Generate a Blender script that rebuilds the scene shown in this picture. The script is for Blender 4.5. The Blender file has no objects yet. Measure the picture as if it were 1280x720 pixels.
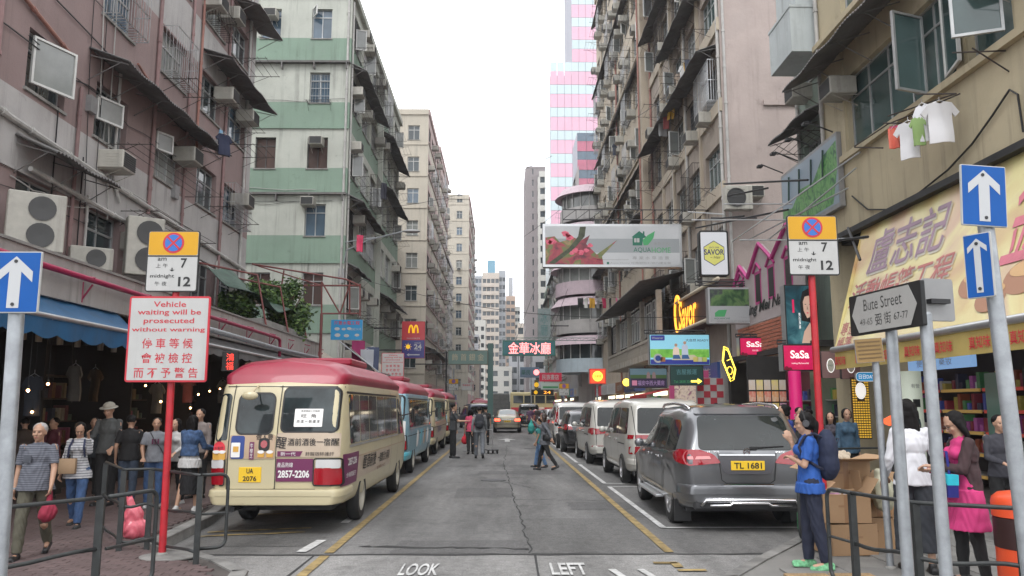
import bpy, bmesh, math, random
import numpy as np
from mathutils import Vector, Matrix, noise
from mathutils.bvhtree import BVHTree
SC = bpy.context.scene
COL = SC.collection
R = math.radians
rnd = random.Random(7)
# ---------------------------------------------------------------- camera, sky, sun, exposure
CF, CH, CTH, CYAW = 1000.0, 1.7, R(8.4), R(0.69)
cam_d = bpy.data.cameras.new('camera'); cam = bpy.data.objects.new('camera', cam_d); COL.objects.link(cam)
cam.location = (0, 0, CH); cam.rotation_euler = (R(90)+CTH, 0, -CYAW)
cam_d.sensor_width = 36; cam_d.lens = 36*CF/1280; cam_d.clip_start = 0.1; cam_d.clip_end = 3000
SC.camera = cam
w = bpy.data.worlds.new('World'); SC.world = w; w.use_nodes = True
wn = w.node_tree; wn.nodes.clear()
sky = wn.nodes.new('ShaderNodeTexSky'); sky.sky_type = 'NISHITA'; sky.sun_disc = False
sky.sun_elevation = R(55); sky.sun_rotation = R(160); sky.air_density = 1; sky.dust_density = 4
hs = wn.nodes.new('ShaderNodeHueSaturation'); hs.inputs['Saturation'].default_value = 0.12
mx = wn.nodes.new('ShaderNodeMix'); mx.data_type = 'RGBA'; mx.inputs['Factor'].default_value = 0.8
mx.inputs['B'].default_value = (21, 21.3, 22, 1)      # the even cloud cover over that sky
bg = wn.nodes.new('ShaderNodeBackground'); bg.inputs['Strength'].default_value = 0.13
wo = wn.nodes.new('ShaderNodeOutputWorld')
wn.links.new(sky.outputs[0], hs.inputs['Color']); wn.links.new(hs.outputs[0], mx.inputs['A'])
wn.links.new(mx.outputs['Result'], bg.inputs[0]); wn.links.new(bg.outputs[0], wo.inputs[0])
sun_d = bpy.data.lights.new('sun', 'SUN'); sun = bpy.data.objects.new('sun', sun_d); COL.objects.link(sun)
sun_d.energy = 1.4; sun_d.angle = R(16); sun_d.color = (1, 0.98, 0.95)
sun.rotation_euler = (R(35), 0, R(-20)); sun.location = (0, 0, 60)
SC.view_settings.view_transform = 'Standard'; SC.view_settings.look = 'None'
SC.view_settings.exposure = -0.1; SC.view_settings.gamma = 1
SC.cycles.max_bounces = 6; SC.cycles.diffuse_bounces = 3; SC.cycles.glossy_bounces = 3
SC.cycles.transmission_bounces = 3; SC.cycles.transparent_max_bounces = 6; SC.cycles.volume_bounces = 0
# ---------------------------------------------------------------- helpers
def at(px, py, X=None, Y=None, Z=None):
 """world point seen at a photo pixel, on the plane X=, Y= or Z="""
 x = (px-640)/CF; z = (360-py)/CF
 y2 = math.cos(CTH)-z*math.sin(CTH); z2 = math.sin(CTH)+z*math.cos(CTH)
 rx = x*math.cos(CYAW)+y2*math.sin(CYAW); ry = -x*math.sin(CYAW)+y2*math.cos(CYAW)
 t = X/rx if X is not None else Y/ry if Y is not None else (Z-CH)/z2
 return Vector((rx*t, ry*t, CH+z2*t))
# shapes are worked out in a small scene of their own, so the big one is not re-evaluated each time
WS = bpy.data.scenes.new('workbench')
def evald(o):
 WS.collection.objects.link(o); vl = WS.view_layers[0]; vl.update(); dg = vl.depsgraph; dg.update()
 me = bpy.data.meshes.new_from_object(o.evaluated_get(dg), depsgraph=dg); WS.collection.objects.unlink(o); return me
class MB:
 """collects polygons; build() links them as one mesh object"""
 def __init__(s): s.v = []; s.f = []; s.m = []; s.mi = 0
 def add(s, vs, fs, M=None):
  b = len(s.v)
  s.v.extend([tuple(M @ Vector(p)) for p in vs] if M else [tuple(p) for p in vs])
  s.f.extend([tuple(b+i for i in f) for f in fs]); s.m.extend([s.mi]*len(fs)); return s
 def box(s, c, d, rot=None, bev=0):
  x, y, z = d[0]/2, d[1]/2, d[2]/2
  M = Matrix.Translation(c) @ (rot.to_4x4() if rot else Matrix())
  if bev:
   b = min(bev, x*.49, y*.49, z*.49); vs = [];
   bm = bmesh.new(); bmesh.ops.create_cube(bm, size=1)
   for v in bm.verts: v.co = (v.co.x*2*x, v.co.y*2*y, v.co.z*2*z)
   bmesh.ops.bevel(bm, geom=bm.edges[:], offset=b, segments=1, affect='EDGES')
   bm.verts.index_update()
   s.add([v.co[:] for v in bm.verts], [[v.index for v in f.verts] for f in bm.faces], M); bm.free(); return s
  return s.add([(a*x, b*y, c_*z) for a in (-1, 1) for b in (-1, 1) for c_ in (-1, 1)],
                     [(0, 1, 3, 2), (4, 6, 7, 5), (0, 4, 5, 1), (2, 3, 7, 6), (0, 2, 6, 4), (1, 5, 7, 3)], M)
 def b2(s, p, q, bev=0):   # box by two corners
  return s.box([(p[i]+q[i])/2 for i in range(3)], [abs(q[i]-p[i]) for i in range(3)], None, bev)
 def cyl(s, p0, p1, r0, r1=None, n=12, cap=True):
  p0 = Vector(p0); p1 = Vector(p1); r1 = r0 if r1 is None else r1
  d = (p1-p0); q = d.to_track_quat('Z', 'Y') if d.length > 1e-9 else Matrix().to_quaternion()
  vs = []
  for p, r in ((p0, r0), (p1, r1)):
   for i in range(n):
    a = 2*math.pi*i/n; vs.append(p+q @ Vector((r*math.cos(a), r*math.sin(a), 0)))
  fs = [(i, (i+1) % n, n+(i+1) % n, n+i) for i in range(n)]
  if cap: fs += [tuple(range(n-1, -1, -1)), tuple(range(n, 2*n))]
  return s.add(vs, fs)
 def tube(s, pts, r, n=6):
  pts = [Vector(p) for p in pts]; k = len(pts); vs = []; fs = []; up = None
  for i, p in enumerate(pts):
   t = (pts[min(i+1, k-1)]-pts[max(i-1, 0)]).normalized()
   if up is None: up = t.orthogonal().normalized()
   up = (up-t*up.dot(t)); up = up.normalized() if up.length > 1e-6 else t.orthogonal().normalized()
   w_ = t.cross(up); rr = r[i] if isinstance(r, (list, tuple)) else r
   for j in range(n):
    a = 2*math.pi*j/n; vs.append(p+up*(rr*math.cos(a))+w_*(rr*math.sin(a)))
  for i in range(k-1):
   for j in range(n):
    a, b = i*n+j, i*n+(j+1) % n; fs.append((a, b, b+n, a+n))
  fs += [tuple(range(n-1, -1, -1)), tuple(range((k-1)*n, k*n))]
  return s.add(vs, fs)
 def sph(s, c, r, n=12, m=8, rot=None):
  r = (r, r, r) if isinstance(r, (int, float)) else r
  vs = [(0, 0, -r[2])]; fs = []
  for i in range(1, m):
   a = -math.pi/2+math.pi*i/m
   for j in range(n):
    b = 2*math.pi*j/n; vs.append((r[0]*math.cos(a)*math.cos(b), r[1]*math.cos(a)*math.sin(b), r[2]*math.sin(a)))
  vs.append((0, 0, r[2])); t = len(vs)-1
  for j in range(n):
   k = (j+1) % n; fs.append((0, 1+k, 1+j)); fs.append((t, t-n+j, t-n+k))
   for i in range(m-2): a = 1+i*n; fs.append((a+j, a+k, a+n+k, a+n+j))
  M = Matrix.Translation(c) @ (rot.to_4x4() if rot else Matrix())
  return s.add(vs, fs, M)
 def prism(s, poly, d, M=None, both=True):
  """2-D outline (x,y) extruded along z by d"""
  n = len(poly); vs = [(p[0], p[1], 0) for p in poly]+[(p[0], p[1], d) for p in poly]
  fs = [tuple(range(n)), tuple(range(2*n-1, n-1, -1))]+[(i, n+i, n+(i+1) % n, (i+1) % n) for i in range(n)]
  return s.add(vs, fs, M)
 def lathe(s, prof, n=24, M=None):
  k = len(prof); vs = []; fs = []
  for j in range(n):
   a = 2*math.pi*j/n
   vs += [(r*math.cos(a), r*math.sin(a), z) for r, z in prof]
  for j in range(n):
   a, b = j*k, ((j+1) % n)*k
   for i in range(k-1): fs.append((a+i, b+i, b+i+1, a+i+1))
  return s.add(vs, fs, M)
 def grid(s, P):   # P: rows of points
  h, w_ = len(P), len(P[0])
  return s.add([p for r_ in P for p in r_], [(i*w_+j, i*w_+j+1, (i+1)*w_+j+1, (i+1)*w_+j) for i in range(h-1) for j in range(w_-1)])
 def mesh(s, name, mats, smooth=False):
  me = bpy.data.meshes.new(name); me.from_pydata(s.v, [], s.f)
  for m_ in (mats if isinstance(mats, (list, tuple)) else [mats]): me.materials.append(m_)
  if len(set(s.m)) > 1 or s.mi: me.polygons.foreach_set('material_index', s.m)
  if smooth: smooth_mesh(me, smooth)
  me.update(); return me
 def build(s, name, mats, parent=None, smooth=False, loc=None, rot=None):
  return obj(name, s.mesh(name, mats, smooth), parent, loc, rot)
def smooth_mesh(me, ang=True):
 me.polygons.foreach_set('use_smooth', [True]*len(me.polygons))
 if ang is not True: me.set_sharp_from_angle(angle=R(ang))
def obj(name, me, parent=None, loc=None, rot=None):
 o = bpy.data.objects.new(name, me); COL.objects.link(o)
 if parent: o.parent = parent
 if loc is not None: o.location = loc
 if rot is not None: o.rotation_euler = rot
 return o
def tag(o, label, cat, group=None):
 o['label'] = label; o['category'] = cat
 if group: o['group'] = group
 return o
def thing(name, label, cat, loc=(0, 0, 0), rz=0, group=None):
 o = bpy.data.objects.new(name, None); COL.objects.link(o); o.location = loc
 o.rotation_euler = (0, 0, rz); o.empty_display_size = .2
 return tag(o, label, cat, group)
def kind(o, k): o['kind'] = k; return o
def dup(root, loc, rz=0, label=None, scale=None):
 def cp(o, par):
  c = o.copy(); COL.objects.link(c); c.parent = par
  for ch in o.children: cp(ch, c)
  return c
 r_ = cp(root, None); r_.location = loc; r_.rotation_euler = (0, 0, rz)
 if label: r_['label'] = label
 if scale: r_.scale = scale
 return r_
def RZ(a): return Matrix.Rotation(a, 3, 'Z')
def RX(a): return Matrix.Rotation(a, 3, 'X')
def RY(a): return Matrix.Rotation(a, 3, 'Y')
# ---------------------------------------------------------------- materials
_mc = {}
def hexc(h):
 h = h.lstrip('#'); c = [int(h[i:i+2], 16)/255 for i in (0, 2, 4)]
 return tuple((x/12.92 if x <= .04045 else ((x+.055)/1.055)**2.4) for x in c)+(1,)
def mat(name, col, rough=.6, metal=0, var=0, vscale=3, streak=0, bump=0, bscale=40, emit=0, coat=0, rand=0, spec=.5, ecol=None, dirt=(.06, .055, .05), trans=0, ior=1.45, alpha=1):
 if name in _mc: return _mc[name]
 if isinstance(col, str): col = hexc(col)
 if len(col) == 3: col = tuple(col)+(1,)
 m = bpy.data.materials.new(name); m.use_nodes = True; nt = m.node_tree; N = nt.nodes; L = nt.links
 b = N['Principled BSDF']; b.inputs['Base Color'].default_value = col
 b.inputs['Roughness'].default_value = rough; b.inputs['Metallic'].default_value = metal
 b.inputs['Coat Weight'].default_value = coat; b.inputs['Specular IOR Level'].default_value = spec
 b.inputs['Coat Roughness'].default_value = .06
 if trans: b.inputs['Transmission Weight'].default_value = trans; b.inputs['IOR'].default_value = ior
 if alpha < 1: b.inputs['Alpha'].default_value = alpha
 if emit: b.inputs['Emission Color'].default_value = ecol or col; b.inputs['Emission Strength'].default_value = emit
 cur = None
 def mix(a, bcol, fac, mode='MIX'):
  x = N.new('ShaderNodeMix'); x.data_type = 'RGBA'; x.blend_type = mode
  if hasattr(a, 'links'): L.new(a, x.inputs['A'])
  else: x.inputs['A'].default_value = a
  if hasattr(bcol, 'links'): L.new(bcol, x.inputs['B'])
  else: x.inputs['B'].default_value = bcol
  if hasattr(fac, 'links'): L.new(fac, x.inputs['Factor'])
  else: x.inputs['Factor'].default_value = fac
  return x.outputs['Result']
 tc = N.new('ShaderNodeTexCoord').outputs['Object'] if (var or streak or bump) else None
 def nz(scale, detail=4, vec=None, rough_=.6):
  n_ = N.new('ShaderNodeTexNoise'); n_.inputs['Scale'].default_value = scale
  n_.inputs['Detail'].default_value = detail; n_.inputs['Roughness'].default_value = rough_
  L.new(vec or tc, n_.inputs['Vector']); return n_.outputs['Fac']
 def ramp(f, a, b_):
  r_ = N.new('ShaderNodeMapRange'); r_.inputs['From Min'].default_value = a; r_.inputs['From Max'].default_value = b_
  L.new(f, r_.inputs['Value']); return r_.outputs['Result']
 if rand:
  oi = N.new('ShaderNodeObjectInfo'); h_ = N.new('ShaderNodeHueSaturation')
  r_ = N.new('ShaderNodeMapRange'); r_.inputs['To Min'].default_value = 1-rand; r_.inputs['To Max'].default_value = 1+rand
  L.new(oi.outputs['Random'], r_.inputs['Value']); L.new(r_.outputs[0], h_.inputs['Value'])
  h_.inputs['Color'].default_value = col; cur = h_.outputs[0]
 if var:
  f = ramp(nz(vscale, 6), .3, .7); d = tuple(c*(1-var) for c in col[:3])+(1,); l_ = tuple(min(1, c*(1+var*.6)) for c in col[:3])+(1,)
  v_ = mix(d, l_, f)
  cur = mix(cur, v_, .5) if cur is not None else v_
 if streak:
  mp = N.new('ShaderNodeMapping'); mp.inputs['Scale'].default_value = (2.2, 2.2, .12); L.new(tc, mp.inputs['Vector'])
  f = ramp(nz(1.6, 7, mp.outputs[0], .65), .52, .8); f2 = ramp(nz(.45, 3), .35, .65)
  mu = N.new('ShaderNodeMath'); mu.operation = 'MULTIPLY'; L.new(f, mu.inputs[0]); L.new(f2, mu.inputs[1])
  mu2 = N.new('ShaderNodeMath'); mu2.operation = 'MULTIPLY'; L.new(mu.outputs[0], mu2.inputs[0]); mu2.inputs[1].default_value = streak; mu2.use_clamp = True
  cur = mix(cur if cur is not None else col, tuple(dirt)+(1,), mu2.outputs[0])
 if streak >= .7:      # patched and peeling areas of old render
  f4 = ramp(nz(.55, 9, None, .72), .56, .60); f5 = ramp(nz(1.7, 8, None, .7), .60, .66)
  a = N.new('ShaderNodeMath'); a.operation = 'MULTIPLY'; L.new(f4, a.inputs[0]); a.inputs[1].default_value = .38; cur = mix(cur, tuple(min(1, c*.74+.05) for c in col[:3])+(1,), a.outputs[0])
  a = N.new('ShaderNodeMath'); a.operation = 'MULTIPLY'; L.new(f5, a.inputs[0]); a.inputs[1].default_value = .35*streak; cur = mix(cur, tuple(c*.45 for c in col[:3])+(1,), a.outputs[0])
 if cur is not None: L.new(cur, b.inputs['Base Color'])
 if bump:
  bp = N.new('ShaderNodeBump'); bp.inputs['Strength'].default_value = bump; bp.inputs['Distance'].default_value = .02
  L.new(nz(bscale, 5), bp.inputs['Height']); L.new(bp.outputs[0], b.inputs['Normal'])
 _mc[name] = m; return m
M_steel = mat('galvanised_steel', (.33, .35, .37), .45, .5, var=.25, vscale=9, streak=.5)
M_black = mat('black_plastic', (.012, .012, .013), .5)
M_dark = mat('dark_metal', (.035, .035, .037), .55, .3, var=.3)
M_rail = mat('railing_paint', (.035, .038, .038), .45, .3, var=.35, vscale=12)
M_red = mat('red_paint', (.42, .012, .022), .42, var=.25, vscale=8, streak=.35)
M_white = mat('white_paint', (.72, .72, .70), .5, var=.06)
M_alum = mat('aluminium', (.55, .56, .57), .35, .8, var=.12)
M_conc = mat('concrete', (.24, .235, .22), .9, var=.3, vscale=1.3, streak=.7, bump=.35, bscale=30)
M_signback = mat('sign_back', (.30, .30, .30), .5, .4, var=.15)
M_rubber = mat('rubber', (.018, .018, .018), .85)
# text and outlines as flat meshes
_tc = {}
def text_geo(body, size=1.0, spacing=1.0, bold=0.0, shear=0.0):
 if any(ord(ch) > 0x2000 for ch in body): bold = min(bold, .008)     # dense characters close up when made bolder
 key = (body, size, spacing, bold, shear)
 if key in _tc: return _tc[key]
 c = bpy.data.curves.new('t', 'FONT'); c.body = body; c.size = size; c.space_character = spacing
 c.align_x = 'CENTER'; c.resolution_u = 3; c.offset = bold; c.shear = shear
 o = bpy.data.objects.new('t', c); me = evald(o)
 vs = [tuple(v.co) for v in me.vertices]; fs = [tuple(p.vertices) for p in me.polygons]
 bpy.data.objects.remove(o); bpy.data.curves.remove(c); bpy.data.meshes.remove(me)
 if vs:
  x0 = min(v[0] for v in vs); x1 = max(v[0] for v in vs); y0 = min(v[1] for v in vs); y1 = max(v[1] for v in vs)
  vs = [(v[0]-(x0+x1)/2, v[1]-(y0+y1)/2) for v in vs]
 else: x0 = x1 = y0 = y1 = 0
 _tc[key] = (vs, fs, x1-x0, y1-y0); return _tc[key]
def fit_text(body, cx, cy, w_, h_, bold=0, spacing=1.0, shear=0, rot=0):
 """verts (x,y) of text filling w_ x h_ centred at cx,cy"""
 vs, fs, tw, th = text_geo(body, 1.0, spacing, bold, shear)
 sx, sy = w_/max(tw, 1e-6), h_/max(th, 1e-6); c, s_ = math.cos(rot), math.sin(rot)
 return [(cx+c*x*sx-s_*y*sy, cy+s_*x*sx+c*y*sy) for x, y in vs], fs
def face_mb(M):
 """an MB whose flat shapes (x right, y up, seen from the front) are mapped by M"""
 mb = MB(); mb.M = M; return mb
def rrect(x0, y0, x1, y1, r, n=4):
 r = min(r, abs(x1-x0)/2, abs(y1-y0)/2); P = []
 for cx, cy, a in ((x1-r, y1-r, 0), (x0+r, y1-r, 90), (x0+r, y0+r, 180), (x1-r, y0+r, 270)):
  for i in range(n+1):
   t = R(a+90*i/n); P.append((cx+r*math.cos(t), cy+r*math.sin(t)))
 return P
def circle(cx, cy, r, n=24, ry=None): return [(cx+r*math.cos(2*math.pi*i/n), cy+(ry or r)*math.sin(2*math.pi*i/n)) for i in range(n)]
def ring_faces(mb, outer, inner, M, d=0.0):
 n = len(outer); mb.add([(p[0], p[1], d) for p in outer]+[(p[0], p[1], d) for p in inner], [(i, (i+1) % n, n+(i+1) % n, n+i) for i in range(n)], M)
def flat(name, poly, m, parent, M, d):
 """thin raised plate (2 mm) on a board face"""
 mb = MB(); mb.prism(poly, .002, M @ Matrix.Translation((0, 0, d))); return mb.build(name, m, parent)
def lettering(body, cx, cy, w_, h_, m, parent, M, d=.004, bold=0, spacing=1.0, shear=0, rot=0, name='lettering'):
 vs, fs = fit_text(body, cx, cy, w_, h_, bold, spacing, shear, rot)
 mb = MB(); mb.add([(x, y, d) for x, y in vs], fs, M); return mb.build(name, m, parent)
def frame_of(origin, ux, uz=(0, 0, 1)):
 """matrix: x -> ux, y -> uz, z -> out of the board (ux cross uz)"""
 ux = Vector(ux).normalized(); uz = Vector(uz); uz = (uz-ux*uz.dot(ux)).normalized(); n = ux.cross(uz)
 return Matrix(((ux.x, uz.x, n.x, origin[0]), (ux.y, uz.y, n.y, origin[1]), (ux.z, uz.z, n.z, origin[2]), (0, 0, 0, 1)))
# ---------------------------------------------------------------- ground, roads, pavements, kerbs, markings
def road_mat(name, base, patchy=.35, slabs=False):
 m = bpy.data.materials.new(name); m.use_nodes = True; nt = m.node_tree; N = nt.nodes; L = nt.links
 b = N['Principled BSDF']; b.inputs['Roughness'].default_value = .82
 tc = N.new('ShaderNodeTexCoord').outputs['Object']
 def noi(sc, det, vec=tc, ro=.6):
  n_ = N.new('ShaderNodeTexNoise'); n_.inputs['Scale'].default_value = sc; n_.inputs['Detail'].default_value = det
  n_.inputs['Roughness'].default_value = ro; L.new(vec, n_.inputs['Vector']); return n_.outputs['Fac']
 def rmp(f, a, b_, c, d):
  r_ = N.new('ShaderNodeMapRange'); L.new(f, r_.inputs['Value'])
  for k, v in zip(('From Min', 'From Max', 'To Min', 'To Max'), (a, b_, c, d)): r_.inputs[k].default_value = v
  return r_.outputs['Result']
 def mul(a, c):
  x = N.new('ShaderNodeMath'); x.operation = 'MULTIPLY'; L.new(a, x.inputs[0]); L.new(c, x.inputs[1]); return x.outputs[0]
 mp = N.new('ShaderNodeMapping'); mp.inputs['Scale'].default_value = (1.5, .22, 1); L.new(tc, mp.inputs['Vector'])
 f = rmp(noi(.8, 6, mp.outputs[0]), .32, .68, 1-patchy, 1+patchy)          # wear along the wheel tracks
 g = rmp(noi(48, 3, tc, .85), .3, .7, .5, 1.5)                        # aggregate
 h = rmp(noi(9, 6, tc, .75), .3, .7, .72, 1.22)
 sp = N.new('ShaderNodeTexVoronoi'); sp.inputs['Scale'].default_value = 90; L.new(tc, sp.inputs['Vector'])
 s2 = rmp(sp.outputs['Distance'], 0, .25, 1.5, 1.0)
 st = rmp(noi(1.1, 7, tc, .72), .55, .72, 1, .55)                          # oil stains
 v = mul(mul(mul(f, g), mul(h, s2)), st)
 mx_ = N.new('ShaderNodeMix'); mx_.data_type = 'RGBA'; mx_.blend_type = 'MULTIPLY'; mx_.inputs['Factor'].default_value = 1
 mx_.inputs['A'].default_value = tuple(base)+(1,); L.new(v, mx_.inputs['B']); L.new(mx_.outputs['Result'], b.inputs['Base Color'])
 bp = N.new('ShaderNodeBump'); bp.inputs['Strength'].default_value = .5; bp.inputs['Distance'].default_value = .012
 L.new(noi(70, 4, tc, .8), bp.inputs['Height']); L.new(bp.outputs[0], b.inputs['Normal'])
 return m
M_asph = road_mat('asphalt', (.128, .126, .123), .42)
M_asph2 = road_mat('asphalt_repair', (.098, .096, .095), .25)
M_asph3 = road_mat('asphalt_bay', (.108, .106, .103), .3)
M_slab = road_mat('road_concrete', (.20, .196, .19), .3)
M_joint = mat('joint_tar', (.03, .03, .03), .9)
M_yel = mat('yellow_line_paint', (.29, .21, .085), .8, var=.6, vscale=5, bump=.2)
M_wline = mat('white_line_paint', (.50, .50, .49), .75, var=.45, vscale=6, bump=.2)
M_kerb = mat('kerb_concrete', (.20, .195, .185), .9, var=.45, vscale=3, bump=.3)
M_pav = mat('red_paver', (.095, .064, .062), .85, var=.35, vscale=2.5, rand=.28, bump=.3)
M_pav2 = mat('grey_paving', (.17, .165, .155), .9, var=.5, vscale=2.2, rand=.12, bump=.35)
M_tact = mat('tactile_tile', (.30, .20, .10), .85, var=.4, vscale=5)
def sheet(name, poly, z, m, k='structure', parent=None):
 mb = MB(); mb.add([(x, y, z) for x, y in poly], [tuple(range(len(poly)))]); o = mb.build(name, m, parent)
 if k: o['kind'] = k
 return o
sheet('ground', [(-1500, -1500), (1500, -1500), (1500, 2500), (-1500, 2500)], -.02, M_conc)
road = sheet('road', [(-4.6, 9.6), (4.6, 9.6), (4.6, 900), (-4.6, 900)], 0, M_asph)
bute = sheet('crossing_road', [(-60, -7), (60, -7), (60, 9.592), (-60, 9.592)], 0, M_slab)
# slab joints, cracks and repairs lie on the roads as their own thin pieces
def strip(name, pts, wd, z, m, parent, jit=0):
 mb = MB(); P = [Vector((p[0], p[1])) for p in pts]; L_ = []; Rr = []
 for i, p in enumerate(P):
  t = (P[min(i+1, len(P)-1)]-P[max(i-1, 0)]).normalized(); n = Vector((-t.y, t.x)); h = wd/2*(1+(rnd.uniform(-jit, jit)))
  L_.append((p.x+n.x*h, p.y+n.y*h, z)); Rr.append((p.x-n.x*h, p.y-n.y*h, z))
 mb.grid([L_, Rr]); return mb.build(name, m, parent)
def wander(x0, y0, x1, y1, n, a):
 return [(x0+(x1-x0)*i/n+rnd.uniform(-a, a), y0+(y1-y0)*i/n+rnd.uniform(-a, a)) for i in range(n+1)]
for x in (-2.2, .32, 3.1): strip('joint', wander(x, -4, x+(.05 if x < 1 else .0), 9.58, 14, .012), .03, .004, M_joint, bute, .4)
strip('joint', wander(-8, 9.6, 8, 9.6, 60, .02), .07, .005, M_joint, bute, .5)
strip('joint', [(-60, 4.2), (60, 4.2)], .03, .004, M_joint, bute)
def patch_poly(x0, y0, x1, y1, a=.05):
 P = wander(x0, y0, x1, y0, 8, a)[:-1]+wander(x1, y0, x1, y1, 6, a)[:-1]+wander(x1, y1, x0, y1, 8, a)[:-1]+wander(x0, y1, x0, y0, 6, a)[:-1]
 return P
for i, q in enumerate([(-1.3, 9.66, .3, 10.6), (.32, 9.66, 1.9, 12.6), (1.15, 13.6, 2.5, 14.7), (-.9, 15.5, .2, 17.2), (-3.9, 10.2, -2.3, 12.0), (-.6, 20.6, 1.6, 21.6), (-.2, 28.3, 1.9, 29.4)]):
 o = sheet('road_repair', patch_poly(*q, a=.04), .004, M_asph2 if i in (0, 2, 3, 5) else M_asph3, None, road)
strip('crack', wander(.34, 9.7, .05, 24, 60, .03), .018, .008, M_joint, road, .7)
strip('crack', wander(.05, 24, .45, 48, 50, .05), .018, .008, M_joint, road, .7)
strip('crack', wander(-1.9, 23.3, 1.9, 23.5, 24, .03), .05, .008, M_joint, road, .7)
strip('crack', wander(.2, 15.1, 1.9, 14.9, 14, .05), .03, .008, M_joint, road, .7)
strip('crack', wander(-1.8, 10.15, .3, 9.95, 16, .05), .07, .009, M_joint, road, .9)
strip('crack', wander(.6, 17.2, -.5, 19.8, 16, .05), .02, .008, M_joint, road, .7)
# kerb outlines
LK = [(-4.5, 420), (-4.5, 16), (-4.45, 13.4), (-4.2, 12.0), (-4.03, 9.9), (-3.9, 9.62), (-3.4, 9.2), (-2.9, 8.72), (-2.45, 8.1), (-2.3, 7.3), (-2.6, 6.3), (-3.4, 5.2), (-5.2, 4.0), (-8, 3.2), (-40, 3.0)]
RK = [(4.5, 420), (4.5, 13), (4.2, 11.4), (3.75, 10.3), (3.2, 9.5), (2.62, 8.67), (2.05, 7.8), (1.9, 7.2), (2.0, 6.3), (2.6, 5.0), (4.2, 3.6), (7, 3.1), (40, 3.0)]
def pavement(name, K, far, m, kerbside):
 o = sheet(name, K+list(far), .118, m)
 mb = MB()
 for i in range(len(K)-1):                 # kerb stones: one run of bevelled stones with joints
  a, b = Vector(K[i]), Vector(K[i+1]); L_ = (b-a).length; n = max(1, int(min(L_, 60)/.9)); t = (b-a)/n
  if L_ > 100: n = 60; t = (b-a).normalized()*.9; a0 = b-t*n; a = a0
  d = t.normalized(); nr = Vector((-d.y, d.x))*kerbside
  for j in range(n):
   p = a+t*j+d*.006; q = a+t*(j+1)-d*.006
   vs = []
   for s_ in (p, q): vs += [(s_.x, s_.y, -.02), (s_.x+nr.x*.012, s_.y+nr.y*.012, .125), (s_.x+nr.x*.03, s_.y+nr.y*.03, .135), (s_.x+nr.x*.16, s_.y+nr.y*.16, .135), (s_.x+nr.x*.16, s_.y+nr.y*.16, -.02)]
   mb.add(vs, [(0, 1, 6, 5), (1, 2, 7, 6), (2, 3, 8, 7), (3, 4, 9, 8), (0, 4, 3, 2, 1), (5, 6, 7, 8, 9)])
 k_ = mb.build('kerb', M_kerb, o); k_['kind'] = 'stuff'
 return o
pvL = pavement('pavement', LK, [(-40, 420)], M_joint, -1)
pvR = pavement('pavement', RK, [(40, 420)], M_pav2, 1)
M_grime = mat('pavement_grime', (.07, .06, .055), .9, var=.4, vscale=2)
pvL.data.materials[0] = M_grime
def inside(x, y, K):
 c = False; n = len(K)
 for i in range(n):
  (x1, y1), (x2, y2) = K[i], K[(i+1) % n]
  if (y1 > y) != (y2 > y) and x < (x2-x1)*(y-y1)/(y2-y1)+x1: c = not c
 return c
def poly_in(K, d, side):      # kerb polygon closed on the far side, shrunk a little
 return [(x-side*d*(-1 if side > 0 else -1)*0, y) for x, y in K]
def pavers(par, K, side, m, w_, l_, xr, yr, name, cap=300, gap=.008):
 far = [(side*40, 420)]; PK = K+far
 def ok(x, y): return all(inside(x+dx, y+dy, PK) for dx in (-.17-w_/2, .17+w_/2) for dy in (-.17-l_/2, .17+l_/2))
 cells = []
 y = yr[0]; r_ = 0
 while y < yr[1]:
  x = xr[0]+(w_/2 if r_ % 2 and w_ < .5 else 0)
  while x < xr[1]:
   if ok(x, y): cells.append((x, y))
   x += w_
  y += l_; r_ += 1
 def vis(c):
  v = Vector((c[0], c[1], .13))-Vector((0, 0, CH)); return abs(c[0]/max(c[1], .1)+.012) < .63 and c[1] > 7.0
 cells.sort(key=lambda c: (not vis(c), c[1]**2+c[0]**2))
 mb = MB(); mb.box((0, 0, 0), (w_-gap, l_-gap, .03), bev=.004); me = mb.mesh(name, m)
 for c in cells[:cap]:
  o = obj(name, me, par, (c[0]+rnd.uniform(-.001, .001), c[1], .121+rnd.uniform(0, .004)), (rnd.uniform(-.008, .008), rnd.uniform(-.008, .008), 0))
 mb = MB()
 for c in cells[cap:]:
  z = .1375+rnd.uniform(0, .002); a, b = (w_-gap)/2, (l_-gap)/2; x, y = c
  mb.add([(x-a, y-b, z), (x+a, y-b, z), (x+a, y+b, z), (x-a, y+b, z), (x-a, y-b, z-.02), (x+a, y-b, z-.02), (x+a, y+b, z-.02), (x-a, y+b, z-.02)],
               [(0, 1, 2, 3), (0, 4, 5, 1), (1, 5, 6, 2), (2, 6, 7, 3), (3, 7, 4, 0)])
 k_ = mb.build(name+'_field', m, par); k_['kind'] = 'stuff'
pavers(pvL, LK, -1, M_pav, .2, .1, (-9.6, -2.2), (6.4, 19), 'paver')
pavers(pvR, RK, 1, M_pav2, .6, .6, (1.8, 9.6), (3.6, 30), 'paving_slab', 260, .012)
# concrete plinth round the red pole base
mb = MB(); mb.prism([(x, y) for x, y in circle(-3.5, 8.78, .3, 22, .26)], .012, Matrix.Translation((0, 0, .134))); mb.build('concrete_patch', M_kerb, pvL)
for i in range(4):
 mb = MB(); mb.box((2.75+.42*(i % 2)+.1, 7.2+.42*(i//2), .128), (.4, .4, .03), RZ(0), .004)
 for a in range(5):
  for b in range(5): mb.cyl((2.75+.42*(i % 2)+.1-.15+.075*a, 7.2+.42*(i//2)-.15+.075*b, .143), (2.75+.42*(i % 2)+.1-.15+.075*a, 7.2+.42*(i//2)-.15+.075*b, .149), .02, .015, 6)
 mb.build('tactile_tile', M_tact, pvR)
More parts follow.
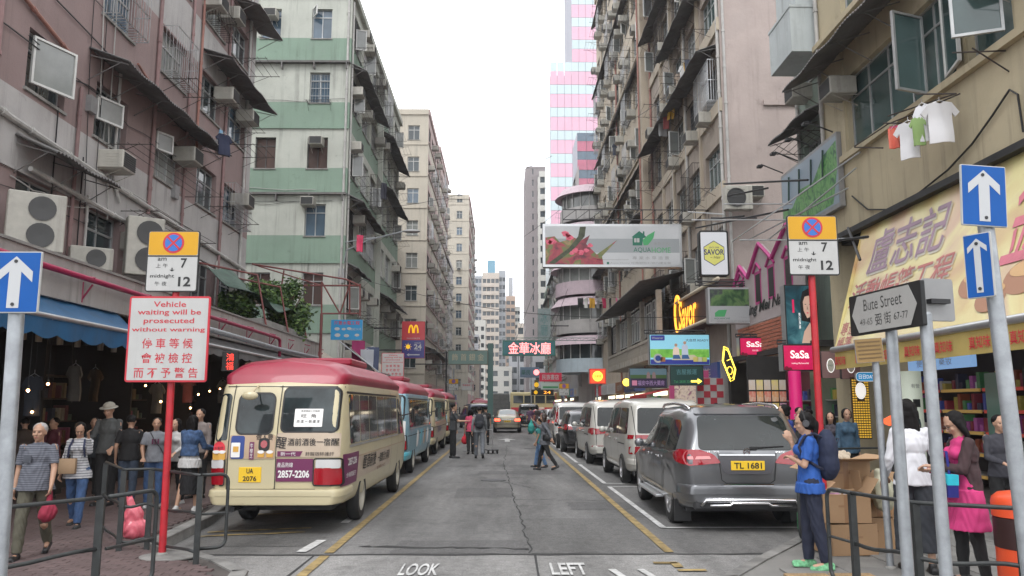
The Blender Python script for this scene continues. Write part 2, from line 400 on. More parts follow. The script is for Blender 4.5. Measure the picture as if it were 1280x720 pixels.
# painted markings
def line(name, pts, wd, m, z=.012, par=None, jit=.06): return strip(name, pts, wd, z, m, par or road, jit)
def seg(x0, y0, x1, y1, n=24): return [(x0+(x1-x0)*i/n, y0+(y1-y0)*i/n) for i in range(n+1)]
line('yellow_line', seg(-2.02, 9.7, -2.02, 110, 140), .11, M_yel)
line('yellow_line', seg(1.96, 9.7, 2.0, 110, 140), .11, M_yel)
line('yellow_line', seg(-2.02, 8.2, -2.02, 9.5, 6), .11, M_yel, .012, bute)
for a, b in ((11.6, 17.3), (18.2, 24), (24.8, 31), (31.8, 38), (39, 45), (46, 52)): line('bay_line', seg(2.27, a, 2.27, b), .09, M_wline)
for y in (11.6, 17.35, 18.1, 24.05, 24.75, 31.05): line('bay_end_line', seg(2.23, y, 4.4, y, 8), .09, M_wline)
for y in (9.75, 12.1): line('bay_mark', seg(-2.35+.02*(y-10), y, -2.3, y+.85, 5), .12, M_wline)
for y in (10.9, 11.25, 13.0): line('yellow_hatch', wander(-4.0, y, -2.7, y+.35, 8, .03), .09, M_yel, .014, None, .5)
def road_text(body, cx, cy, w_, h_, par=bute, m=M_wline):
 vs, fs = fit_text(body, cx, cy, w_, h_, .02); mb = MB(); mb.add([(x, y, .013) for x, y in vs], fs); return mb.build('painted_word', m, par)
road_text('LOOK', -.86, 8.72, .40, .62); road_text('LEFT', .70, 8.74, .38, .62)
mb = MB()                                       # crossing words for the other way, half out of the frame
for (x, y, w_, h_) in ((1.78, 9.05, .26, .10), (1.88, 8.93, .1, .26), (1.98, 8.65, .3, .1)): mb.add([(x-w_/2, y-h_/2, .013), (x+w_/2, y-h_/2, .013), (x+w_/2, y+h_/2, .013), (x-w_/2, y+h_/2, .013)], [(0, 1, 2, 3)])
mb.build('yellow_bracket_marking', M_yel, bute)
for x in (1.15, 1.45): line('white_dash', seg(x+.1, 8.1, x, 8.7, 4), .08, M_wline, .013, bute)
for cx, cy in ((.25, 41.3), (.25, 66)):           # arrows on the carriageway
 mb = MB(); mb.add([(cx-.12, cy-2.2, .012), (cx+.12, cy-2.2, .012), (cx+.12, cy, .012), (cx+.5, cy-.3, .012), (cx, cy+1.6, .012), (cx-.5, cy-.3, .012), (cx-.12, cy, .012)], [tuple(range(7))])
 mb.build('direction_arrow', M_wline, road)
for (x, y, r_) in ((-.2, 19.0, .3), (1.2, 33, .32), (-1.2, 31, .3)):   # manhole covers
 mb = MB(); mb.prism(circle(x, y, r_, 20), .006, Matrix.Translation((0, 0, .004))); mb.build('manhole_cover', M_dark, road)
# ---------------------------------------------------------------- buildings
M_glass = [mat('window_glass_dark', (.035, .05, .055), .07, var=.5, vscale=1.2, rand=.4, spec=.8), mat('window_glass_green', (.05, .085, .083), .08, var=.45, vscale=1.1, rand=.35, spec=.8),
           mat('window_glass_curtained', (.20, .21, .20), .12, var=.4, vscale=2, rand=.4, spec=.7), mat('window_glass_blue', (.07, .11, .15), .08, var=.4, vscale=1.5, rand=.35, spec=.8),
           mat('window_brown_board', (.06, .03, .022), .6, var=.4, rand=.3)]
M_fr = [mat('window_frame_aluminium', (.42, .43, .43), .4, .5, var=.15), mat('window_frame_white', (.55, .55, .53), .5, var=.15), mat('window_frame_dark', (.06, .06, .058), .5, var=.2), mat('window_frame_green', (.10, .18, .15), .5, var=.2)]
M_ac = mat('air_conditioner_casing', (.40, .385, .34), .55, var=.25, vscale=6, streak=.9, rand=.3)
M_acg = mat('air_conditioner_grille', (.05, .05, .05), .6)
M_can = mat('corrugated_canopy', (.15, .145, .14), .7, var=.5, vscale=2, streak=.9, rand=.35, dirt=(.09, .045, .025))
M_iron = mat('rusty_iron', (.05, .04, .035), .7, .3, var=.4, vscale=10)
M_pipe = [mat('pipe_pink', (.25, .15, .145), .6, var=.25, streak=.6), mat('pipe_pale', (.42, .41, .39), .6, var=.2, streak=.7), mat('pipe_rust', (.30, .14, .11), .6, var=.3, streak=.4)]
_wc = {}
def win_meshes(w_, h_, cols, tr, fm, gm, bars):
 key = (round(w_, 2), round(h_, 2), cols, tr, fm, gm, bars)
 if key in _wc: return _wc[key]
 t = .045; mb = MB(); d = .06
 mb.b2((0, 0, 0), (t, d, h_)); mb.b2((w_-t, 0, 0), (w_, d, h_)); mb.b2((t, 0, 0), (w_-t, d, t)); mb.b2((t, 0, h_-t), (w_-t, d, h_))
 zt = h_*tr if tr else h_-t
 if tr: mb.b2((t, .002, zt-t/2), (w_-t, d-.002, zt+t/2))
 for i in range(1, cols):
  x = w_*i/cols; mb.b2((x-t/2, .005, t), (x+t/2, d-.005, h_-t))
 if bars:
  for i in range(1, int(w_/.14)): mb.cyl((i*w_/int(w_/.14), -.03, .02), (i*w_/int(w_/.14), -.03, h_-.02), .008, n=4)
  for z in (.25, .5, .75): mb.box((w_/2, -.03, h_*z), (w_, .012, .02))
 fr = mb.mesh('window', M_fr[fm]); cells = []
 for i in range(cols):
  x0, x1 = w_*i/cols+(t if i == 0 else t/2), w_*(i+1)/cols-(t if i == cols-1 else t/2)
  for z0, z1 in ([(t, zt-t/2), (zt+t/2, h_-t)] if tr else [(t, h_-t)]):
   g = MB(); g.b2((-(x1-x0)/2, -.004, -(z1-z0)/2), ((x1-x0)/2, .004, (z1-z0)/2));
   k = ('p', round(x1-x0, 3), round(z1-z0, 3), gm)
   if k not in _wc: _wc[k] = g.mesh('pane', M_glass[gm])
   cells.append((_wc[k], ((x0+x1)/2, .03+.006*(i % 2), (z0+z1)/2)))
 _wc[key] = (fr, cells); return _wc[key]
def ac_meshes():
 if 'ac' in _wc: return _wc['ac']
 mb = MB(); mb.box((0, -.25, .21), (.64, .62, .42), None, .02)
 for s in (-1, 1):
  for k in range(5): mb.box((s*.322, -.32+.0*k, .08+.06*k), (.008, .3, .02))
 for s in (-1, 1): mb.tube([(s*.25, .08, -.02), (s*.25, -.5, -.02), (s*.25, .07, -.28)], .012, 4)
 a = mb.mesh('air_conditioner', M_ac)
 g = MB(); g.box((0, -.561, .21), (.56, .01, .34))
 for k in range(7): g.box((0, -.57, .06+.05*k), (.56, .012, .012))
 _wc['ac'] = (a, g.mesh('grille', M_acg)); return _wc['ac']
class Fac:
 """one facade: local x along the wall, local -y outwards, z up"""
 def __init__(s, par, ox, oy, rz, L, z0, z1):
  s.par = par; s.O = Vector((ox, oy, 0)); s.rz = rz; s.L = L; s.z0 = z0; s.z1 = z1; s.h = []; s.Rm = Matrix.Rotation(rz, 4, 'Z')
  s.M = Matrix.Translation(s.O) @ s.Rm; s.cuts = []
 def place(s, name, me, p, par=None, rz=0, rx=0):
  o = bpy.data.objects.new(name, me); COL.objects.link(o); o.parent = par or s.par
  if par: o.location = p
  else: o.location = s.M @ Vector(p); o.rotation_euler = (rx, 0, s.rz+rz)
  return o
 def win(s, u, z, w_, h_, cols=2, tr=.68, fm=0, gm=None, bars=False, depth=.14, sash=None):
  if u < .02 or u+w_ > s.L-.02: return
  s.h.append((u, u+w_, z, z+h_)); gm = rnd.choice((0, 0, 1, 2, 3)) if gm is None else gm
  fr, cells = win_meshes(w_, h_, cols, tr, fm, gm, bars)
  o = s.place('window', fr, (u, depth, z))
  for me, p in cells: s.place('pane', me, p, o)
  k = ('sill', round(w_, 2))
  if k not in _wc: mb = MB(); mb.b2((-.05, -depth-.05, -.06), (w_+.05, .0, -.002)); _wc[k] = mb.mesh('sill', M_conc)
  s.place('sill', _wc[k], (0, 0, 0), o)
  if sash:
   for (i, a) in sash: s.sash(u+w_*i/cols, z, w_/cols, h_*(tr or 1), a, fm, gm)
  return o
 def sash(s, u, z, w_, h_, ang, fm=0, gm=0):
  fr, cells = win_meshes(w_, h_, 1, 0, fm, gm, False)
  o = s.place('open_sash', fr, (u, -.02, z), rz=ang)
  for me, p in cells: s.place('pane', me, p, o)
 def ac(s, u, z):
  a, g = ac_meshes(); o = s.place('air_conditioner', a, (u, 0, z)); s.place('grille', g, (0, 0, 0), o)
  o.rotation_euler.x = rnd.uniform(-.02, .02); return o
 def canopy(s, u0, u1, z, out=.8, drop=.35, m=None, t=.012, name='rain_canopy', br=True):
  L_ = u1-u0; n = max(6, int(L_/.12)); rows = []
  for j in range(3):
   f = j/2; rows.append([(u0+L_*i/(2*n), -out*f, z-drop*f+(.018 if i % 2 else -.018)+.03*math.sin(i*.23+u0)*f) for i in range(2*n+1)])
  mb = MB(); mb.grid(rows); mb.grid([[(x, y, z_-t-.01) for x, y, z_ in r_] for r_ in rows])
  mb.grid([rows[2], [(x, y, z_-t-.01) for x, y, z_ in rows[2]]])
  if br:
   for i in range(int(L_/1.1)+1):
    x = u0+.05+(L_-.1)*i/max(1, int(L_/1.1)); mb.tube([(x, -.02, z-.05-.4*drop), (x, -out*.95, z-drop-.05)], .015, 4); mb.tube([(x, -.01, z-drop-.4), (x, -out*.8, z-drop*.8-.06)], .012, 4)
  o = mb.build(name, m or M_can, s.par); o.location = s.O; o.rotation_euler = (0, 0, s.rz); return o
 def rack(s, u, z, w_=1.2, out=1.0, m=None):
  mb = MB()
  for x in (u, u+w_): mb.tube([(x, 0, z), (x, -out, z)], .012, 4); mb.tube([(x, 0, z-.35), (x, -out*.7, z)], .009, 4)
  for k in range(4): mb.tube([(u-.1, -out*(.3+.22*k), z+.01), (u+w_+.1, -out*(.3+.22*k), z+.015)], .007, 4)
  o = mb.build('drying_rack', m or M_iron, s.par); o.location = s.O; o.rotation_euler = (0, 0, s.rz); return o
 def pipe(s, pts, r=.05, m=1):
  P = [Vector((p[0], -.06-(p[2] if len(p) > 2 else 0), p[1])) for p in pts]; mb = MB(); mb.tube(P, r, 8)
  for a, b in zip(P, P[1:]):
   n = int((b-a).length/1.4)
   for i in range(n+1):
    c = a+(b-a)*((i+.5)/(n+1)); d = (b-a).normalized()*.04; mb.cyl(c-d, c+d, r*1.3, n=8)
  o = mb.build('drain_pipe', M_pipe[m], s.par, smooth=40); o.location = s.O; o.rotation_euler = (0, 0, s.rz); return o
 def cage(s, u, z, w_, h_, out=.38):
  k = ('cage', round(w_, 1), round(h_, 1))
  if k not in _wc:
   mb = MB(); n = int(w_/.13)
   for zz in (0, h_*.5, h_): mb.tube([(0, 0, zz), (0, -out, zz), (w_, -out, zz), (w_, 0, zz)], .013, 4)
   for i in range(n+1): mb.b2((w_*i/n-.006, -out-.006, 0), (w_*i/n+.006, -out+.006, h_)); mb.b2((w_*i/n-.006, -out, -.006), (w_*i/n+.006, 0, .006))
   for i in range(1, 4): [mb.b2((x-.006, -out*i/4, 0), (x+.006, -out*i/4+.012, h_)) for x in (0, w_)]
   _wc[k] = mb.mesh('window_cage', M_alum if rnd.random() < .4 else M_iron)
  s.place('window_cage', _wc[k], (u, 0, z))
 def wires(s, n, za, zb):
  for _ in range(n):
   z = rnd.uniform(za, zb); a = rnd.uniform(0, s.L*.5); b = min(s.L-.1, a+rnd.uniform(3, 12)); d = rnd.uniform(-.5, .3); v = rnd.random() < .3
   P = [(a+(b-a)*t, -.04, z+d*t-.25*math.sin(math.pi*t)*rnd.uniform(.3, 1)) for t in np.linspace(0, 1, 10)] if not v else [(a, -.04, z), (a+.03, -.05, z-rnd.uniform(1.5, 5)), (a+.3, -.04, z-5.2)]
   o = MB().tube(P, rnd.choice((.009, .014)), 4).build('cable', M_black if rnd.random() < .7 else M_pipe[1], s.par); o.location = s.O; o.rotation_euler = (0, 0, s.rz)
 def ledge(s, z, h_=.12, out=.12, m=None, u0=0, u1=None, name='ledge'):
  mb = MB(); mb.b2((u0, -out, z), (s.L if u1 is None else u1, .02, z+h_)); o = mb.build(name, m or M_conc, s.par); o.location = s.O; o.rotation_euler = (0, 0, s.rz); return o
 def done(s, mats, bands=(), depth=.2, name='wall'):
  """wall with holes and reveals; bands: (z0,z1,material index[,u0,u1])"""
  us = {0, s.L}; zs = {s.z0, s.z1}
  for a, b, c, d in s.h: us |= {a, b}; zs |= {c, d}
  for b in bands:
   zs |= {max(s.z0, min(s.z1, b[0])), max(s.z0, min(s.z1, b[1]))}
   if len(b) > 3: us |= {max(0, b[3]), min(s.L, b[4])}
  us = sorted(us); zs = sorted(zs); mb = MB(); idx = {}
  def vid(u, z):
   k = (u, z)
   if k not in idx: idx[k] = len(mb.v); mb.v.append((u, 0, z))
   return idx[k]
  for i in range(len(us)-1):
   if us[i+1]-us[i] < 1e-5: continue
   for j in range(len(zs)-1):
    if zs[j+1]-zs[j] < 1e-5: continue
    uc, zc = (us[i]+us[i+1])/2, (zs[j]+zs[j+1])/2
    if any(a < uc < b and c < zc < d for a, b, c, d in s.h): continue
    mi = 0
    for b in bands:
     if b[0] <= zc <= b[1] and (len(b) < 4 or b[3] <= uc <= b[4]): mi = b[2]
    mb.f.append((vid(us[i], zs[j]), vid(us[i+1], zs[j]), vid(us[i+1], zs[j+1]), vid(us[i], zs[j+1]))); mb.m.append(mi)
  for a, b, c, d in s.h:
   mb.add([(a, 0, c), (b, 0, c), (b, 0, d), (a, 0, d), (a, depth, c), (b, depth, c), (b, depth, d), (a, depth, d)], [(0, 1, 5, 4), (1, 2, 6, 5), (2, 3, 7, 6), (3, 0, 4, 7)])
  o = mb.build(name, mats, s.par); o.location = s.O; o.rotation_euler = (0, 0, s.rz); return o
def core(par, x0, y0, x1, y1, z0, z1, m, name='roof'):
 mb = MB(); mb.b2((x0, y0, z0), (x1, y1, z1)); return mb.build(name, m, par)
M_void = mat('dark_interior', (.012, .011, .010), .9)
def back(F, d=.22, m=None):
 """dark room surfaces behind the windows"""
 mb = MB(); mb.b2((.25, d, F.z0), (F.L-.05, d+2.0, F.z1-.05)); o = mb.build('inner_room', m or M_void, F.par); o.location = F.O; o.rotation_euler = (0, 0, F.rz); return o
L_RZ, R_RZ = R(90), R(-90)
# --- pink and white tenement on the left
W_pink = mat('wall_dusty_pink', (.26, .19, .182), .9, var=.14, vscale=.8, streak=.7, bump=.3, bscale=14)
W_grey = mat('wall_pale_grey', (.40, .385, .375), .9, var=.2, vscale=.7, streak=1.0, bump=.3, bscale=14)
bP = thing('apartment_building', 'dusty pink and white tenement above the concrete canopy at left', 'building', (-9, 8, 0))
F = Fac(bP, 0, 0, L_RZ, 19.7, 3.6, 22.5)
cols = [(1.2, 1.4, 2), (3.3, 1.2, 2), (4.6+4.4, 1.5, 2), (12.1, 1.6, 3), (14.9, 1.6, 3), (17.2, 1.7, 3), (6.45, 1.35, 2)]
for f in range(6):
 z = 4.75+2.85*f
 for (u, w_, c) in cols:
  if (f, u) == (1, 6.45):
   F.win(u, z+.05, 1.35, 1.2, 2, .7, 0, 0); continue
  F.win(u, z, w_, 1.25, c, .66, 0, rnd.choice((0, 3, 2, 0)) if f else 0)
F.sash(6.6, 7.8, .95, .95, R(-22), 1, 2)
F.sash(9.05, 8.55-.55, .75, .55, R(-20), 1, 2); F.sash(12.1, 8.3, .55, .5, R(-25), 1, 2)
F.canopy(8.55, 15.2, 9.45, .9, .35); F.canopy(14.8, 19.65, 12.35, .9, .3); F.canopy(6.3, 8.8, 6.7, .8, .35); F.canopy(17.1, 19.9, 15.3, .9, .3)
for u, z in ((9.6, 6.95), (13.6, 8.35), (16.3, 11.2), (18.4, 11.25), (16.5, 14.0), (18.3, 8.3), (18.6, 5.3), (10.9, 5.35), (14.9, 13.6)): F.ac(u, z)
F.rack(9.5, 7.55, 4.6, 1.1); F.rack(12.3, 10.3, 1.3, .9); F.rack(15.1, 10.7, 2.6, 1.1); F.rack(17.2, 13.1, 1.5, 1.2); F.rack(17.4, 10.2, 1.4, 1.1); F.rack(10.5, 6.25, 3.8, .9); F.rack(15.4, 7.6, 2.4, 1.0)
F.pipe([(5.0, 4.0), (5.0, 22)], .075, 0); F.pipe([(5.45, 7.2), (5.45, 22)], .075, 0); F.pipe([(5.45, 7.2), (5.6, 6.95), (6.0, 6.9), (19.5, 6.35)], .06, 1)
F.pipe([(5.7, 6.3), (5.6, 6.6), (5.3, 6.9), (5.2, 7.3)], .06, 1); F.pipe([(6.6, 6.1, .1), (19.6, 5.7, .1)], .05, 1); F.pipe([(8.3, 3.7), (8.3, 8.4)], .04, 0); F.pipe([(11.8, 6.5), (11.8, 21)], .05, 0)
F.pipe([(10.7, 10.0), (11.8, 9.7)], .03, 2); F.pipe([(16.9, 3.7), (16.9, 20)], .05, 0); F.pipe([(14.6, 8.6), (14.6, 20)], .04, 2); F.pipe([(5.9, 9.3), (8.0, 8.85)], .04, 2)
for u in (8.9, 16.75): F.pipe([(u, 4), (u, 6.2)], .03, 1)
for u, z in ((8.6, 8.0), (11.9, 5.2), (13.2, 7.3), (16.2, 9.6)): mb = MB(); mb.b2((u, -.12, z), (u+.28, 0, z+.36)); o = mb.build('meter_box', M_signback, bP); o.location = F.O; o.rotation_euler = (0, 0, F.rz)
for u in (9.0, 12.1): F.cage(u, 4.75+5.7, 1.5, 1.25)
F.cage(14.9, 13.3, 1.6, 1.25); F.cage(17.2, 7.6, 1.7, 1.25); F.wires(22, 5, 17); F.pipe([(9.9, 9.4), (9.9, 6.9), (10.3, 6.4)], .035, 1); F.pipe([(13.9, 21), (13.9, 5)], .04, 0); F.pipe([(18.9, 21), (18.9, 4)], .05, 1)
F.ledge(6.0, .06, .05, W_grey); F.done([W_pink, W_grey], [(6.05, 7.5, 1), (11.75, 13.1, 1), (17.4, 18.8, 1), (3.6, 6.05, 1, 17, 19.7), (8.9, 22.5, 1, 19.3, 19.7)])
back(F); F2 = Fac(bP, 0, 19.7, R(180), 12, 0, 22.5); F2.done([W_grey])
core(bP, -12, .1, -.3, 19.6, 22.3, 22.45, M_conc)
# --- green banded corner block
W_cream = mat('wall_pale_green_white', (.45, .465, .415), .88, var=.16, vscale=.6, streak=1.3, bump=.2, bscale=12)
W_green = mat('wall_mint_green', (.215, .30, .235), .85, var=.12, vscale=.6, streak=.8, bump=.2, bscale=12)
bG = thing('corner_building', 'white apartment block with mint green bands beyond the side lane', 'building', (-7.6, 38, 0))
F = Fac(bG, -14, 0, 0, 14, 0, 22.2)
for f in range(6):
 z = 19.95-3.37*f
 for u in (1.5, 5.0, 9.6-.15, 12.0):
  if (f, round(u, 1)) in ((1, 9.4), (3, 9.4), (0, -1), (5, 9.4)): continue
  brd = (f == 2)
  F.win(u, z, 1.0 if u > 9 else .9, 1.58, 2, .74, 0 if not brd else 2, 4 if brd or (f == 4) else rnd.choice((0, 2, 3)), bars=(f == 1))
F.ac(12.5, 14.3-.02); F.ac(12.2, 11.25); F.ac(5.4, 11)
F.sash(12.05, 21.05, .5, .5, R(-60), 1, 0)
bands = [(19.98-1.29-3.37*f, 19.98-3.37*f-.0+.0, 1) for f in range(6)]
for f in range(5): F.ledge(18.6-3.37*f, .1, .25 if f in (0, 2) else .08, M_can if f in (0, 2) else W_green)
F.ledge(22.2, .35, .15, W_cream); F.pipe([(13.85, .5), (13.85, 22)], .06, 1); F.pipe([(8.4, .5), (8.4, 22)], .05, 1); F.wires(9, 5, 20); F.ac(10.0, 20.9); F.rack(12, 16.5, 1.1, .6)
mb = MB()
for f in (0, 2):
 for u in np.arange(1, 13.9, 1.6): mb.b2((u, -.25, 18.3-3.37*f), (u+.05, 0, 18.6-3.37*f))
o = mb.build('canopy_bracket', M_can, bG); o.location = F.O
F.done([W_cream, W_green], bands); back(F)
F = Fac(bG, 0, 0, L_RZ, 19, 0, 22.2)
bay = [(.5, 2.3), (3.6, 2.3), (6.6, 2.2), (10.2, 2.3), (13.2, 2.3), (16.2, 2.2)]
for f in range(6):
 z = 19.9-3.37*f
 for i, (u, w_) in enumerate(bay):
  F.win(u, z-.1, w_, 1.8, 4, .62, rnd.choice((0, 1)), rnd.choice((0, 2, 3, 2)), bars=(i+f) % 3 == 0)
  if rnd.random() < .75: F.ac(u+rnd.choice((.3, 1.8)), z+1.2-rnd.random()*.6)
  if rnd.random() < .75: F.rack(u, z-.2, 1.8, 1.0)
  if rnd.random() < .35: F.cage(u, z-.1, w_, 1.8)
  if rnd.random() < .3: F.sash(u+.6, z, .55, 1.1, R(-70), 1, 2)
 if f in (1, 3): F.canopy(.1, 8.6, z+2.2, .8, .4)
 if f in (1, 2, 4): F.canopy(9.8, 18.8, z+2.2, .85, .45)
 if f == 4: F.canopy(.2, 4.5, z+2.2, .6, .3)
F.pipe([(9.4, .5), (9.4, 22)], .07, 1); F.pipe([(9.65, .5), (9.65, 22)], .05, 1); F.pipe([(.2, 3), (.2, 22)], .05, 1)
mb = MB(); mb.b2((9.15, -.3, 0), (9.35, .0, 22)); o = mb.build('pilaster', W_cream, bG); o.location = F.O; o.rotation_euler = (0, 0, F.rz)
F.ledge(22.2, .35, .2, W_cream)
F.done([W_cream, W_green], bands+[(18.0-3.37*f, 18.69-3.37*f, 1) for f in range(0)]); back(F)
core(bG, -14, .2, -.2, 19, 22, 22.3, M_conc)
F = Fac(bG, 0, 19, R(180), 14, 0, 22.2); F.done([W_cream])
# --- simple generator for the blocks further along
def block(label, name, x, y0, L, H, rz_side, depth, wall, wall2=None, fh=2.95, z1st=5.0, bayw=2.8, front=True, ac=.6, can=.4, rk=.4, fm=1, wz=1.35, front_cols=((1.3, 1.0),), bands=0, gz=3.6, tint=None, sash=.1, topz=None):
 """a block whose street wall lies in the plane X=x from Y=y0 to y0+L; rz_side = L_RZ (left of the street) or R_RZ"""
 left = rz_side > 0
 b = thing(name, label, 'building', (x, y0, 0))
 F = Fac(b, 0, 0 if left else L, rz_side, L, 0, H); nb = max(1, int(L/bayw)); bw = L/nb; nf = int((H-z1st-.4)/fh)+1
 ww = bw*.68
 for f in range(nf):
  z = z1st+fh*f
  if z+wz > H-.2: break
  for i in range(nb):
   u = bw*i+(bw-ww)/2
   F.win(round(u, 2), z, round(ww, 2), wz, 3 if ww > 1.5 else 2, .66, rnd.choice((0, fm)), rnd.choice((0, 1, 2, 3)) if tint is None else tint)
   if rnd.random() < ac: F.ac(u+rnd.uniform(.3, ww-.3), z+rnd.choice((-.45, .7, .3)))
   if rnd.random() < rk: F.rack(u, z-.15, ww*.9, rnd.uniform(.8, 1.3))
   if rnd.random() < .3 and y0 < 90: F.cage(u, z, ww, wz)
   if rnd.random() < sash: F.sash(u+rnd.uniform(0, ww/2), z, .5, wz*.66, R(rnd.uniform(-90, -40)), 1, 2)
  if rnd.random() < can: F.canopy(.1, L-.1, z+wz+.55, rnd.uniform(.35, .9), rnd.uniform(.2, .45))
  else: F.ledge(z-.3, .1, .1, wall)
 F.ledge(H, .5, .12, wall); F.pipe([(L*.5, .5), (L*.5, H)], .06, 1 if wall2 else 2)
 mats = [wall, wall2 or wall]
 F.done(mats, [(z1st+fh*f-1.2, z1st+fh*f-.2, 1) for f in range(nf)] if bands else []); back(F)
 G = Fac(b, -depth if left else 0, 0, 0, depth, 0, H)
 if front:
  for f in range(nf):
   z = z1st+fh*f
   for u, w_ in front_cols:
    G.win(depth-u-w_ if left else u, z, w_, wz, 2, .7, fm, rnd.choice((0, 3, 2)))
    if rnd.random() < .35: G.ac((depth-u-w_ if left else u)+w_/2, z-.5)
   G.ledge(z-.5, .08, .08, wall2 or wall)
 G.ledge(H, .5, .12, wall2 or wall); G.done([wall2 or wall]); back(G)
 K = Fac(b, 0 if left else depth, L, R(180), depth, 0, H); K.done([wall])
 mb = MB(); mb.b2((-depth if left else .2, .2, H-.3), (-.2 if left else depth, L, H)); mb.build('roof', M_conc, b)
 return b, F, G
W_cr2 = mat('wall_cream', (.47, .43, .36), .88, var=.1, vscale=.5, streak=.9)
W_pk2 = mat('wall_rose', (.42, .32, .30), .88, var=.12, vscale=.5, streak=.8)
W_pk3 = mat('wall_deep_rose', (.33, .20, .19), .85, var=.1, vscale=.5, streak=.5)
W_be = mat('wall_beige', (.43, .37, .25), .88, var=.12, vscale=.8, streak=.9, bump=.25, bscale=12)
W_mau = mat('wall_pale_mauve', (.39, .325, .30), .9, var=.14, vscale=.7, streak=.8, bump=.5, bscale=7)
W_tan = mat('wall_tan', (.43, .37, .29), .9, var=.15, vscale=.6, streak=1.0, bump=.3, bscale=10)
W_bro = mat('wall_brown_grey', (.32, .27, .225), .9, var=.2, vscale=.8, streak=.9, bump=.3, bscale=10)
bL3, _, _ = block('cream block with narrow street end past the green banded building', 'apartment_building', -6.75, 70, 24, 28, L_RZ, 12, W_pk2, W_cr2, bands=1, front_cols=((.8, 1.05), (4, 1.1), (7, 1.1)), can=.25, rk=.5, ac=.8)
block('rose tower block rising behind the cream block', 'apartment_building', -7.9, 97, 16, 33.5, L_RZ, 9, W_pk2, W_pk2, can=.2, rk=.3, front_cols=((.8, 1),), ac=.5)
block('tall cream slab with brick red bays far along the left side', 'apartment_building', -5.9, 138, 30, 38, L_RZ, 14, W_pk3, W_cr2, bands=1, can=0, rk=.2, front_cols=((1.2, 1), (5, 1)), ac=.4, bayw=3.2)
block('low rose and grey building at the far left kerb', 'apartment_building', -5.0, 175, 14, 13, L_RZ, 9, W_pk3, W_cr2, can=.1, rk=.1, front_cols=((.8, 2.2), (4, 1.5)), ac=.3)
block('white and grey block between the far left buildings', 'apartment_building', -8.4, 114, 20, 24, L_RZ, 12, W_grey, W_cr2, can=.1, rk=.1, bayw=3)
# infill behind the green block and between
core(kind(thing('rear_building', 'plain grey building set back behind the green block', 'building', (-9.4, 58, 0)), 'thing'), -8, 0, 0, 11, 0, 17, W_grey, 'wall')
# --- right side: beige corner building over the yellow awning
bB = thing('corner_building', 'beige corner building over the yellow printed awning at right', 'building', (8, 19.2, 0))
F = Fac(bB, 0, 0, R_RZ, 12.2, 5.55, 15)     # local u = 19.2 - Y
for u, w_, c, s_ in ((1.5, 4.5, 5, None), (6.3, 1.2, 1, None), (8.0, 2.6, 2, None)):
 for z in (7.5, 10.8): F.win(u, z, w_, 1.75 if u < 6 else 1.75, c, .72, 0, 1 if u < 8 else 0, depth=.12)
F.sash(4.9, 7.5, .75, 1.55, R(-70), 0, 1); F.sash(5.55, 7.55, .8, 1.75, R(-14), 1, 1); F.sash(7.3, 7.6, .75, 1.7, R(-112), 0, 1)
F.canopy(.15, 5.6, 10.0, 1.0, .5); F.ac(1.65, 8.75); F.ac(7.6, 8.35)
F.ledge(7.32, .14, .12, W_be); F.ledge(10.6, .14, .12, W_be); F.ledge(5.55, .12, .2, M_dark)
F.pipe([(.2, 5.6), (.2, 15)], .05, 1)
for u in (1.35, 6.12, 7.75):
 mb = MB(); mb.b2((u-.12, -.06, 7.46), (u+.12, 0, 10.6)); o = mb.build('pilaster', W_be, bB); o.location = F.O; o.rotation_euler = (0, 0, F.rz)
F.done([W_be]); back(F)
G = Fac(bB, 10, 0, R(180), 10, 0, 15); G.done([W_be]); G = Fac(bB, 0, -12.2, 0, 10, 0, 15); G.done([W_be])
core(bB, .2, -12.1, 10, -.05, 14.7, 15, M_conc)
mb = MB()      # drooping black cable on the beige wall
P = [at(x, y, X=7.96) for x, y in ((1065, 245), (1085, 262), (1112, 262), (1150, 240), (1185, 212), (1215, 180), (1240, 145), (1262, 112), (1272, 118), (1279, 165))]
mb.tube([p-Vector((8, 19.2, 0)) for p in P], .018, 5); mb.build('cable', M_black, bB)
# --- low pale green building with a projecting balcony box, between beige and mauve
W_pg = mat('wall_pale_sage', (.27, .33, .28), .88, var=.2, vscale=.8, streak=.9, bump=.2)
W_bal = mat('balcony_pale_blue', (.46, .50, .50), .8, var=.15, vscale=.8, streak=.8)
bS = thing('apartment_building', 'sage green building with a pale blue balcony box, beside the beige one', 'building', (8.6, 19.3, 0))
F = Fac(bS, 0, 3.1, R_RZ, 3.1, 3.2, 14.5)   # u = 22.4 - Y
for z in (7.6, 10.7):
 F.win(.5, z, 2.0, 1.4, 3, .66, 0, 1, bars=z < 8); F.ac(1, z-.5); F.ac(1.9, z+.2)
F.canopy(.1, 3.0, 9.6, .9, .4); F.rack(.5, 8.8, 2, 1); F.pipe([(2.9, 3.3), (2.9, 14)], .06, 1); F.pipe([(.3, 3.3), (.3, 14)], .05, 1)
F.done([W_pg]); back(F); core(bS, .2, 0, 5, 3, 14.3, 14.5, M_conc); G = Fac(bS, 5, 3.1, R(180), 5, 0, 14.5); G.done([W_pg])
mb = MB(); mb.b2((-1.2, 0, 10.7), (0, 1.6, 10.8)); mb.b2((-1.2, -.0, 10.8), (-1.1, 1.6, 11.9)); mb.b2((-1.1, 0, 10.8), (0, .1, 11.9)); mb.b2((-1.1, 1.5, 10.8), (0, 1.6, 11.9)); mb.b2((-1.22, -.02, 11.9), (0.0, 1.62, 11.97))
mb.build('balcony', W_bal, bS)
mb = MB(); mb.b2((-1.0, 0.1, 11.97), (0, 1.5, 14.4)); mb.build('balcony_room', W_bal, bS)
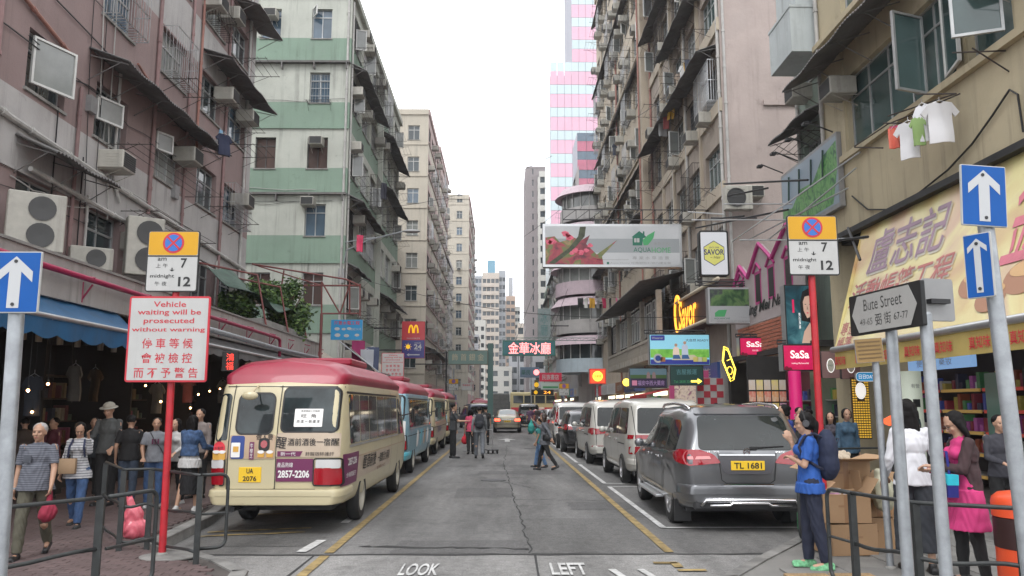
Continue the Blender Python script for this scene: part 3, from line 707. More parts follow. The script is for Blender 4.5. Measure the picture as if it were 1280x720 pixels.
# --- mauve block with blank end wall (the tall one), then its long neighbours
bM = thing('apartment_building', 'tall brown tenement with a blank pale mauve end wall', 'building', (8, 27.8, 0))
F = Fac(bM, 0, 13.4, R_RZ, 13.4, 0, 30)     # u = 41.2 - Y
for f in range(8):
 z = 6.65+3.13*f
 for i, (u, w_) in enumerate(((.8, 2.0), (3.1, 2.0), (5.6, 2.1), (8.1, 2.1), (10.8, 2.2))):
  F.win(u, z-.05, w_, 1.6, 4, .7, 2 if (f == 2 and i > 2) else 0, 1 if f == 1 else rnd.choice((0, 1, 3, 2)), bars=(f == 2 and i > 2))
  if rnd.random() < .65: F.ac(u+rnd.uniform(.3, 1.8), z-.55)
  if rnd.random() < .6: F.rack(u, z-.1, 1.7, rnd.uniform(.9, 1.3))
  if rnd.random() < .4: F.cage(u, z, w_, 1.6)
  if rnd.random() < .35: F.sash(u+rnd.uniform(0, 1), z, .5, 1.1, R(-75), 1, 2)
 if f == 2: F.canopy(.2, 13.2, z+2.15, .85, .3)
 elif f == 4: F.canopy(.2, 8, z+2.15, .7, .3)
 elif f == 3: F.canopy(5, 11, z+2.2, .75, .3)
 elif f == 5: F.canopy(.2, 13.2, z+2.1, .9, .35)
 F.ledge(z-.55, .5, .1, W_tan)
for u in (3.0, 5.45, 7.95, 10.45):
 mb = MB(); mb.b2((u-.14, -.12, 4.2), (u, 0, 30)); o = mb.build('pilaster', W_tan, bM); o.location = F.O; o.rotation_euler = (0, 0, F.rz)
F.wires(16, 5, 22)
for u in (.15, 13.3, 8.0, 5.2): F.pipe([(u, 3), (u, 30)], .06, 2 if u < 1 else 1)
F.done([W_bro]); back(F)
G = Fac(bM, 0, 0, 0, 9, 0, 30)
G.ledge(12.55, .18, .1, W_mau, 1.5, 4.2, 'render_patch'); G.ledge(11.3, .35, .06, W_mau, 2.2, 4.0, 'render_patch'); G.pipe([(.12, 5), (.12, 30)], .05, 1); G.pipe([(2.9, 11), (2.9, 30)], .03, 1)
G.ac(.9, 9.0); G.done([W_mau]); core(bM, .2, .2, 9, 13.3, 29.7, 30, M_conc)
bL, F, G = block('long tan tenement with tiers of sloping canopies over its windows', 'apartment_building', 8, 42.2, 22.5, 36, R_RZ, 9, W_tan, None, fh=3.1, z1st=7, bayw=2.5, ac=.8, can=.55, rk=.75, sash=.4, wz=1.65)
mb = MB(); mb.b2((-.5, -.9, 0), (.25, -.02, 36)); mb.build('pier', W_tan, bL); mb = MB(); mb.tube([(-.58, -.5, 3), (-.58, -.5, 36)], .05, 8); mb.build('drain_pipe', M_pipe[2], bL)
# first floor colonial style verandah (plane X=6.4) in front of the two blocks
W_ver = mat('verandah_stone', (.36, .33, .28), .9, var=.3, vscale=3, streak=1.1)
ver = thing('verandah', 'old stone verandah with balusters projecting over the right pavement', 'balcony', (6.5, 33.5, 0))
mb = MB(); mb.b2((0, 0, 3.75), (1.45, 16, 3.95)); mb.b2((0, 0, 4.55), (.14, 16, 4.68)); mb.b2((0, 0, 3.95), (.12, 16, 4.05)); mb.build('slab', W_ver, ver)
mb = MB(); mb.b2((-.0, -.0, 0), (.11, .11, .5)); me = mb.mesh('baluster', W_ver)
for i in range(62): obj('baluster', me, ver, (.02, .1+i*.255, 4.05))
cm_ = MB().b2((0, 0, 0), (.22, .22, 2.65)).mesh('column', W_ver)
for y in (0, 4, 8, 12, 15.8): obj('column', cm_, ver, (.02, y, 3.95))
mb = MB(); mb.b2((.25, .05, 4.7), (.3, 15.9, 6.5)); mb.build('window_backing', M_void, ver)  # near black backing sheet behind the verandah windows
for k in range(9):
 fr, cells = win_meshes(1.2, 1.5, 2, .7, 1, 0, False); o = obj('window', fr, ver, (.2, 1.9+k*1.6, 4.85), (0, 0, R_RZ)); [obj('pane', me_, o, p) for me_, p in cells]
rows = [[(1.4-2.1*j/2, 16.3*i/60-.2, 7.45-.5*j/2+(.02 if i % 2 else -.02)) for i in range(61)] for j in range(3)]
mb = MB(); mb.grid(rows); mb.grid([[(x, y, z-.03) for x, y, z in r_] for r_ in rows]); mb.grid([rows[2], [(x, y, z-.03) for x, y, z in rows[2]]]); mb.build('roof', M_can, ver)
# --- rounded balcony corner building
W_lil = mat('balcony_pale_lilac', (.50, .40, .44), .75, var=.1, streak=.6)
bR = thing('corner_building', 'old corner building with rounded pale lilac balconies on the right', 'building', (6.6, 67, 0))
F = Fac(bR, 0, 16, R_RZ, 16, 0, 20.5)
for f in range(6):
 z = 5.4+3.1*f
 for u in (.8, 4.0, 7.2, 10.4): F.win(u, z, 2.2, 1.5, 4, .66, 1, rnd.choice((0, 1)));
 for u in (1.0, 5.2): F.ac(u, z-.5); F.rack(u+1.5, z, 2, 1.2)
F.done([W_grey]); back(F); G = Fac(bR, 0, 0, 0, 9, 0, 20.5); G.done([W_grey]); core(bR, .2, .2, 9, 15.9, 20.2, 20.5, M_conc)
def arc(r_, z, n=18, a0=90, a1=270, cx=1.2, cy=0.0): return [(cx+r_*math.cos(R(a0+(a1-a0)*i/n)), cy+r_*math.sin(R(a0+(a1-a0)*i/n)), z) for i in range(n+1)]
for f in range(5):
 z = 4.4+3.15*f; r0 = 3.3-.45*(f > 2)
 mb = MB(); P = [arc(r0, z, a1=290), arc(r0, z+1.1, a1=290), arc(r0-.15, z+1.1, a1=290), arc(r0-.15, z, a1=290), arc(.1, z, a1=290)]; mb.grid(P)
 mb.build('balcony', mat('balcony_pale_sky', (.42, .50, .55), .7, var=.08, streak=.4) if f == 0 else (W_lil if f == 2 else W_grey), bR, smooth=40)
 mb = MB(); mb.grid([arc(r0-.25, z+1.1, a1=290), arc(r0-.25, z+2.35, a1=290)]); mb.build('window', M_glass[0 if f == 0 else 2], bR, smooth=40)
 mb = MB()
 for k in range(13): x, y, _ = arc(r0-.2, 0, 12, a1=290)[k]; mb.cyl((x, y, z+1.1), (x, y, z+2.4), .04, n=5)
 mb.build('mullion', M_fr[1], bR)
 mb = MB(); mb.grid([arc(r0-.1, z+2.3, a1=290), arc(r0+.45, z+2.2, a1=290), arc(r0-.15, z+2.95, a1=290), arc(.1, z+3.05, a1=290)]); mb.build('canopy', W_lil, bR, smooth=40)
block('grey tenement with drying racks past the rounded corner', 'apartment_building', 6.9, 85, 26, 22, R_RZ, 8, W_grey, W_cr2, can=.3, rk=.6, ac=.5)
block('narrow green grey tenement before the far right slab', 'apartment_building', 7.2, 113, 22, 20, R_RZ, 9, W_pg, None, can=.2, rk=.4, ac=.5)
# --- striped pink and pale blue curtain wall tower (glass, floor by floor)
tw = thing('office_tower', 'pink and pale blue striped glass tower rising over the right side', 'tower', (9.3, 150, 0))
M_tp = mat('curtain_glass_pink', (.68, .40, .50), .25, var=.08, vscale=.3, rand=.08); M_tb = mat('curtain_glass_pale_blue', (.50, .60, .62), .2, var=.08, vscale=.3, rand=.08)
M_tm = mat('curtain_mullion', (.25, .25, .3), .5)
def band(x0, x1, z0, z1, m, nm):
 mb = MB(); n = max(1, round((x1-x0)/1.45));
 for i in range(n):
  a, b = x0+(x1-x0)*i/n+.03, x0+(x1-x0)*(i+1)/n-.03; mb.b2((a, 0, z0+.03), (b, .1, z1-.03))
 o = mb.build(nm, m, tw)
z = 8.0; k = 0
while z < 100:
 x0 = 0 if z < 65.5 else 4.4
 band(x0, 24, z, z+2.75, M_tp, 'spandrel_band'); band(x0, 24, z+2.75, z+4.7, M_tb, 'window_band'); z += 4.7
mb = MB(); mb.b2((.02, .12, 0), (24, 18, 66.3)); mb.b2((4.42, .12, 66.3), (24, 18, 100)); mb.build('core', M_tm, tw)
mb = MB(); n = 12
for i in range(n): mb.b2((-.08, .1+18*i/n, 8), (.0, 18*(i+1)/n, 66));
mb.build('side_panel', M_tb, tw)
tw2 = thing('office_building', 'lower dark pink glass block in front of the striped tower', 'building', (11.6, 120, 0)); M_dp = mat('curtain_glass_dark_pink', (.42, .13, .19), .2, var=.3, vscale=.3)
for k in range(14):
 mb = MB(); [mb.b2((i*1.5+.02, 0, 2+k*3.0), (i*1.5+1.46, .1, 3.6+k*3.0)) for i in range(7)]; mb.build('spandrel_band', M_dp, tw2)
 mb = MB(); [mb.b2((i*1.5+.02, .05, 3.64+k*3.0), (i*1.5+1.46, .12, 4.96+k*3.0)) for i in range(7)]; mb.build('window_band', M_glass[3], tw2)
mb = MB(); mb.b2((.02, .15, 0), (10.5, 8, 44)); mb.build('core', M_tm, tw2)
# --- far towers; windows are real recesses, joined per face
def tower(label, x0, x1, y, H, wall, fh=3.0, wd=1.5, ww=.8, name='tower_block', depth=18, cat='tower', glass=0, balc=None, cap=None, side=1):
 t = thing(name, label, cat, (x0, y, 0)); W = x1-x0
 mb = MB(); gl = MB(); n = max(2, int(W/wd)); cw = W/n; nf = int((H-3)/fh)
 for f in range(nf):          # horizontal spandrels and piers leave the window recess open
  z = 3+fh*f; mb.b2((0, 0, z), (W, .35, z+fh*.48))
  for i in range(n+1):
   a = max(0, i*cw-cw*(1-ww)/2); b = min(W, i*cw+cw*(1-ww)/2); mb.b2((a, .01, z+fh*.48), (b, .35, z+fh))
  if side:
   mb.b2((-.35 if side > 0 else W, .02, z), (0 if side > 0 else W+.35, depth, z+fh*.48))
   for i in range(int(depth/3)+1): mb.b2((-.34 if side > 0 else W, .03+i*3, z+fh*.48), (0 if side > 0 else W+.34, .03+i*3+1.4, z+fh))
 mb.b2((-.05, -.05, 3+fh*nf), (W+.05, .4, H)); mb.build('wall', wall, t)
 gl.b2((.1, .36, 0), (W-.1, depth, H-.3)); gl.build('glazing', M_glass[glass], t)
 if balc:
  for f in range(nf):
   m2 = MB(); z = 3+fh*f
   for i in range(max(1, n//3)): m2.b2((cw*(3*i+.6), -1.1, z-.1), (cw*(3*i+2.4), 0, z+1.0))
   m2.build('balcony', balc, t)
 if cap: m2 = MB(); m2.b2((W*.3, 1, H), (W*.75, 8, H+cap[0])); m2.build('roof_house', cap[1], t)
 m2 = MB(); m2.b2((0, 0.5, H-.3), (W, depth, H)); m2.build('roof', M_conc, t)
 return t
W_far1 = mat('far_wall_cream', (.50, .44, .38), .9, var=.06, vscale=.2); W_far2 = mat('far_wall_grey', (.40, .41, .43), .9, var=.06, vscale=.2); W_far3 = mat('far_wall_white', (.55, .54, .50), .9, var=.06, vscale=.2); W_far4 = mat('far_wall_brown_grey', (.27, .24, .24), .9, var=.06, vscale=.2)
W_blue = mat('far_blue_box', (.16, .32, .42), .6)
def tpx(label, xl, xr, yt, Y, wall, **k):
 a = at(xl, yt, Y=Y); b = at(xr, yt, Y=Y); return tower(label, a.x, b.x, Y, a.z, wall, **k)
tpx('tall cream residential tower with a blue tank box on its roof', 603, 624, 341, 300, W_far1, balc=W_far1, cap=(5, W_blue), fh=3.1)
tpx('blue grey tower just left of the cream one with the blue roof box', 594, 603, 345, 310, W_far2, wd=2.5, glass=3)
tpx('grey slab tower joined to the right of the cream tower', 623.5, 632, 338, 306, W_far2, wd=2.2)
tpx('slim peach tower with a dark roof crown', 632.5, 644, 370, 330, mat('far_wall_peach', (.52, .38, .29), .9), cap=(8, W_far2))
tpx('pale grey tower between peach tower and cream low block', 643, 650, 383, 340, W_far3, wd=2.5)
tpx('cream low block with dark window bands at the end of the street', 647, 662, 404, 260, W_far1, fh=4, wd=3, ww=.85)
tpx('white block with small punched windows closing the street', 612, 640, 458, 230, W_far3, fh=2.9, wd=2.8, ww=.45)
tpx('white tiled tower behind the green lamp column', 592, 607, 400, 250, W_far3, fh=2.6, wd=1.8, ww=.5)
tpx('grey office block closing the street at centre right', 638, 668, 425, 240, W_far2, fh=3.4, wd=2.4, ww=.6)
tpx('brown grey slab tower with white balconies on its right half', 658, 690, 208, 215, W_far4, fh=3.2, wd=6, ww=.1)
t = tpx('pale tower of stacked balconies beside the brown grey slab', 674, 690, 214, 212, W_far3, fh=3.2, wd=1.6, ww=.72, balc=W_far3)
tpx('grey distant block low behind the red shop signs', 666, 700, 440, 200, W_far2, fh=3.2, wd=2.5, ww=.6)
for i, (xl, xr, yt, Y) in enumerate(((560, 585, 330, 250), (584, 598, 418, 190), (690, 712, 250, 190))):
 tpx(('plain cream tower behind the far left slab', 'low grey block tucked behind the left row at street end', 'white tower partly behind the striped glass tower')[i], xl, xr, yt, Y, (W_far1, W_far2, W_far3)[i], wd=2)
# ---------------------------------------------------------------- vehicles (local: +y forward, rear at y=0, x right)
def paint(name, c, metal=.0, rough=.32, coat=.6): return mat(name, c, rough, metal, var=.06, vscale=1.5, coat=coat)
M_cglass = mat('car_glass', (.012, .016, .016), .04, spec=.5, var=.5, vscale=2)
M_cglass2 = mat('bus_glass', (.03, .04, .042), .05, var=.7, vscale=1.6, spec=.5)
M_tail = mat('tail_light_red', (.30, .004, .012), .12, coat=1); M_taillit = mat('brake_light_lit', (.8, .02, .01), .2, emit=6, ecol=(1, .08, .04, 1))
M_clear = mat('lamp_clear', (.55, .55, .55), .12, coat=1); M_chrome = mat('chrome', (.65, .65, .66), .15, 1)
M_rim = mat('alloy_rim', (.42, .42, .43), .3, .8); M_steelrim = mat('steel_rim', (.35, .33, .28), .5, .2, var=.3)
M_plate = mat('number_plate_yellow', (.75, .48, .02), .5); M_platek = mat('plate_black', (.01, .01, .01), .5); M_seam = mat('panel_gap', (.02, .02, .02), .7)
M_trim = mat('lower_trim', (.03, .03, .032), .6)
def lerp_keys(keys, y):
 if y <= keys[0][0]: return keys[0][1:]
 for a, b in zip(keys, keys[1:]):
  if y <= b[0]:
   t = (y-a[0])/(b[0]-a[0]); t = t*t*(3-2*t)*.35+t*.65
   return tuple(p+(q-p)*t for p, q in zip(a[1:], b[1:]))
 return keys[-1][1:]
def fillet(P, rr, n=4):
 out = []
 for i, p in enumerate(P):
  r_ = rr[i]
  if i in (0, len(P)-1): out.append(p); continue
  a, b = Vector(P[i-1]), Vector(P[i+1]); c = Vector(p); d1 = (a-c); d2 = (b-c)
  r1 = min(r_, d1.length*.48, d2.length*.48); s_, e = c+d1.normalized()*r1, c+d2.normalized()*r1
  for k in range(n+1):
   t = k/n; out.append(tuple(s_*(1-t)**2+c*2*t*(1-t)+e*t*t))
 o2 = []; cuts = [0]+[1+(n+1)*i+n for i in range(len(P)-2) ]   # last point of each corner: subdivide the leg after it
 for i, p in enumerate(out):
  o2.append(p)
  if i in cuts and i+1 < len(out):
   q = out[i+1]; o2 += [(p[0]+(q[0]-p[0])*k/5, p[1]+(q[1]-p[1])*k/5) for k in range(1, 5)]
 return o2
def car_body(keys, L, lean=lambda z: 0, flean=lambda z: 0, rr=(.06, .1, .12, .12), endr=.22, crown=.05):
 """keys: (y, z_bottom, w_bottom, z_belt, w_belt, z_top, w_top); returns MB ring mesh"""
 ys = [0, .01, .03, .07, .13, endr, endr*1.5]; y = ys[-1]+.15
 while y < L-endr-.1: ys.append(y); y += .16
 ys += [L-endr, L-.13, L-.07, L-.03, L-.01, L]
 rows = []
 for y in ys:
  zb, wb, z1, w1, z2, w2 = lerp_keys(keys, y); e = min(y, L-y)
  s_ = 1-(1-math.sqrt(max(0, 1-(1-min(e/endr, 1))**2)))*.16        # plan rounding of the ends
  sz = 1-(1-math.sqrt(max(0, 1-(1-min(e/.1, 1))**2)))*.05
  zt = zb+(z2-zb)*sz
  P = [(0, zb), (wb*s_*.96, zb), (wb*s_, zb+.12), (w1*s_, z1), (w2*s_, zt), (0, zt+crown)]
  P = fillet(P, (0, rr[0], rr[1], rr[2], rr[3], 0))
  ring = P+[(-x, z) for x, z in reversed(P[1:-1])]
  b = max(0, 1-y/1.0); f = max(0, 1-(L-y)/1.4)
  rows.append([(x, y+b*lean(z)-f*flean(z), z) for x, z in ring])
 mb = MB(); n = len(rows[0])
 mb.v = [p for r_ in rows for p in r_]
 for i in range(len(rows)-1):
  for j in range(n): mb.f.append((i*n+j, i*n+(j+1) % n, (i+1)*n+(j+1) % n, (i+1)*n+j))
 for base in (0, (len(rows)-1)*n):
  for j in range(n//2):
   a, b, c_, d = j, j+1, (n-j-1) % n, (n-j) % n
   f_ = [base+q for q in dict.fromkeys((a, b, c_, d))]
   if len(f_) > 2: mb.f.append(tuple(f_) if base else tuple(reversed(f_)))
 mb.m = [0]*len(mb.f)
 return mb
class Car:
 def __init__(s, t, mb, paint_m, wells=(), r_=.36, name='body', extra=None):
  s.t = t; me = mb.mesh(name, [paint_m, M_black]); s.bvh = BVHTree.FromPolygons([Vector(v) for v in mb.v], mb.f)
  s.ymax = max(v[1] for v in mb.v); o = obj(name, me, t)
  if wells:
   cb = MB()
   for (x, y) in wells:
    sx = 1 if x > 0 else -1; cb.cyl((x-sx*.32, y, r_), (x+sx*.25, y, r_), r_*1.13, n=28)
   cm = cb.mesh('cut', [M_black, M_black]); cm.polygons.foreach_set('material_index', [1]*len(cm.polygons)); co = bpy.data.objects.new('cut', cm); WS.collection.objects.link(co)
   md = o.modifiers.new('b', 'BOOLEAN'); md.operation = 'DIFFERENCE'; md.object = co; md.solver = 'EXACT'
   m2 = evald(o); o.modifiers.clear(); o.data = m2; m2.name = name
   bpy.data.objects.remove(co)
  smooth_mesh(o.data, 38); s.body = o
 def hit(s, axis, a, b):
  if axis == 'rear': O, D = Vector((a, -3, b)), Vector((0, 1, 0))
  elif axis == 'front': O, D = Vector((a, s.ymax+3, b)), Vector((0, -1, 0))
  elif axis == 'left': O, D = Vector((-4, a, b)), Vector((1, 0, 0))
  elif axis == 'right': O, D = Vector((4, a, b)), Vector((-1, 0, 0))
  else: O, D = Vector((a, b, 6)), Vector((0, 0, -1))
  p, n, _, _ = s.bvh.ray_cast(O, D)
  if p is None:
   O2 = O+D*3.2; p, n, _, _ = s.bvh.find_nearest(O2)
  if n.dot(D) > 0: n = -n
  return p, n
 def verts(s, axis, P, off):
  out = []
  for a, b in P:
   p, n = s.hit(axis, a, b); out.append(p+n*off)
  return out
 def patch(s, name, axis, poly, m, off=.006, par=None, cell=.12, text=None):
  bm = bmesh.new(); vs = [bm.verts.new((p[0], p[1], 0)) for p in poly]; bm.faces.new(vs)
  xs = [p[0] for p in poly]; ys = [p[1] for p in poly]
  for k in range(1, int((max(xs)-min(xs))/cell)+1):
   bmesh.ops.bisect_plane(bm, geom=bm.verts[:]+bm.edges[:]+bm.faces[:], plane_co=(min(xs)+k*cell, 0, 0), plane_no=(1, 0, 0))
  for k in range(1, int((max(ys)-min(ys))/cell)+1):
   bmesh.ops.bisect_plane(bm, geom=bm.verts[:]+bm.edges[:]+bm.faces[:], plane_co=(0, min(ys)+k*cell, 0), plane_no=(0, 1, 0))
  bm.verts.index_update(); P = [(v.co.x, v.co.y) for v in bm.verts]; F_ = [[v.index for v in f.verts] for f in bm.faces]
  be = [(e.verts[0].index, e.verts[1].index) for e in bm.edges if e.is_boundary]; bm.free()
  mb = MB(); V = s.verts(axis, P, off); V0 = s.verts(axis, P, -.004); n = len(V); mb.add(V+V0, F_+[(a, b, n+b, n+a) for a, b in be])
  return mb.build(name, m, par or s.t, smooth=50)
 def text(s, axis, body, cx, cy, w_, h_, m, off=.012, par=None, bold=0, rot=0, shear=0):
  vs, fs = fit_text(body, 0, 0, w_, h_, bold, 1, shear, rot); sg = -1 if axis in ('left', 'front') else 1
  P = [(cx+sg*x, cy+y) for x, y in vs]
  mb = MB(); mb.add(s.verts(axis, P, off), fs); return mb.build('lettering', m, par or s.t)
 def linez(s, name, axis, pts, wd, m, off=.008, par=None, closed=False):
  """thin conforming strip along a polyline"""
  Q = []
  pts = list(pts)+([pts[0]] if closed else [])
  for (a, b), (c, d) in zip(pts, pts[1:]):
   k = max(1, int(math.hypot(c-a, d-b)/.1)); Q += [(a+(c-a)*i/k, b+(d-b)*i/k) for i in range(k)]
  Q.append(pts[-1]); L_ = []; R_ = []
  for i, q in enumerate(Q):
   if closed and i in (0, len(Q)-1): t = Vector(Q[1])-Vector(Q[-2])
   else: t = Vector(Q[min(i+1, len(Q)-1)])-Vector(Q[max(i-1, 0)])
   t = t.normalized() if t.length > 1e-9 else Vector((1, 0)); n = Vector((-t.y, t.x))*wd/2
   L_.append((q[0]+n.x, q[1]+n.y)); R_.append((q[0]-n.x, q[1]-n.y))
  mb = MB(); mb.grid([s.verts(axis, L_, off), s.verts(axis, R_, off)]); return mb.build(name, m, par or s.t)
 def plate(s, lines, z, w_=.42, h_=.13, x=0, lh=None):
  p, n = s.hit('rear', x, z); o = Vector((x, p.y-.012, z)); mb = MB(); mb.box(o, (w_, .014, h_), None, .004); pl = mb.build('number_plate', M_plate, s.t)
  M = frame_of(o+Vector((0, -.009, 0)), (1, 0, 0)); k = len(lines)
  for i, t in enumerate(lines):
   lettering(t, 0, h_*(.5-(i+.5)/k), min(w_*.82, h_/k*.5*len(t)), h_/k*.66, M_platek, pl, M, .002, bold=.02)
  return pl
def wheel(t, x, y, r_, wd, rimm, spokes=5, hub=True):
 e = bpy.data.objects.new('wheel', None); COL.objects.link(e); e.parent = t; e.location = (x, y, r_)
 sx = 1 if x > 0 else -1; M = Matrix.Rotation(sx*R(90), 4, 'Y')
 key = ('wh', r_, wd, rimm.name, spokes)
 if key not in _wc:
  a = MB(); a.lathe([(r_*.62, -wd/2), (r_*.9, -wd/2), (r_*.98, -wd*.36), (r_, -wd*.2), (r_, wd*.2), (r_*.98, wd*.36), (r_*.9, wd/2), (r_*.64, wd*.5), (r_*.62, wd*.3)], 28)
  b = MB(); b.lathe([(r_*.66, wd*.46), (r_*.62, wd*.5), (r_*.58, wd*.42), (r_*.55, wd*.05), (0, wd*.02)], 28)
  if spokes:
   for k in range(spokes):
    q = Matrix.Rotation(2*math.pi*k/spokes, 4, 'Z'); w2 = r_*.09
    for s_ in ((-.13, .13) if spokes <= 6 else (0,)):
     q2 = Matrix.Rotation(2*math.pi*k/spokes+s_, 4, 'Z'); b.add([q2 @ Vector(p) for p in ((r_*.1, -w2*.8, wd*.36), (r_*.6, -w2*.6, wd*.44), (r_*.6, w2*.6, wd*.44), (r_*.1, w2*.8, wd*.36), (r_*.1, -w2*.8, wd*.25), (r_*.6, -w2*.6, wd*.3), (r_*.6, w2*.6, wd*.3), (r_*.1, w2*.8, wd*.25))], [(0, 1, 2, 3), (0, 4, 5, 1), (3, 2, 6, 7)])
   b.cyl((0, 0, wd*.1), (0, 0, wd*.42), r_*.17, n=14)
  else:
   b.cyl((0, 0, 0), (0, 0, wd*.3), r_*.3, r_*.22, n=14)
   for k in range(8): c, s_ = math.cos(k*.785), math.sin(k*.785); b.cyl((c*r_*.42, s_*r_*.42, .02), (c*r_*.42, s_*r_*.42, wd*.12), r_*.05, n=6)
  _wc[key] = (a.mesh('tyre', M_rubber, 40), b.mesh('rim', rimm, 30))
 for nm, me in zip(('tyre', 'rim'), _wc[key]): o = obj(nm, me, e); o.rotation_euler = (0, sx*R(90), 0)
 return e
def shrink(P, d):  # crude inward offset of a convex outline
 cx = sum(p[0] for p in P)/len(P); cy = sum(p[1] for p in P)/len(P)
 return [(x-d*(1 if x > cx else -1), y-d*(1 if y > cy else -1)) for x, y in P]
def rpoly(P, r_=.05, n=3):
 k = len(P); out = []
 for i in range(k):
  a, c, b = Vector(P[i-1]), Vector(P[i]), Vector(P[(i+1) % k]); d1, d2 = a-c, b-c; r1 = min(r_, d1.length*.45, d2.length*.45)
  s_, e = c+d1.normalized()*r1, c+d2.normalized()*r1
  for j in range(n+1): t = j/n; q = s_*(1-t)**2+c*2*t*(1-t)+e*t*t; out.append((q.x, q.y))
 return out
# ---- minibus
M_cream = paint('minibus_cream', (.50, .44, .28), 0, .38, .3); M_buspink = mat('minibus_red_roof', (.28, .015, .04), .4, var=.15, vscale=2, coat=.15)
M_adv = mat('advert_film_tan', (.42, .30, .20), .45, var=.1, coat=.2); M_advl = mat('advert_film_pale', (.46, .37, .28), .45, var=.08, coat=.2); M_purple = mat('advert_purple', (.14, .02, .08), .45)
M_ink = mat('print_black', (.015, .013, .013), .5); M_pw = mat('print_white', (.75, .74, .72), .5); M_cyan = mat('bus_film_cyan', (.10, .45, .55), .4, coat=.3); M_pblue = mat('bus_film_pale_blue', (.22, .38, .46), .4, var=.2, vscale=1.2, coat=.3)
M_inkr = mat('print_red', (.62, .03, .05), .5); M_gold = mat('print_gold', (.60, .33, .06), .5); M_inkb = mat('print_navy', (.02, .05, .22), .5); M_brn = mat('print_brown', (.16, .07, .03), .5)
def minibus(label, X, Y, rz, plate, style=0):
 t = thing('minibus', label, 'minibus', (X, Y, 0), rz, 'red roofed minibuses queuing along the left kerb')
 L = 6.95; z2 = 2.08
 keys = [(0, .42, .95, 1.0, 1.0, 2.02, .93), (.5, .36, .97, 1.0, 1.02, 2.06, .95), (5.4, .36, .97, 1.0, 1.02, 2.06, .95), (6.2, .36, .96, 1.0, 1.0, 1.9, .9), (6.95, .42, .9, 1.0, .94, 1.3, .8)]
 low = {0: M_cream, 1: M_pblue, 2: M_cream, 3: M_cream}[style]
 lean = lambda z: .30*max(0, (z-1.1)/1.1)**1.6 if z > 1.1 else 0
 mb = car_body(keys, L, lean, lambda z: .25*max(0, z-1.1), rr=(.06, .1, .15, .10), endr=.3, crown=.03)
 c = Car(t, mb, M_cream if style != 1 else M_pblue, [(sx*.95, y) for sx in (-1, 1) for y in (1.55, 5.45)], .37)
 # roof cap, red, with its own domed shape
 rk = [(0, 1.98, .955, 2.14, .94, 2.27, .72), (.5, 1.98, .975, 2.15, .955, 2.33, .74), (5.0, 1.98, .975, 2.15, .955, 2.34, .74), (5.9, 1.97, .96, 2.1, .94, 2.30, .70)]
 rb = car_body(rk, 5.95, lambda z: .24+.55*max(0, z-2.0), lambda z: .9*max(0, z-2.0), rr=(.03, .06, .35, .5), endr=.34, crown=.07); o = rb.build('roof', M_buspink, t, smooth=45)
 m2 = MB(); m2.box((0, 3.4, 2.45), (1.0, 1.5, .12), None, .06); m2.build('roof_unit', M_buspink, o)
 # rear
 c.patch('rear_window', 'rear', rrect(.06, 1.36, .88, 1.94, .07), M_cglass2, .008)
 c.linez('window_seal', 'rear', rrect(.05, 1.35, .89, 1.95, .08), .025, M_black, .010, closed=True)
 c.patch('rear_window', 'rear', rrect(-.93+.02, 1.22, -.73, 1.87, .06), M_cglass2, .008)
 dr = c.patch('rear_door', 'rear', rpoly([(-.69, .60), (.0, .60), (.0, 1.96), (-.69, 1.96)], .05), M_cream if style != 1 else M_pblue, .010)
 c.patch('window', 'rear', rrect(-.60, 1.33, -.08, 1.86, .09), M_cglass2, .018, dr); c.linez('window_seal', 'rear', rrect(-.61, 1.32, -.07, 1.87, .1), .025, M_black, .02, dr, True)
 for x in (-.70, .005): c.linez('panel_gap', 'rear', [(x, .6), (x, 1.98)], .012, M_seam, .012)
 c.linez('panel_gap', 'rear', [(-.69, .6), (.6, .6)], .012, M_seam, .012); c.linez('panel_gap', 'rear', [(-.92, 1.965), (.92, 1.965)], .012, M_seam, .009)
 for sx in (-1, 1):
  hl = c.patch('tail_light', 'rear', rrect(sx*.58 if sx > 0 else -.94, .66, .94 if sx > 0 else -.74, .88, .03), M_tail, .03)
  c.patch('reversing_lamp', 'rear', rrect(sx*.60 if sx > 0 else -.93, .875, .93 if sx > 0 else -.75, .99, .025), M_clear, .03)
  c.linez('lamp_bezel', 'rear', rrect(sx*.57 if sx > 0 else -.95, .65, .95 if sx > 0 else -.73, 1.0, .03), .02, M_black, .028, None, True)
  # side windows (sliding pairs) and doors
  ax = 'right' if sx > 0 else 'left'
  for k in range(6):
   y0 = .42+k*.78; c.patch('side_window', ax, rrect(y0, 1.18, y0+.36, 1.86, .04), M_cglass2, .007); c.patch('side_window', ax, rrect(y0+.385, 1.18, y0+.735, 1.86, .04), M_cglass2, .004)
  c.linez('window_rail', ax, [(.36, 1.15), (5.1, 1.15)], .03, M_alum, .009); c.linez('window_rail', ax, [(.36, 1.89), (5.1, 1.89)], .03, M_black, .009)
  c.patch('front_side_window', ax, rpoly([(5.2, 1.15), (6.05, 1.15), (5.9, 1.8), (5.2, 1.85)], .06), M_cglass2, .007)
  for y in (4.3, 5.15, 6.15): c.linez('panel_gap', ax, [(y, .5), (y, 1.95)], .012, M_seam, .006)
  c.linez('waist_trim', ax, [(.2, .98), (6.5, .98)], .02, M_seam if style else M_adv, .007)
  for y in (1.55, 5.45): wheel(t, sx*.88, y, .37, .2, M_steelrim, 0)
  mm = MB(); mm.tube([(sx*.9, 6.3, 1.5), (sx*1.12, 6.45, 1.55)], .015, 5); mm.box((sx*1.16, 6.45, 1.5), (.06, .16, .30), None, .02); mm.build('mirror', M_black, t)
 bp = car_body([(0, .40, 1.0, .5, 1.01, .60, 1.0), (1.0, .40, 1.01, .5, 1.02, .60, 1.01)], 1.02, lambda z: 0, rr=(.03, .03, .03, .05), endr=.3, crown=0)
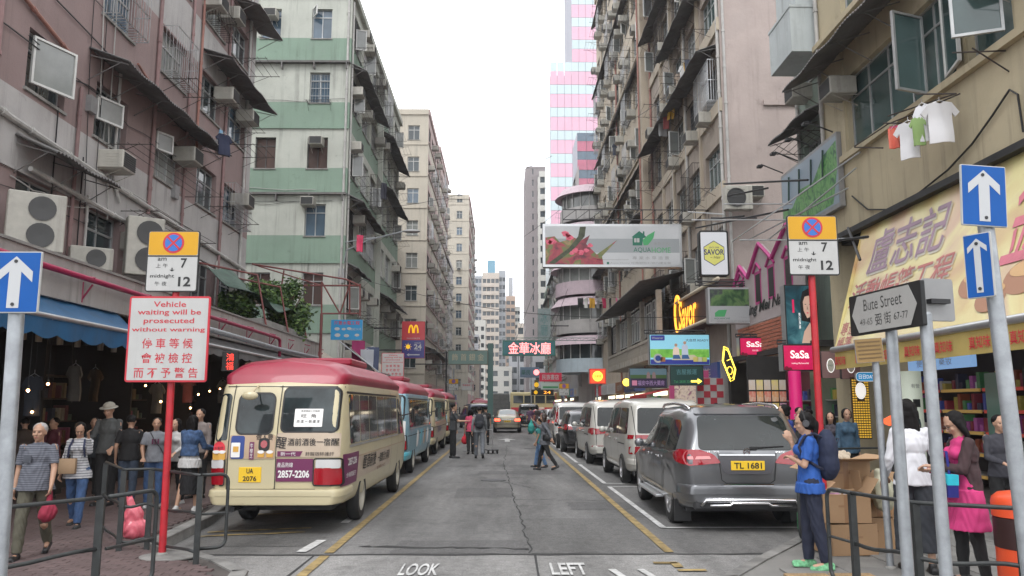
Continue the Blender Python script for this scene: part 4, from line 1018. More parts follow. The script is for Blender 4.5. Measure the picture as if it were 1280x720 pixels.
 bp.v = [(x, y-.07, z) for x, y, z in bp.v]; bo = bp.build('rear_bumper', M_cream if style != 1 else M_cyan, t, smooth=40)
 mm = MB(); mm.b2((-.65, .35, .28), (-.35, .6, .42)); mm.tube([(-.6, -.02, .34), (-.6, .5, .34)], .04, 8); mm.box((0, 3.4, .33), (1.5, 6, .1)); mm.build('underside', M_black, t)
 mm = MB(); mm.box((-.36, .02, .985), (.42, .05, .035), None, .01); mm.build('door_handle', M_black, dr)
 mm = MB(); mm.sph((-.36, -.16, 1.84), (.12, .05, .06), 14, 8); mm.tube([(-.36, .2, 1.98), (-.36, -.14, 1.86)], .012, 5); mm.build('rear_mirror', M_cream, t)
 c.plate(plate, .79, .33, .20, -.36)
 F_ = lambda *a, **k: c.patch(*a, **k)
 if style == 0:
  c.patch('advert_film', 'rear', rpoly([(-.92, 1.0), (-.70, 1.0), (-.70, 1.24), (-.92, 1.24)], .02), M_adv, .011); c.patch('advert_film', 'rear', rrect(-.68, 1.0, -.01, 1.31, .02), M_adv, .021)
  c.patch('advert_film', 'rear', rrect(.01, 1.02, .93, 1.34, .02), M_advl, .012); c.patch('advert_panel', 'rear', rrect(.02, .70, .56, 1.0, .005), M_purple, .014)
  c.text('rear', '2857-2206', .28, .80, .46, .10, M_pw, .02, None, .03); c.text('rear', '產品熱線', .15, .92, .23, .065, M_pw, .02)
  c.text('rear', '做人要', -.17, 1.285, .25, .085, M_ink, .026, None, .02); c.text('rear', '醒', .08, 1.21, .15, .15, M_ink, .02, None, .03, R(-6)); c.text('rear', '酒前酒後一宿醒', .54, 1.22, .74, .10, M_ink, .02, None, .03)
  c.patch('advert_panel', 'rear', [(.03, 1.03), (.36, 1.03), (.40, 1.10), (.03, 1.10)], M_purple, .018); c.text('rear', '新一代', .19, 1.065, .22, .05, M_pw, .024); c.text('rear', '舒醒宿醉護肝', .65, 1.065, .42, .05, M_ink, .02)
  c.patch('advert_panel', 'rear', rrect(-.385, .99, -.315, 1.22, .005), M_purple, .024); c.text('rear', '牛\n樟\n芝', -.35, 1.105, .045, .19, M_pw, .03); c.text('rear', '全\n面\n護\n肝', -.29, 1.1, .04, .19, M_adv, .026)
  c.patch('pill_pack', 'rear', rrect(-.66, 1.0, -.46, 1.30, .03), M_inkb, .024); c.patch('pill_pack_card', 'rear', rrect(-.65, 1.02, -.52, 1.21, .01), M_pw, .028); c.patch('pill_pack_card', 'rear', rrect(-.62, 1.09, -.54, 1.16, .005), M_gold, .032)
  c.patch('fuel_flap', 'rear', rrect(-.25, 1.10, -.09, 1.27, .05), M_black, .028); c.patch('reflector', 'rear', circle(-.17, 1.19, .05, 14), M_tail, .034)
  for cx in (-.86, -.78, -.21, -.08):
   c.patch('beer_mug', 'rear', rpoly([(cx-.045, .985 if cx < -.7 else 1.02), (cx+.045, .985 if cx < -.7 else 1.02), (cx+.05, 1.09), (cx-.05, 1.09)], .01), M_gold, .03); c.patch('beer_foam', 'rear', circle(cx, 1.09, .05, 12, .022), M_pw, .034)
  c.patch('round_sticker', 'rear', circle(-.83, 1.17-.03, .085, 20), M_inkr, .02); c.text('rear', '16座位', -.83, 1.14, .13, .04, M_ink, .026)
  pw = c.patch('route_card', 'rear', rrect(.24, 1.42, .66, 1.66, .01), M_pw, .016); c.text('rear', '旺  角', .45, 1.565, .22, .05, M_ink, .02, pw); c.text('rear', '西 環 一 銅 鑼 灣', .45, 1.49, .34, .045, M_ink, .02, pw); c.text('rear', '香港專線小巴服務', .47, 1.63, .28, .025, M_ink, .02, pw)
  c.patch('side_advert', 'right', rrect(.15, .40+.25, 4.2, .96, .01), M_advl, .005); c.patch('side_advert', 'right', rrect(.12, .62, 1.0, 1.05, .01), M_purple, .009)
  c.text('right', '2857-2206', .56, .94, .55, .1, M_pw, .013, None, .02); c.text('right', '全新醒酒配方', .56, .76, .6, .07, M_pw, .013); c.text('right', '醒酒前後', 2.0, .86, 1.2, .22, M_ink, .012, None, .03); c.text('right', '一宿醒活力再現', 3.4, .84, 1.3, .16, M_ink, .012, None, .02)
  c.text('right', '金華小巴', 3.2, .68, .9, .06, M_brn, .012)
 elif style == 1:
  for ax in ('right', 'left'):
   c.patch('side_advert', ax, rrect(.1, .6, 6.0, 1.13, .01), M_pblue, .005); c.patch('side_skirt_film', ax, rrect(.1, .4, 1.15, .6, .01), M_cyan, .006)
   for i, mm_ in enumerate((M_pw, M_cyan, M_adv, M_pw)): c.patch('side_advert_panel', ax, circle(2.2+.9*i, .85, .22, 16), mm_, .009)
  c.patch('advert_film', 'rear', rrect(-.9, 1.0, .93, 1.34, .02), M_pw, .013); c.text('rear', '旺角專線', .5, 1.25, .5, .1, M_inkb, .02); c.text('rear', '2998', .55, 1.1, .42, .13, M_cyan, .02, None, .03)
  c.patch('advert_film', 'rear', rrect(-.0, .62, .56, 1.0, .005), M_pblue, .014); c.text('rear', '2391-4', .0, .50, .6, .1, M_pw, .08)
 else:
  c.patch('advert_film', 'rear', rrect(.03, 1.02, .9, 1.32, .02), M_advl if style == 2 else M_pblue, .013); c.text('rear', '旅遊熱線', .45, 1.2, .6, .1, M_inkr, .02)
  c.patch('side_advert', 'right', rrect(.4, .62, 4.2, 1.1, .01), M_advl, .005); c.text('right', '新界專線', 2.2, .87, 1.6, .22, M_inkb, .012)
 t.scale = (.915, 1, 1)
 return c
minibus('nearest red roofed cream minibus with plate UA 2076 and hangover advert', -3.05, 11.02, R(-.6), ['UA', '2076'], 0)
minibus('second minibus in the queue with pale blue side film and cyan bumper', -3.2, 19.6, R(-.3), ['LW', '4821'], 1)
minibus('third red roofed minibus in the queue beyond the pale blue one', -3.25, 27.9, R(0), ['NB', '7165'], 2)
minibus('fourth and farthest minibus standing along the left kerb', -3.25, 35.6, R(.2), ['PR', '3382'], 3)
minibus('red roofed minibus in the traffic far behind the blue van', -2.2, 82, R(4), ['KX', '902'], 2)
# ---- cars
def car(label, X, Y, rz, kind_, pm, plate, cat='car', name='parked_car', group=None, lit=False):
 t = thing(name, label, cat, (X, Y, 0), rz, group)
 if kind_ == 'suv':
  L = 4.78; keys = [(0, .33, .84, 1.0, .90, 1.56, .66), (.35, .3, .9, .98, .935, 1.66, .70), (1.2, .28, .92, .98, .94, 1.70, .72), (2.4, .28, .92, .96, .94, 1.68, .71), (3.05, .28, .92, .97, .935, 1.5, .68), (3.75, .3, .92, .93, .92, 1.06, .82), (4.4, .33, .9, .8, .9, .95, .8), (4.78, .4, .8, .75, .84, .84, .76)]
  lean = lambda z: .42*max(0, (z-1.0)/.7)**1.15 if z > 1.0 else .05*max(0, (.8-z)) ; wb = (1.03, 3.92); wr = .38
 elif kind_ == 'van':
  L = 4.8; keys = [(0, .34, .80, .95, .87, 1.76, .74), (.3, .30, .86, .95, .90, 1.82, .76), (1.6, .28, .88, .95, .905, 1.86, .77), (2.9, .28, .88, .95, .905, 1.80, .75), (3.5, .28, .88, .96, .90, 1.5, .74), (4.1, .3, .87, .95, .88, 1.1, .76), (4.8, .38, .78, .8, .82, .9, .74)]
  lean = lambda z: .22*max(0, (z-.95)/.85)**1.3; wb = (.92, 3.82); wr = .33
 elif kind_ == 'hatch':
  L = 4.1; keys = [(0, .32, .76, .88, .82, 1.40, .60), (.4, .28, .82, .88, .85, 1.50, .64), (1.8, .26, .83, .88, .86, 1.53, .65), (2.6, .26, .83, .88, .85, 1.36, .62), (3.2, .28, .83, .88, .84, 1.0, .74), (4.1, .36, .72, .7, .78, .78, .7)]
  lean = lambda z: .40*max(0, (z-.9)/.6)**1.2; wb = (.75, 3.3); wr = .31
 elif kind_ == 'sedan':
  L = 4.5; keys = [(0, .34, .76, .86, .80, 1.02, .66), (.15, .3, .82, .86, .85, 1.06, .70), (.75, .28, .84, .88, .87, 1.12, .68), (1.35, .27, .84, .9, .87, 1.44, .60), (2.3, .27, .84, .9, .87, 1.46, .61), (3.0, .27, .84, .9, .86, 1.08, .7), (3.8, .3, .83, .84, .84, .94, .7), (4.5, .36, .72, .7, .76, .76, .66)]
  lean = lambda z: .05*max(0, z-.9); wb = (.95, 3.55); wr = .31
 else:  # box truck / double height cab
  L = 5.4; keys = [(0, .5, 1.0, 1.4, 1.0, 2.9, 1.0), (5.4, .5, 1.0, 1.4, 1.0, 2.9, 1.0)]; lean = lambda z: 0; wb = (1.0, 4.2); wr = .4
 c = Car(t, car_body(keys, L, lean, lambda z: .1*max(0, z-.6), rr=(.08, .12, .16, .16), endr=.34 if kind_ != 'truck' else .06, crown=.04), pm, [(sx*.88, y) for sx in (-1, 1) for y in wb], wr)
 top = max(k[5] for k in keys)
 for sx in (-1, 1):
  for y in wb: wheel(t, sx*(.80 if kind_ != 'truck' else .86), y, wr, .22, M_rim, 5 if kind_ != 'sedan' else 7)
 side = lambda nm, P, m, off=.006, r_=.05, par=None: [c.patch(nm, ax, rpoly(P, r_), m, off, par) for ax in ('left', 'right')]
 sl = lambda nm, P, wd, m, off=.008, cl=False: [c.linez(nm, ax, P, wd, m, off, None, cl) for ax in ('left', 'right')]
 rp = lambda nm, P, m, off=.006, r_=.04, par=None: c.patch(nm, 'rear', rpoly(P, r_), m, off, par)
 rs = lambda nm, P, m, off=.012, r_=.03: [c.patch(nm, 'rear', rpoly([(sx*x, z) for x, z in P], r_), m, off) for sx in (-1, 1)]
 def mirrors(y, z, w_=.9, m=pm):
  for sx in (-1, 1):
   mm = MB(); mm.sph((sx*(w_+.08), y, z), (.085, .05, .075), 12, 8); mm.tube([(sx*(w_-.06), y+.05, z-.05), (sx*(w_+.06), y, z-.02)], .03, 6); mm.build('mirror', m, t, smooth=True)
 if kind_ == 'suv':
  rw = rp('rear_window', [(-.66, 1.10), (.66, 1.10), (.60, 1.56), (-.60, 1.56)], M_cglass, .008, .08)
  rp('spoiler', [(-.62, 1.575), (.62, 1.575), (.60, 1.66), (-.60, 1.66)], pm, .022, .03)
  side('side_window', [(.42, 1.08), (1.12, 1.06), (1.10, 1.5), (.66, 1.50), (.46, 1.40)], M_cglass); side('side_window', [(1.18, 1.06), (2.05, 1.04), (2.0, 1.53), (1.17, 1.52)], M_cglass); side('side_window', [(2.12, 1.04), (3.35, 1.02), (2.65, 1.50), (2.08, 1.53)], M_cglass)
  sl('window_trim', [(.38, 1.05), (3.42, .995)], .03, M_chrome, .011); sl('window_trim', [(1.15, 1.05), (1.13, 1.53), (2.6, 1.545), (3.35, 1.03)], .022, M_chrome, .011)
  sl('panel_gap', [(1.45, .45), (1.35, .8), (1.2, 1.0)], .012, M_seam); sl('panel_gap', [(2.09, .40), (2.09, 1.0)], .012, M_seam); sl('panel_gap', [(3.3, .42), (3.38, 1.0)], .012, M_seam); sl('panel_gap', [(1.45, .42), (3.3, .40)], .012, M_seam)
  sl('shoulder_crease', [(.6, .93), (3.9, .88)], .012, M_chrome if False else pm, .012); sl('sill_trim', [(1.45, .47), (3.4, .47)], .035, M_chrome, .012)
  for sx in (-1, 1):
   for y in (1.65, 2.6): mm = MB(); mm.box((sx*.955, y, .93), (.03, .2, .035), None, .012); mm.build('door_handle', M_chrome, t)
   mm = MB(); mm.tube([(sx*.64, .62, 1.66), (sx*.66, .8, 1.71), (sx*.67, 1.6, 1.745), (sx*.66, 2.5, 1.72), (sx*.64, 2.75, 1.68)], .022, 8); mm.build('roof_rail', M_chrome, t, smooth=True)
   mm = MB(); mm.box((sx*.95, 2.48, .33), (.13, 1.9, .04), None, .015); mm.build('running_board', M_alum, t)
   mm = MB()
   for yw in wb: mm.grid([[(sx*(.935 if k in (0, 12) else .945), yw+(wr*1.13+d)*math.cos(math.pi*k/12), wr+(wr*1.13+d)*math.sin(math.pi*k/12)) for k in range(13)] for d in (0, .05)])
   mm.build('wheel_arch_lip', pm, t)
   mm = MB(); mm.b2((sx*.70, .45, .10), (sx*.93, .48, .40)); mm.build('mud_flap', M_black, t)
  for sx in (-1, 1):
   ol = [(.36, .93), (.62, .905), (.82, .89), (.86, 1.00), (.80, 1.10), (.64, 1.10), (.46, 1.04)]
   c.patch('tail_light', 'rear', rpoly([(sx*x, z) for x, z in ol], .04), M_tail, .016)
   c.patch('tail_light', 'left' if sx < 0 else 'right', rpoly([(.04, .90), (.28, .93), (.52, 1.01), (.30, 1.10), (.08, 1.10)], .03), M_tail, .016)
   c.patch('lamp_strip', 'rear', rpoly([(sx*.50, .985), (sx*.80, .975), (sx*.80, 1.01), (sx*.52, 1.015)], .01), mat('lamp_pink', (.7, .25, .25), .15, coat=1), .02)
   c.patch('reflector', 'rear', rrect(min(sx*.42, sx*.74), .585, max(sx*.42, sx*.74), .615, .01), M_tail, .03)
  c.patch('plate_recess', 'rear', rpoly([(-.40, 1.02), (.40, 1.02), (.33, .80), (.26, .78), (-.26, .78), (-.33, .80)], .03), M_trim if False else mat('recess_shadow_grey', (.10, .10, .11), .4, .4, coat=.3), .010)
  c.linez('grip_strip', 'rear', [(-.38, 1.03), (.38, 1.03)], .018, M_alum, .02); c.linez('panel_gap', 'rear', [(-.40, 1.06), (-.36, .70), (-.30, .66), (.30, .66), (.36, .70), (.40, 1.06)], .012, M_seam, .012)
  c.linez('bumper_chrome', 'rear', [(-.34, .64), (.34, .64)], .025, M_chrome, .035)
  b2 = car_body([(0, .40, .86, .5, .89, .64, .87), (.7, .36, .94, .5, .955, .66, .94)], .72, rr=(.03, .05, .05, .05), endr=.34, crown=0); b2.v = [(x, y-.045, z) for x, y, z in b2.v]; b2.build('rear_bumper', pm, t, smooth=40)
  cb = MB(); cb.tube([(-.66, -.06, .36), (-.60, -.07, .44), (.60, -.07, .44), (.66, -.06, .36)], .028, 8); cb.tube([(-.55, -.075, .37), (-.28, -.08, .37), (-.24, -.08, .40), (.24, -.08, .40), (.28, -.08, .37), (.55, -.075, .37)], .022, 8); cb.build('bumper_bar', M_chrome, t, smooth=True)
  cb = MB(); cb.box((0, .02, .38), (1.5, .12, .16), None, .03); cb.box((0, 2.4, .30), (1.6, 4.2, .1)); cb.build('lower_valance', M_trim, t)
  p, n = c.hit('rear', 0, 1.075); cb = MB(); cb.lathe([(.048, 0), (.048, .012), (.038, .012), (.038, .006)], 20, frame_of(p+n*.01, (1, 0, 0)))
  for a in (90, 210, 330): cb.tube([p+n*.018, p+n*.018+Vector((.04*math.cos(R(a)), 0, .04*math.sin(R(a))))], .004, 4)
  cb.build('badge', M_chrome, t); c.text('rear', 'ML 350', -.46, 1.07, .16, .03, M_chrome, .014); c.text('rear', '4MATIC', .46, 1.07, .14, .025, M_chrome, .014)
  p, n = c.hit('rear', .2, 1.14); cb = MB(); cb.tube([(.12, p.y-.02, 1.13), (.52, p.y-.0, 1.15)], .014, 6); cb.box((.1, p.y-.02, 1.125), (.1, .04, .05), None, .01); cb.build('rear_wiper', M_black, t)
  c.plate([plate], .895, .46, .125); mirrors(3.15, 1.07, .93)
 elif kind_ == 'van':
  st = pm.name
  rp('rear_window', [(-.68, 1.12), (.68, 1.12), (.64, 1.66), (-.64, 1.66)], M_cglass, .008, .06)
  side('side_window', [(.28, 1.10), (1.35, 1.08), (1.33, 1.66), (.42, 1.66)], M_cglass); side('side_window', [(1.43, 1.08), (2.5, 1.06), (2.48, 1.66), (1.42, 1.67)], M_cglass, .004); side('side_window', [(2.58, 1.06), (3.75, 1.02), (3.2, 1.52), (2.6, 1.65)], M_cglass)
  sl('panel_gap', [(1.4, .40), (1.4, 1.04)], .012, M_seam); sl('panel_gap', [(2.54, .36), (2.54, 1.04)], .012, M_seam); sl('panel_gap', [(3.65, .40), (3.68, 1.0)], .012, M_seam); sl('slide_rail', [(.45, .88), (1.4, .88)], .025, M_seam); sl('sill_moulding', [(1.3, .40), (3.4, .40)], .07, pm, .02)
  for sx in (-1, 1):
   for y in (1.6, 2.75): mm = MB(); mm.box((sx*.92, y, .95), (.03, .2, .035), None, .012); mm.build('door_handle', M_chrome, t)
  c.linez('panel_gap', 'rear', [(-.74, 1.7), (-.70, .56), (.70, .56), (.74, 1.7)], .012, M_seam, .010)
  if 'red strip' in label:
   rp('lamp_strip', [(-.82, 1.0), (.82, 1.0), (.82, 1.085), (-.82, 1.085)], M_tail, .018, .01)
   for sx in (-1, 1): c.patch('tail_light', 'rear', rrect(min(sx*.62, sx*.84), .68, max(sx*.62, sx*.84), .84, .02), M_tail, .014); c.patch('lamp_strip', 'left' if sx < 0 else 'right', rrect(.03, 1.0, .22, 1.085, .01), M_tail, .012)
  elif 'upright' in label:
   for sx in (-1, 1): c.patch('tail_light', 'rear', rrect(min(sx*.70, sx*.80), 1.0, max(sx*.70, sx*.80), 1.72, .03), M_tail, .016); c.patch('tail_light', 'left' if sx < 0 else 'right', rrect(.05, 1.02, .17, 1.70, .03), M_tail, .012); c.patch('reflector', 'rear', rpoly([(sx*.68, .40), (sx*.80, .42), (sx*.78, .62)], .01), M_tail, .02)
  else:
   for sx in (-1, 1):
    c.patch('tail_light', 'rear', rpoly([(sx*.42, .92), (sx*.84, .88), (sx*.84, 1.06), (sx*.44, 1.05)], .03), M_tail, .016); c.patch('tail_light', 'left' if sx < 0 else 'right', rpoly([(.03, .90), (.42, .94), (.34, 1.05), (.05, 1.08)], .03), M_tail, .012)
    c.patch('reflector', 'rear', rrect(min(sx*.5, sx*.8), .54, max(sx*.5, sx*.8), .58, .01), M_tail, .05)
  b2 = car_body([(0, .36, .82, .45, .85, .58, .84), (.6, .33, .9, .45, .92, .60, .90)], .62, rr=(.03, .05, .05, .05), endr=.34, crown=0); b2.v = [(x, y-.05, z) for x, y, z in b2.v]; b2.build('rear_bumper', pm, t, smooth=40)
  cb = MB(); cb.box((0, 2.4, .28), (1.5, 4.2, .1)); cb.box((0, .1, .30), (1.4, .2, .1)); cb.build('underside', M_trim, t)
  c.plate([plate], .80, .42, .12); mirrors(3.5, 1.12, .90)
 elif kind_ in ('hatch',):
  rp('rear_window', [(-.58, .98), (.58, .98), (.52, 1.36), (-.52, 1.36)], M_cglass, .008, .06)
  side('side_window', [(.45, .96), (1.15, .94), (1.13, 1.38), (.65, 1.36)], M_cglass); side('side_window', [(1.2, .94), (2.0, .93), (1.95, 1.4), (1.2, 1.39)], M_cglass); side('side_window', [(2.06, .93), (2.95, .92), (2.5, 1.33), (2.05, 1.39)], M_cglass)
  for sx in (-1, 1): c.patch('tail_light', 'rear', rpoly([(sx*.50, .86), (sx*.80, .84), (sx*.78, 1.05), (sx*.60, 1.0)], .03), M_tail, .014); c.patch('tail_light', 'left' if sx < 0 else 'right', rpoly([(.03, .84), (.3, .88), (.3, .98), (.08, 1.0)], .03), M_tail, .012)
  sl('panel_gap', [(1.17, .42), (1.17, .92)], .012, M_seam); sl('panel_gap', [(2.02, .38), (2.02, .92)], .012, M_seam); c.linez('panel_gap', 'rear', [(-.7, .85), (-.62, .56), (.62, .56), (.7, .85)], .012, M_seam, .01)
  c.plate([plate], .68, .42, .12); mirrors(2.8, .98, .84); cb = MB(); cb.box((0, 2, .27), (1.4, 3.6, .1)); cb.build('underside', M_trim, t)
 elif kind_ == 'sedan':
  lm = M_taillit if lit else M_tail
  P, n = c.hit('top', 0, 1.0)
  c.patch('rear_window', 'top', rpoly([(-.55, .80), (.55, .80), (.50, 1.28), (-.50, 1.28)], .05), M_cglass if 'gold' not in label else mat('rear_glass_pale', (.25, .28, .29), .08, spec=.9), .006, cell=.1)
  side('side_window', [(.95, .98), (1.6, .96), (1.58, 1.34), (1.35, 1.33)], M_cglass); side('side_window', [(1.66, .96), (2.85, .94), (2.35, 1.34), (1.65, 1.36)], M_cglass)
  for sx in (-1, 1): c.patch('tail_light', 'rear', rpoly([(sx*.46, .76), (sx*.79, .74), (sx*.78, .92), (sx*.5, .90)], .03), lm, .016); c.patch('tail_light', 'left' if sx < 0 else 'right', rpoly([(.03, .76), (.25, .78), (.2, .90), (.05, .92)], .02), lm, .012)
  c.linez('panel_gap', 'rear', [(-.5, .95), (-.46, .6), (.46, .6), (.5, .95)], .012, M_seam, .01); c.linez('trunk_trim', 'rear', [(-.4, .86), (.4, .86)], .03, M_chrome, .02)
  sl('panel_gap', [(1.63, .4), (1.63, .95)], .012, M_seam); sl('panel_gap', [(2.9, .4), (2.9, .92)], .012, M_seam); c.linez('bumper_line', 'rear', [(-.78, .52), (.78, .52)], .02, M_seam, .012)
  c.plate([plate], .73, .42, .11); mirrors(2.75, 1.0, .86); cb = MB(); cb.box((0, 2.2, .26), (1.4, 4.0, .1)); cb.build('underside', M_trim, t)
  if 'taxi' in label: cb = MB(); cb.box((0, 1.9, 1.54), (.42, .14, .12), None, .03); cb.build('taxi_sign', mat('taxi_lamp', (.7, .7, .6), .4), t)
 else:
  c.patch('rear_shutter', 'rear', rrect(-.9, .75, .9, 2.8, .02), mat('truck_shutter', (.10, .10, .095), .6, var=.3), .01); [c.linez('panel_gap', 'rear', [(-.88, z), (.88, z)], .02, M_seam, .014) for z in (1.1, 1.5, 1.9, 2.3)]
  for sx in (-1, 1): c.patch('tail_light', 'rear', rrect(min(sx*.7, sx*.95), .55, max(sx*.7, sx*.95), .68, .01), M_taillit if lit else M_tail, .02)
  c.plate([plate], .62, .4, .1)
 return c
P_grey = mat('paint_metallic_grey', (.165, .17, .18), .28, .68, var=.06, coat=.8); P_pearl = mat('paint_pearl_white', (.50, .49, .45), .3, .1, var=.03, coat=.7); P_white = mat('paint_white', (.60, .60, .58), .3, 0, coat=.7)
P_silver = mat('paint_silver', (.30, .31, .32), .3, .7, coat=.6); P_gold = mat('paint_champagne', (.34, .31, .24), .3, .6, coat=.6); P_blk = mat('paint_black', (.01, .01, .012), .2, 0, coat=.8); P_taxi = mat('paint_taxi_red', (.42, .01, .02), .35, coat=.5); P_navy = mat('paint_navy', (.015, .025, .06), .3, coat=.6)
gp = 'cars parked in the right hand bays'
car('dark grey SUV with plate TL 1681 in the nearest right hand bay', 3.36, 11.15, R(-1.2), 'suv', P_grey, 'TL 1681', group=gp)
car('pearl white van with a red strip lamp, parked ahead of the grey SUV', 3.58, 17.4, R(.3), 'van', P_pearl, 'SK 3906', 'van', 'parked_van', gp)
car('pearl white people carrier with wide red tail lights, third in the row', 3.42, 23.4, R(.6), 'van', P_pearl, 'RB 518', 'van', 'parked_van', gp)
car('small dark car tucked in front of the white people carriers', 3.1, 29.7, R(0), 'hatch', P_blk, 'MG 2290', group=gp)
car('white people carrier with upright red tail lights', 3.15, 35.2, R(0), 'van', P_white, 'PV 7741', 'van', 'parked_van', gp)
car('silver hatchback at the far end of the parked row', 3.15, 41.3, R(0), 'hatch', P_silver, 'NT 663', group=gp)
car('second silver hatchback beyond the parked row, nearly hidden', 3.2, 47, R(0), 'hatch', P_silver, 'LC 1102', group=gp)
gt = 'traffic waiting at the far junction'
car('gold saloon with lit brake lights in the middle of the road', .33, 52, R(0), 'sedan', P_gold, 'HS 4527', group=gt, name='saloon_car', lit=True)
car('black people carrier stopped beyond the gold saloon', 2.2, 66, R(0), 'van', P_blk, 'JB 88', 'van', 'van', gt)
car('red taxi beyond the parked row of cars', 2.9, 57.5, R(0), 'sedan', P_taxi, 'DL 945', 'taxi', 'taxi', gt)
car('navy van angled out of the left kerb lane far ahead', -1.7, 61, R(12), 'van', P_navy, 'EF 3301', 'van', 'van', gt)
car('grey box truck standing left of centre in the far traffic', -.3, 78, R(0), 'truck', mat('paint_truck_grey', (.08, .085, .08), .5), 'AB 120', 'truck', 'box_truck', gt, True)
# double deck bus turning across the far end
bs = thing('coach', 'cream and red coach crossing the far end of the street', 'coach', (1.6, 96, 0), 0)
mb = MB(); mb.box((3.6, 1.2, 1.9), (8.5, 2.4, 2.9), None, .15); mb.build('body', mat('coach_cream', (.55, .47, .25), .4), bs)
for i in range(6): mb = MB(); mb.box((.3+i*1.3, -.02, 2.5), (1.15, .06, .9), None, .04); mb.build('window', M_cglass2, bs)
mb = MB(); mb.box((3.6, -.01, 1.3), (8.3, .05, .5)); mb.build('stripe', M_inkr, bs); mb = MB(); mb.cyl((1.2, -.1, .5), (1.2, .3, .5), .5, n=20); mb.cyl((6.2, -.1, .5), (6.2, .3, .5), .5, n=20); mb.build('wheel', M_rubber, bs)
# ---------------------------------------------------------------- people: one continuous body, clothes and hair over it
M_skin = mat('skin', (.42, .25, .17), .55, var=.08, vscale=14); M_skin2 = mat('skin_tan', (.33, .19, .125), .55, var=.08, vscale=14)
M_hair = mat('hair_black', (.008, .007, .007), .65, var=.3, vscale=30, spec=.15); M_hairg = mat('hair_grey', (.28, .27, .26), .6, var=.4, vscale=30); M_hairb = mat('hair_brown', (.035, .02, .015), .5, var=.3, vscale=30)
def cloth(name, c, var=.18, vs=9, **k): return mat('cloth_'+name, c, .85, var=var, vscale=vs, **k)
def stripes(name, c1, c2, sc, axis='Z', w_=.5):
 if name in _mc: return _mc[name]
 m = mat(name, c1, .85); nt = m.node_tree; b = nt.nodes['Principled BSDF']; tc = nt.nodes.new('ShaderNodeTexCoord'); sp = nt.nodes.new('ShaderNodeSeparateXYZ')
 nt.links.new(tc.outputs['Object'], sp.inputs[0]); mu = nt.nodes.new('ShaderNodeMath'); mu.operation = 'MULTIPLY'; mu.inputs[1].default_value = sc; nt.links.new(sp.outputs[axis], mu.inputs[0])
 fr = nt.nodes.new('ShaderNodeMath'); fr.operation = 'FRACT'; nt.links.new(mu.outputs[0], fr.inputs[0]); g = nt.nodes.new('ShaderNodeMath'); g.operation = 'GREATER_THAN'; g.inputs[1].default_value = w_; nt.links.new(fr.outputs[0], g.inputs[0])
 mx_ = nt.nodes.new('ShaderNodeMix'); mx_.data_type = 'RGBA'; mx_.inputs['A'].default_value = tuple(c1)+(1,); mx_.inputs['B'].default_value = tuple(c2)+(1,); nt.links.new(g.outputs[0], mx_.inputs['Factor']); nt.links.new(mx_.outputs['Result'], b.inputs['Base Color']); return m
def capsule(mb, a, b, r0, r1=None, n=10):
 a = Vector(a); b = Vector(b); r1 = r0 if r1 is None else r1; d = b-a
 q = d.to_track_quat('Z', 'Y').to_matrix() if d.length > 1e-6 else Matrix.Identity(3)
 Lh = d.length; prof = []
 for i in range(1, 5): t = -math.pi/2+math.pi/2*i/5; prof.append((r0*math.cos(t), r0*math.sin(t)))
 prof.append((r0, 0)); prof.append((r1, Lh))
 for i in range(1, 5): t = math.pi/2*i/5; prof.append((r1*math.cos(t), Lh+r1*math.sin(t)))
 M = Matrix.Translation(a) @ q.to_4x4(); vs = [M @ Vector((0, 0, -r0))]; fs = []
 for r_, z in prof:
  for j in range(n): t = 2*math.pi*j/n; vs.append(M @ Vector((r_*math.cos(t), r_*math.sin(t), z)))
 vs.append(M @ Vector((0, 0, Lh+r1))); k = len(prof); e = len(vs)-1
 for j in range(n):
  j2 = (j+1) % n; fs.append((0, 1+j2, 1+j)); fs.append((e, 1+(k-1)*n+j, 1+(k-1)*n+j2))
  for i in range(k-1): fs.append((1+i*n+j, 1+i*n+j2, 1+(i+1)*n+j2, 1+(i+1)*n+j))
 mb.add(vs, fs)
def ecyl(mb, a, b, ra, rb, n=18):
 """flat ended oval sleeve from a to b, radii (x,y)"""
 vs = [];
 for p, r_ in ((a, ra), (b, rb)): vs += [(p[0]+r_[0]*math.cos(2*math.pi*i/n), p[1]+r_[1]*math.sin(2*math.pi*i/n), p[2]) for i in range(n)]
 mb.add(vs, [(i, (i+1) % n, n+(i+1) % n, n+i) for i in range(n)]+[tuple(range(n-1, -1, -1)), tuple(range(n, 2*n))])
def fuse(mb, name, m, parent, vox, wr=0, it=2, cut=None):
 """union of overlapping closed forms as one smooth skin"""
 me = mb.mesh(name, m); o = bpy.data.objects.new(name, me); md = o.modifiers.new('r', 'REMESH'); md.mode = 'VOXEL'; md.voxel_size = vox
 sm = o.modifiers.new('s', 'SMOOTH'); sm.factor = .5; sm.iterations = it
 me2 = evald(o); bpy.data.objects.remove(o); bpy.data.meshes.remove(me)
 if wr:
  n_ = len(me2.vertices); co = np.empty(n_*3, 'f'); me2.vertices.foreach_get('co', co); no = np.empty(n_*3, 'f'); me2.vertices.foreach_get('normal', no); co = co.reshape(-1, 3); no = no.reshape(-1, 3)
  d = (np.sin(co[:, 2]*46+7*np.sin(co[:, 0]*19+co[:, 1]*11))*.5+np.sin(co[:, 2]*21+co[:, 0]*33+5*np.sin(co[:, 1]*17))*.5)*wr
  co += no*d[:, None]; me2.vertices.foreach_set('co', co.ravel())
 me2.name = name; me2.materials.clear(); me2.materials.append(m); smooth_mesh(me2)
 return obj(name, me2, parent)
def dirv(pitch, out=0, sx=1):
 """limb direction from straight down: pitch forward (+y), out sideways"""
 p, o = R(pitch), R(out); return Vector((sx*math.sin(o), math.sin(p)*math.cos(o), -math.cos(p)*math.cos(o)))
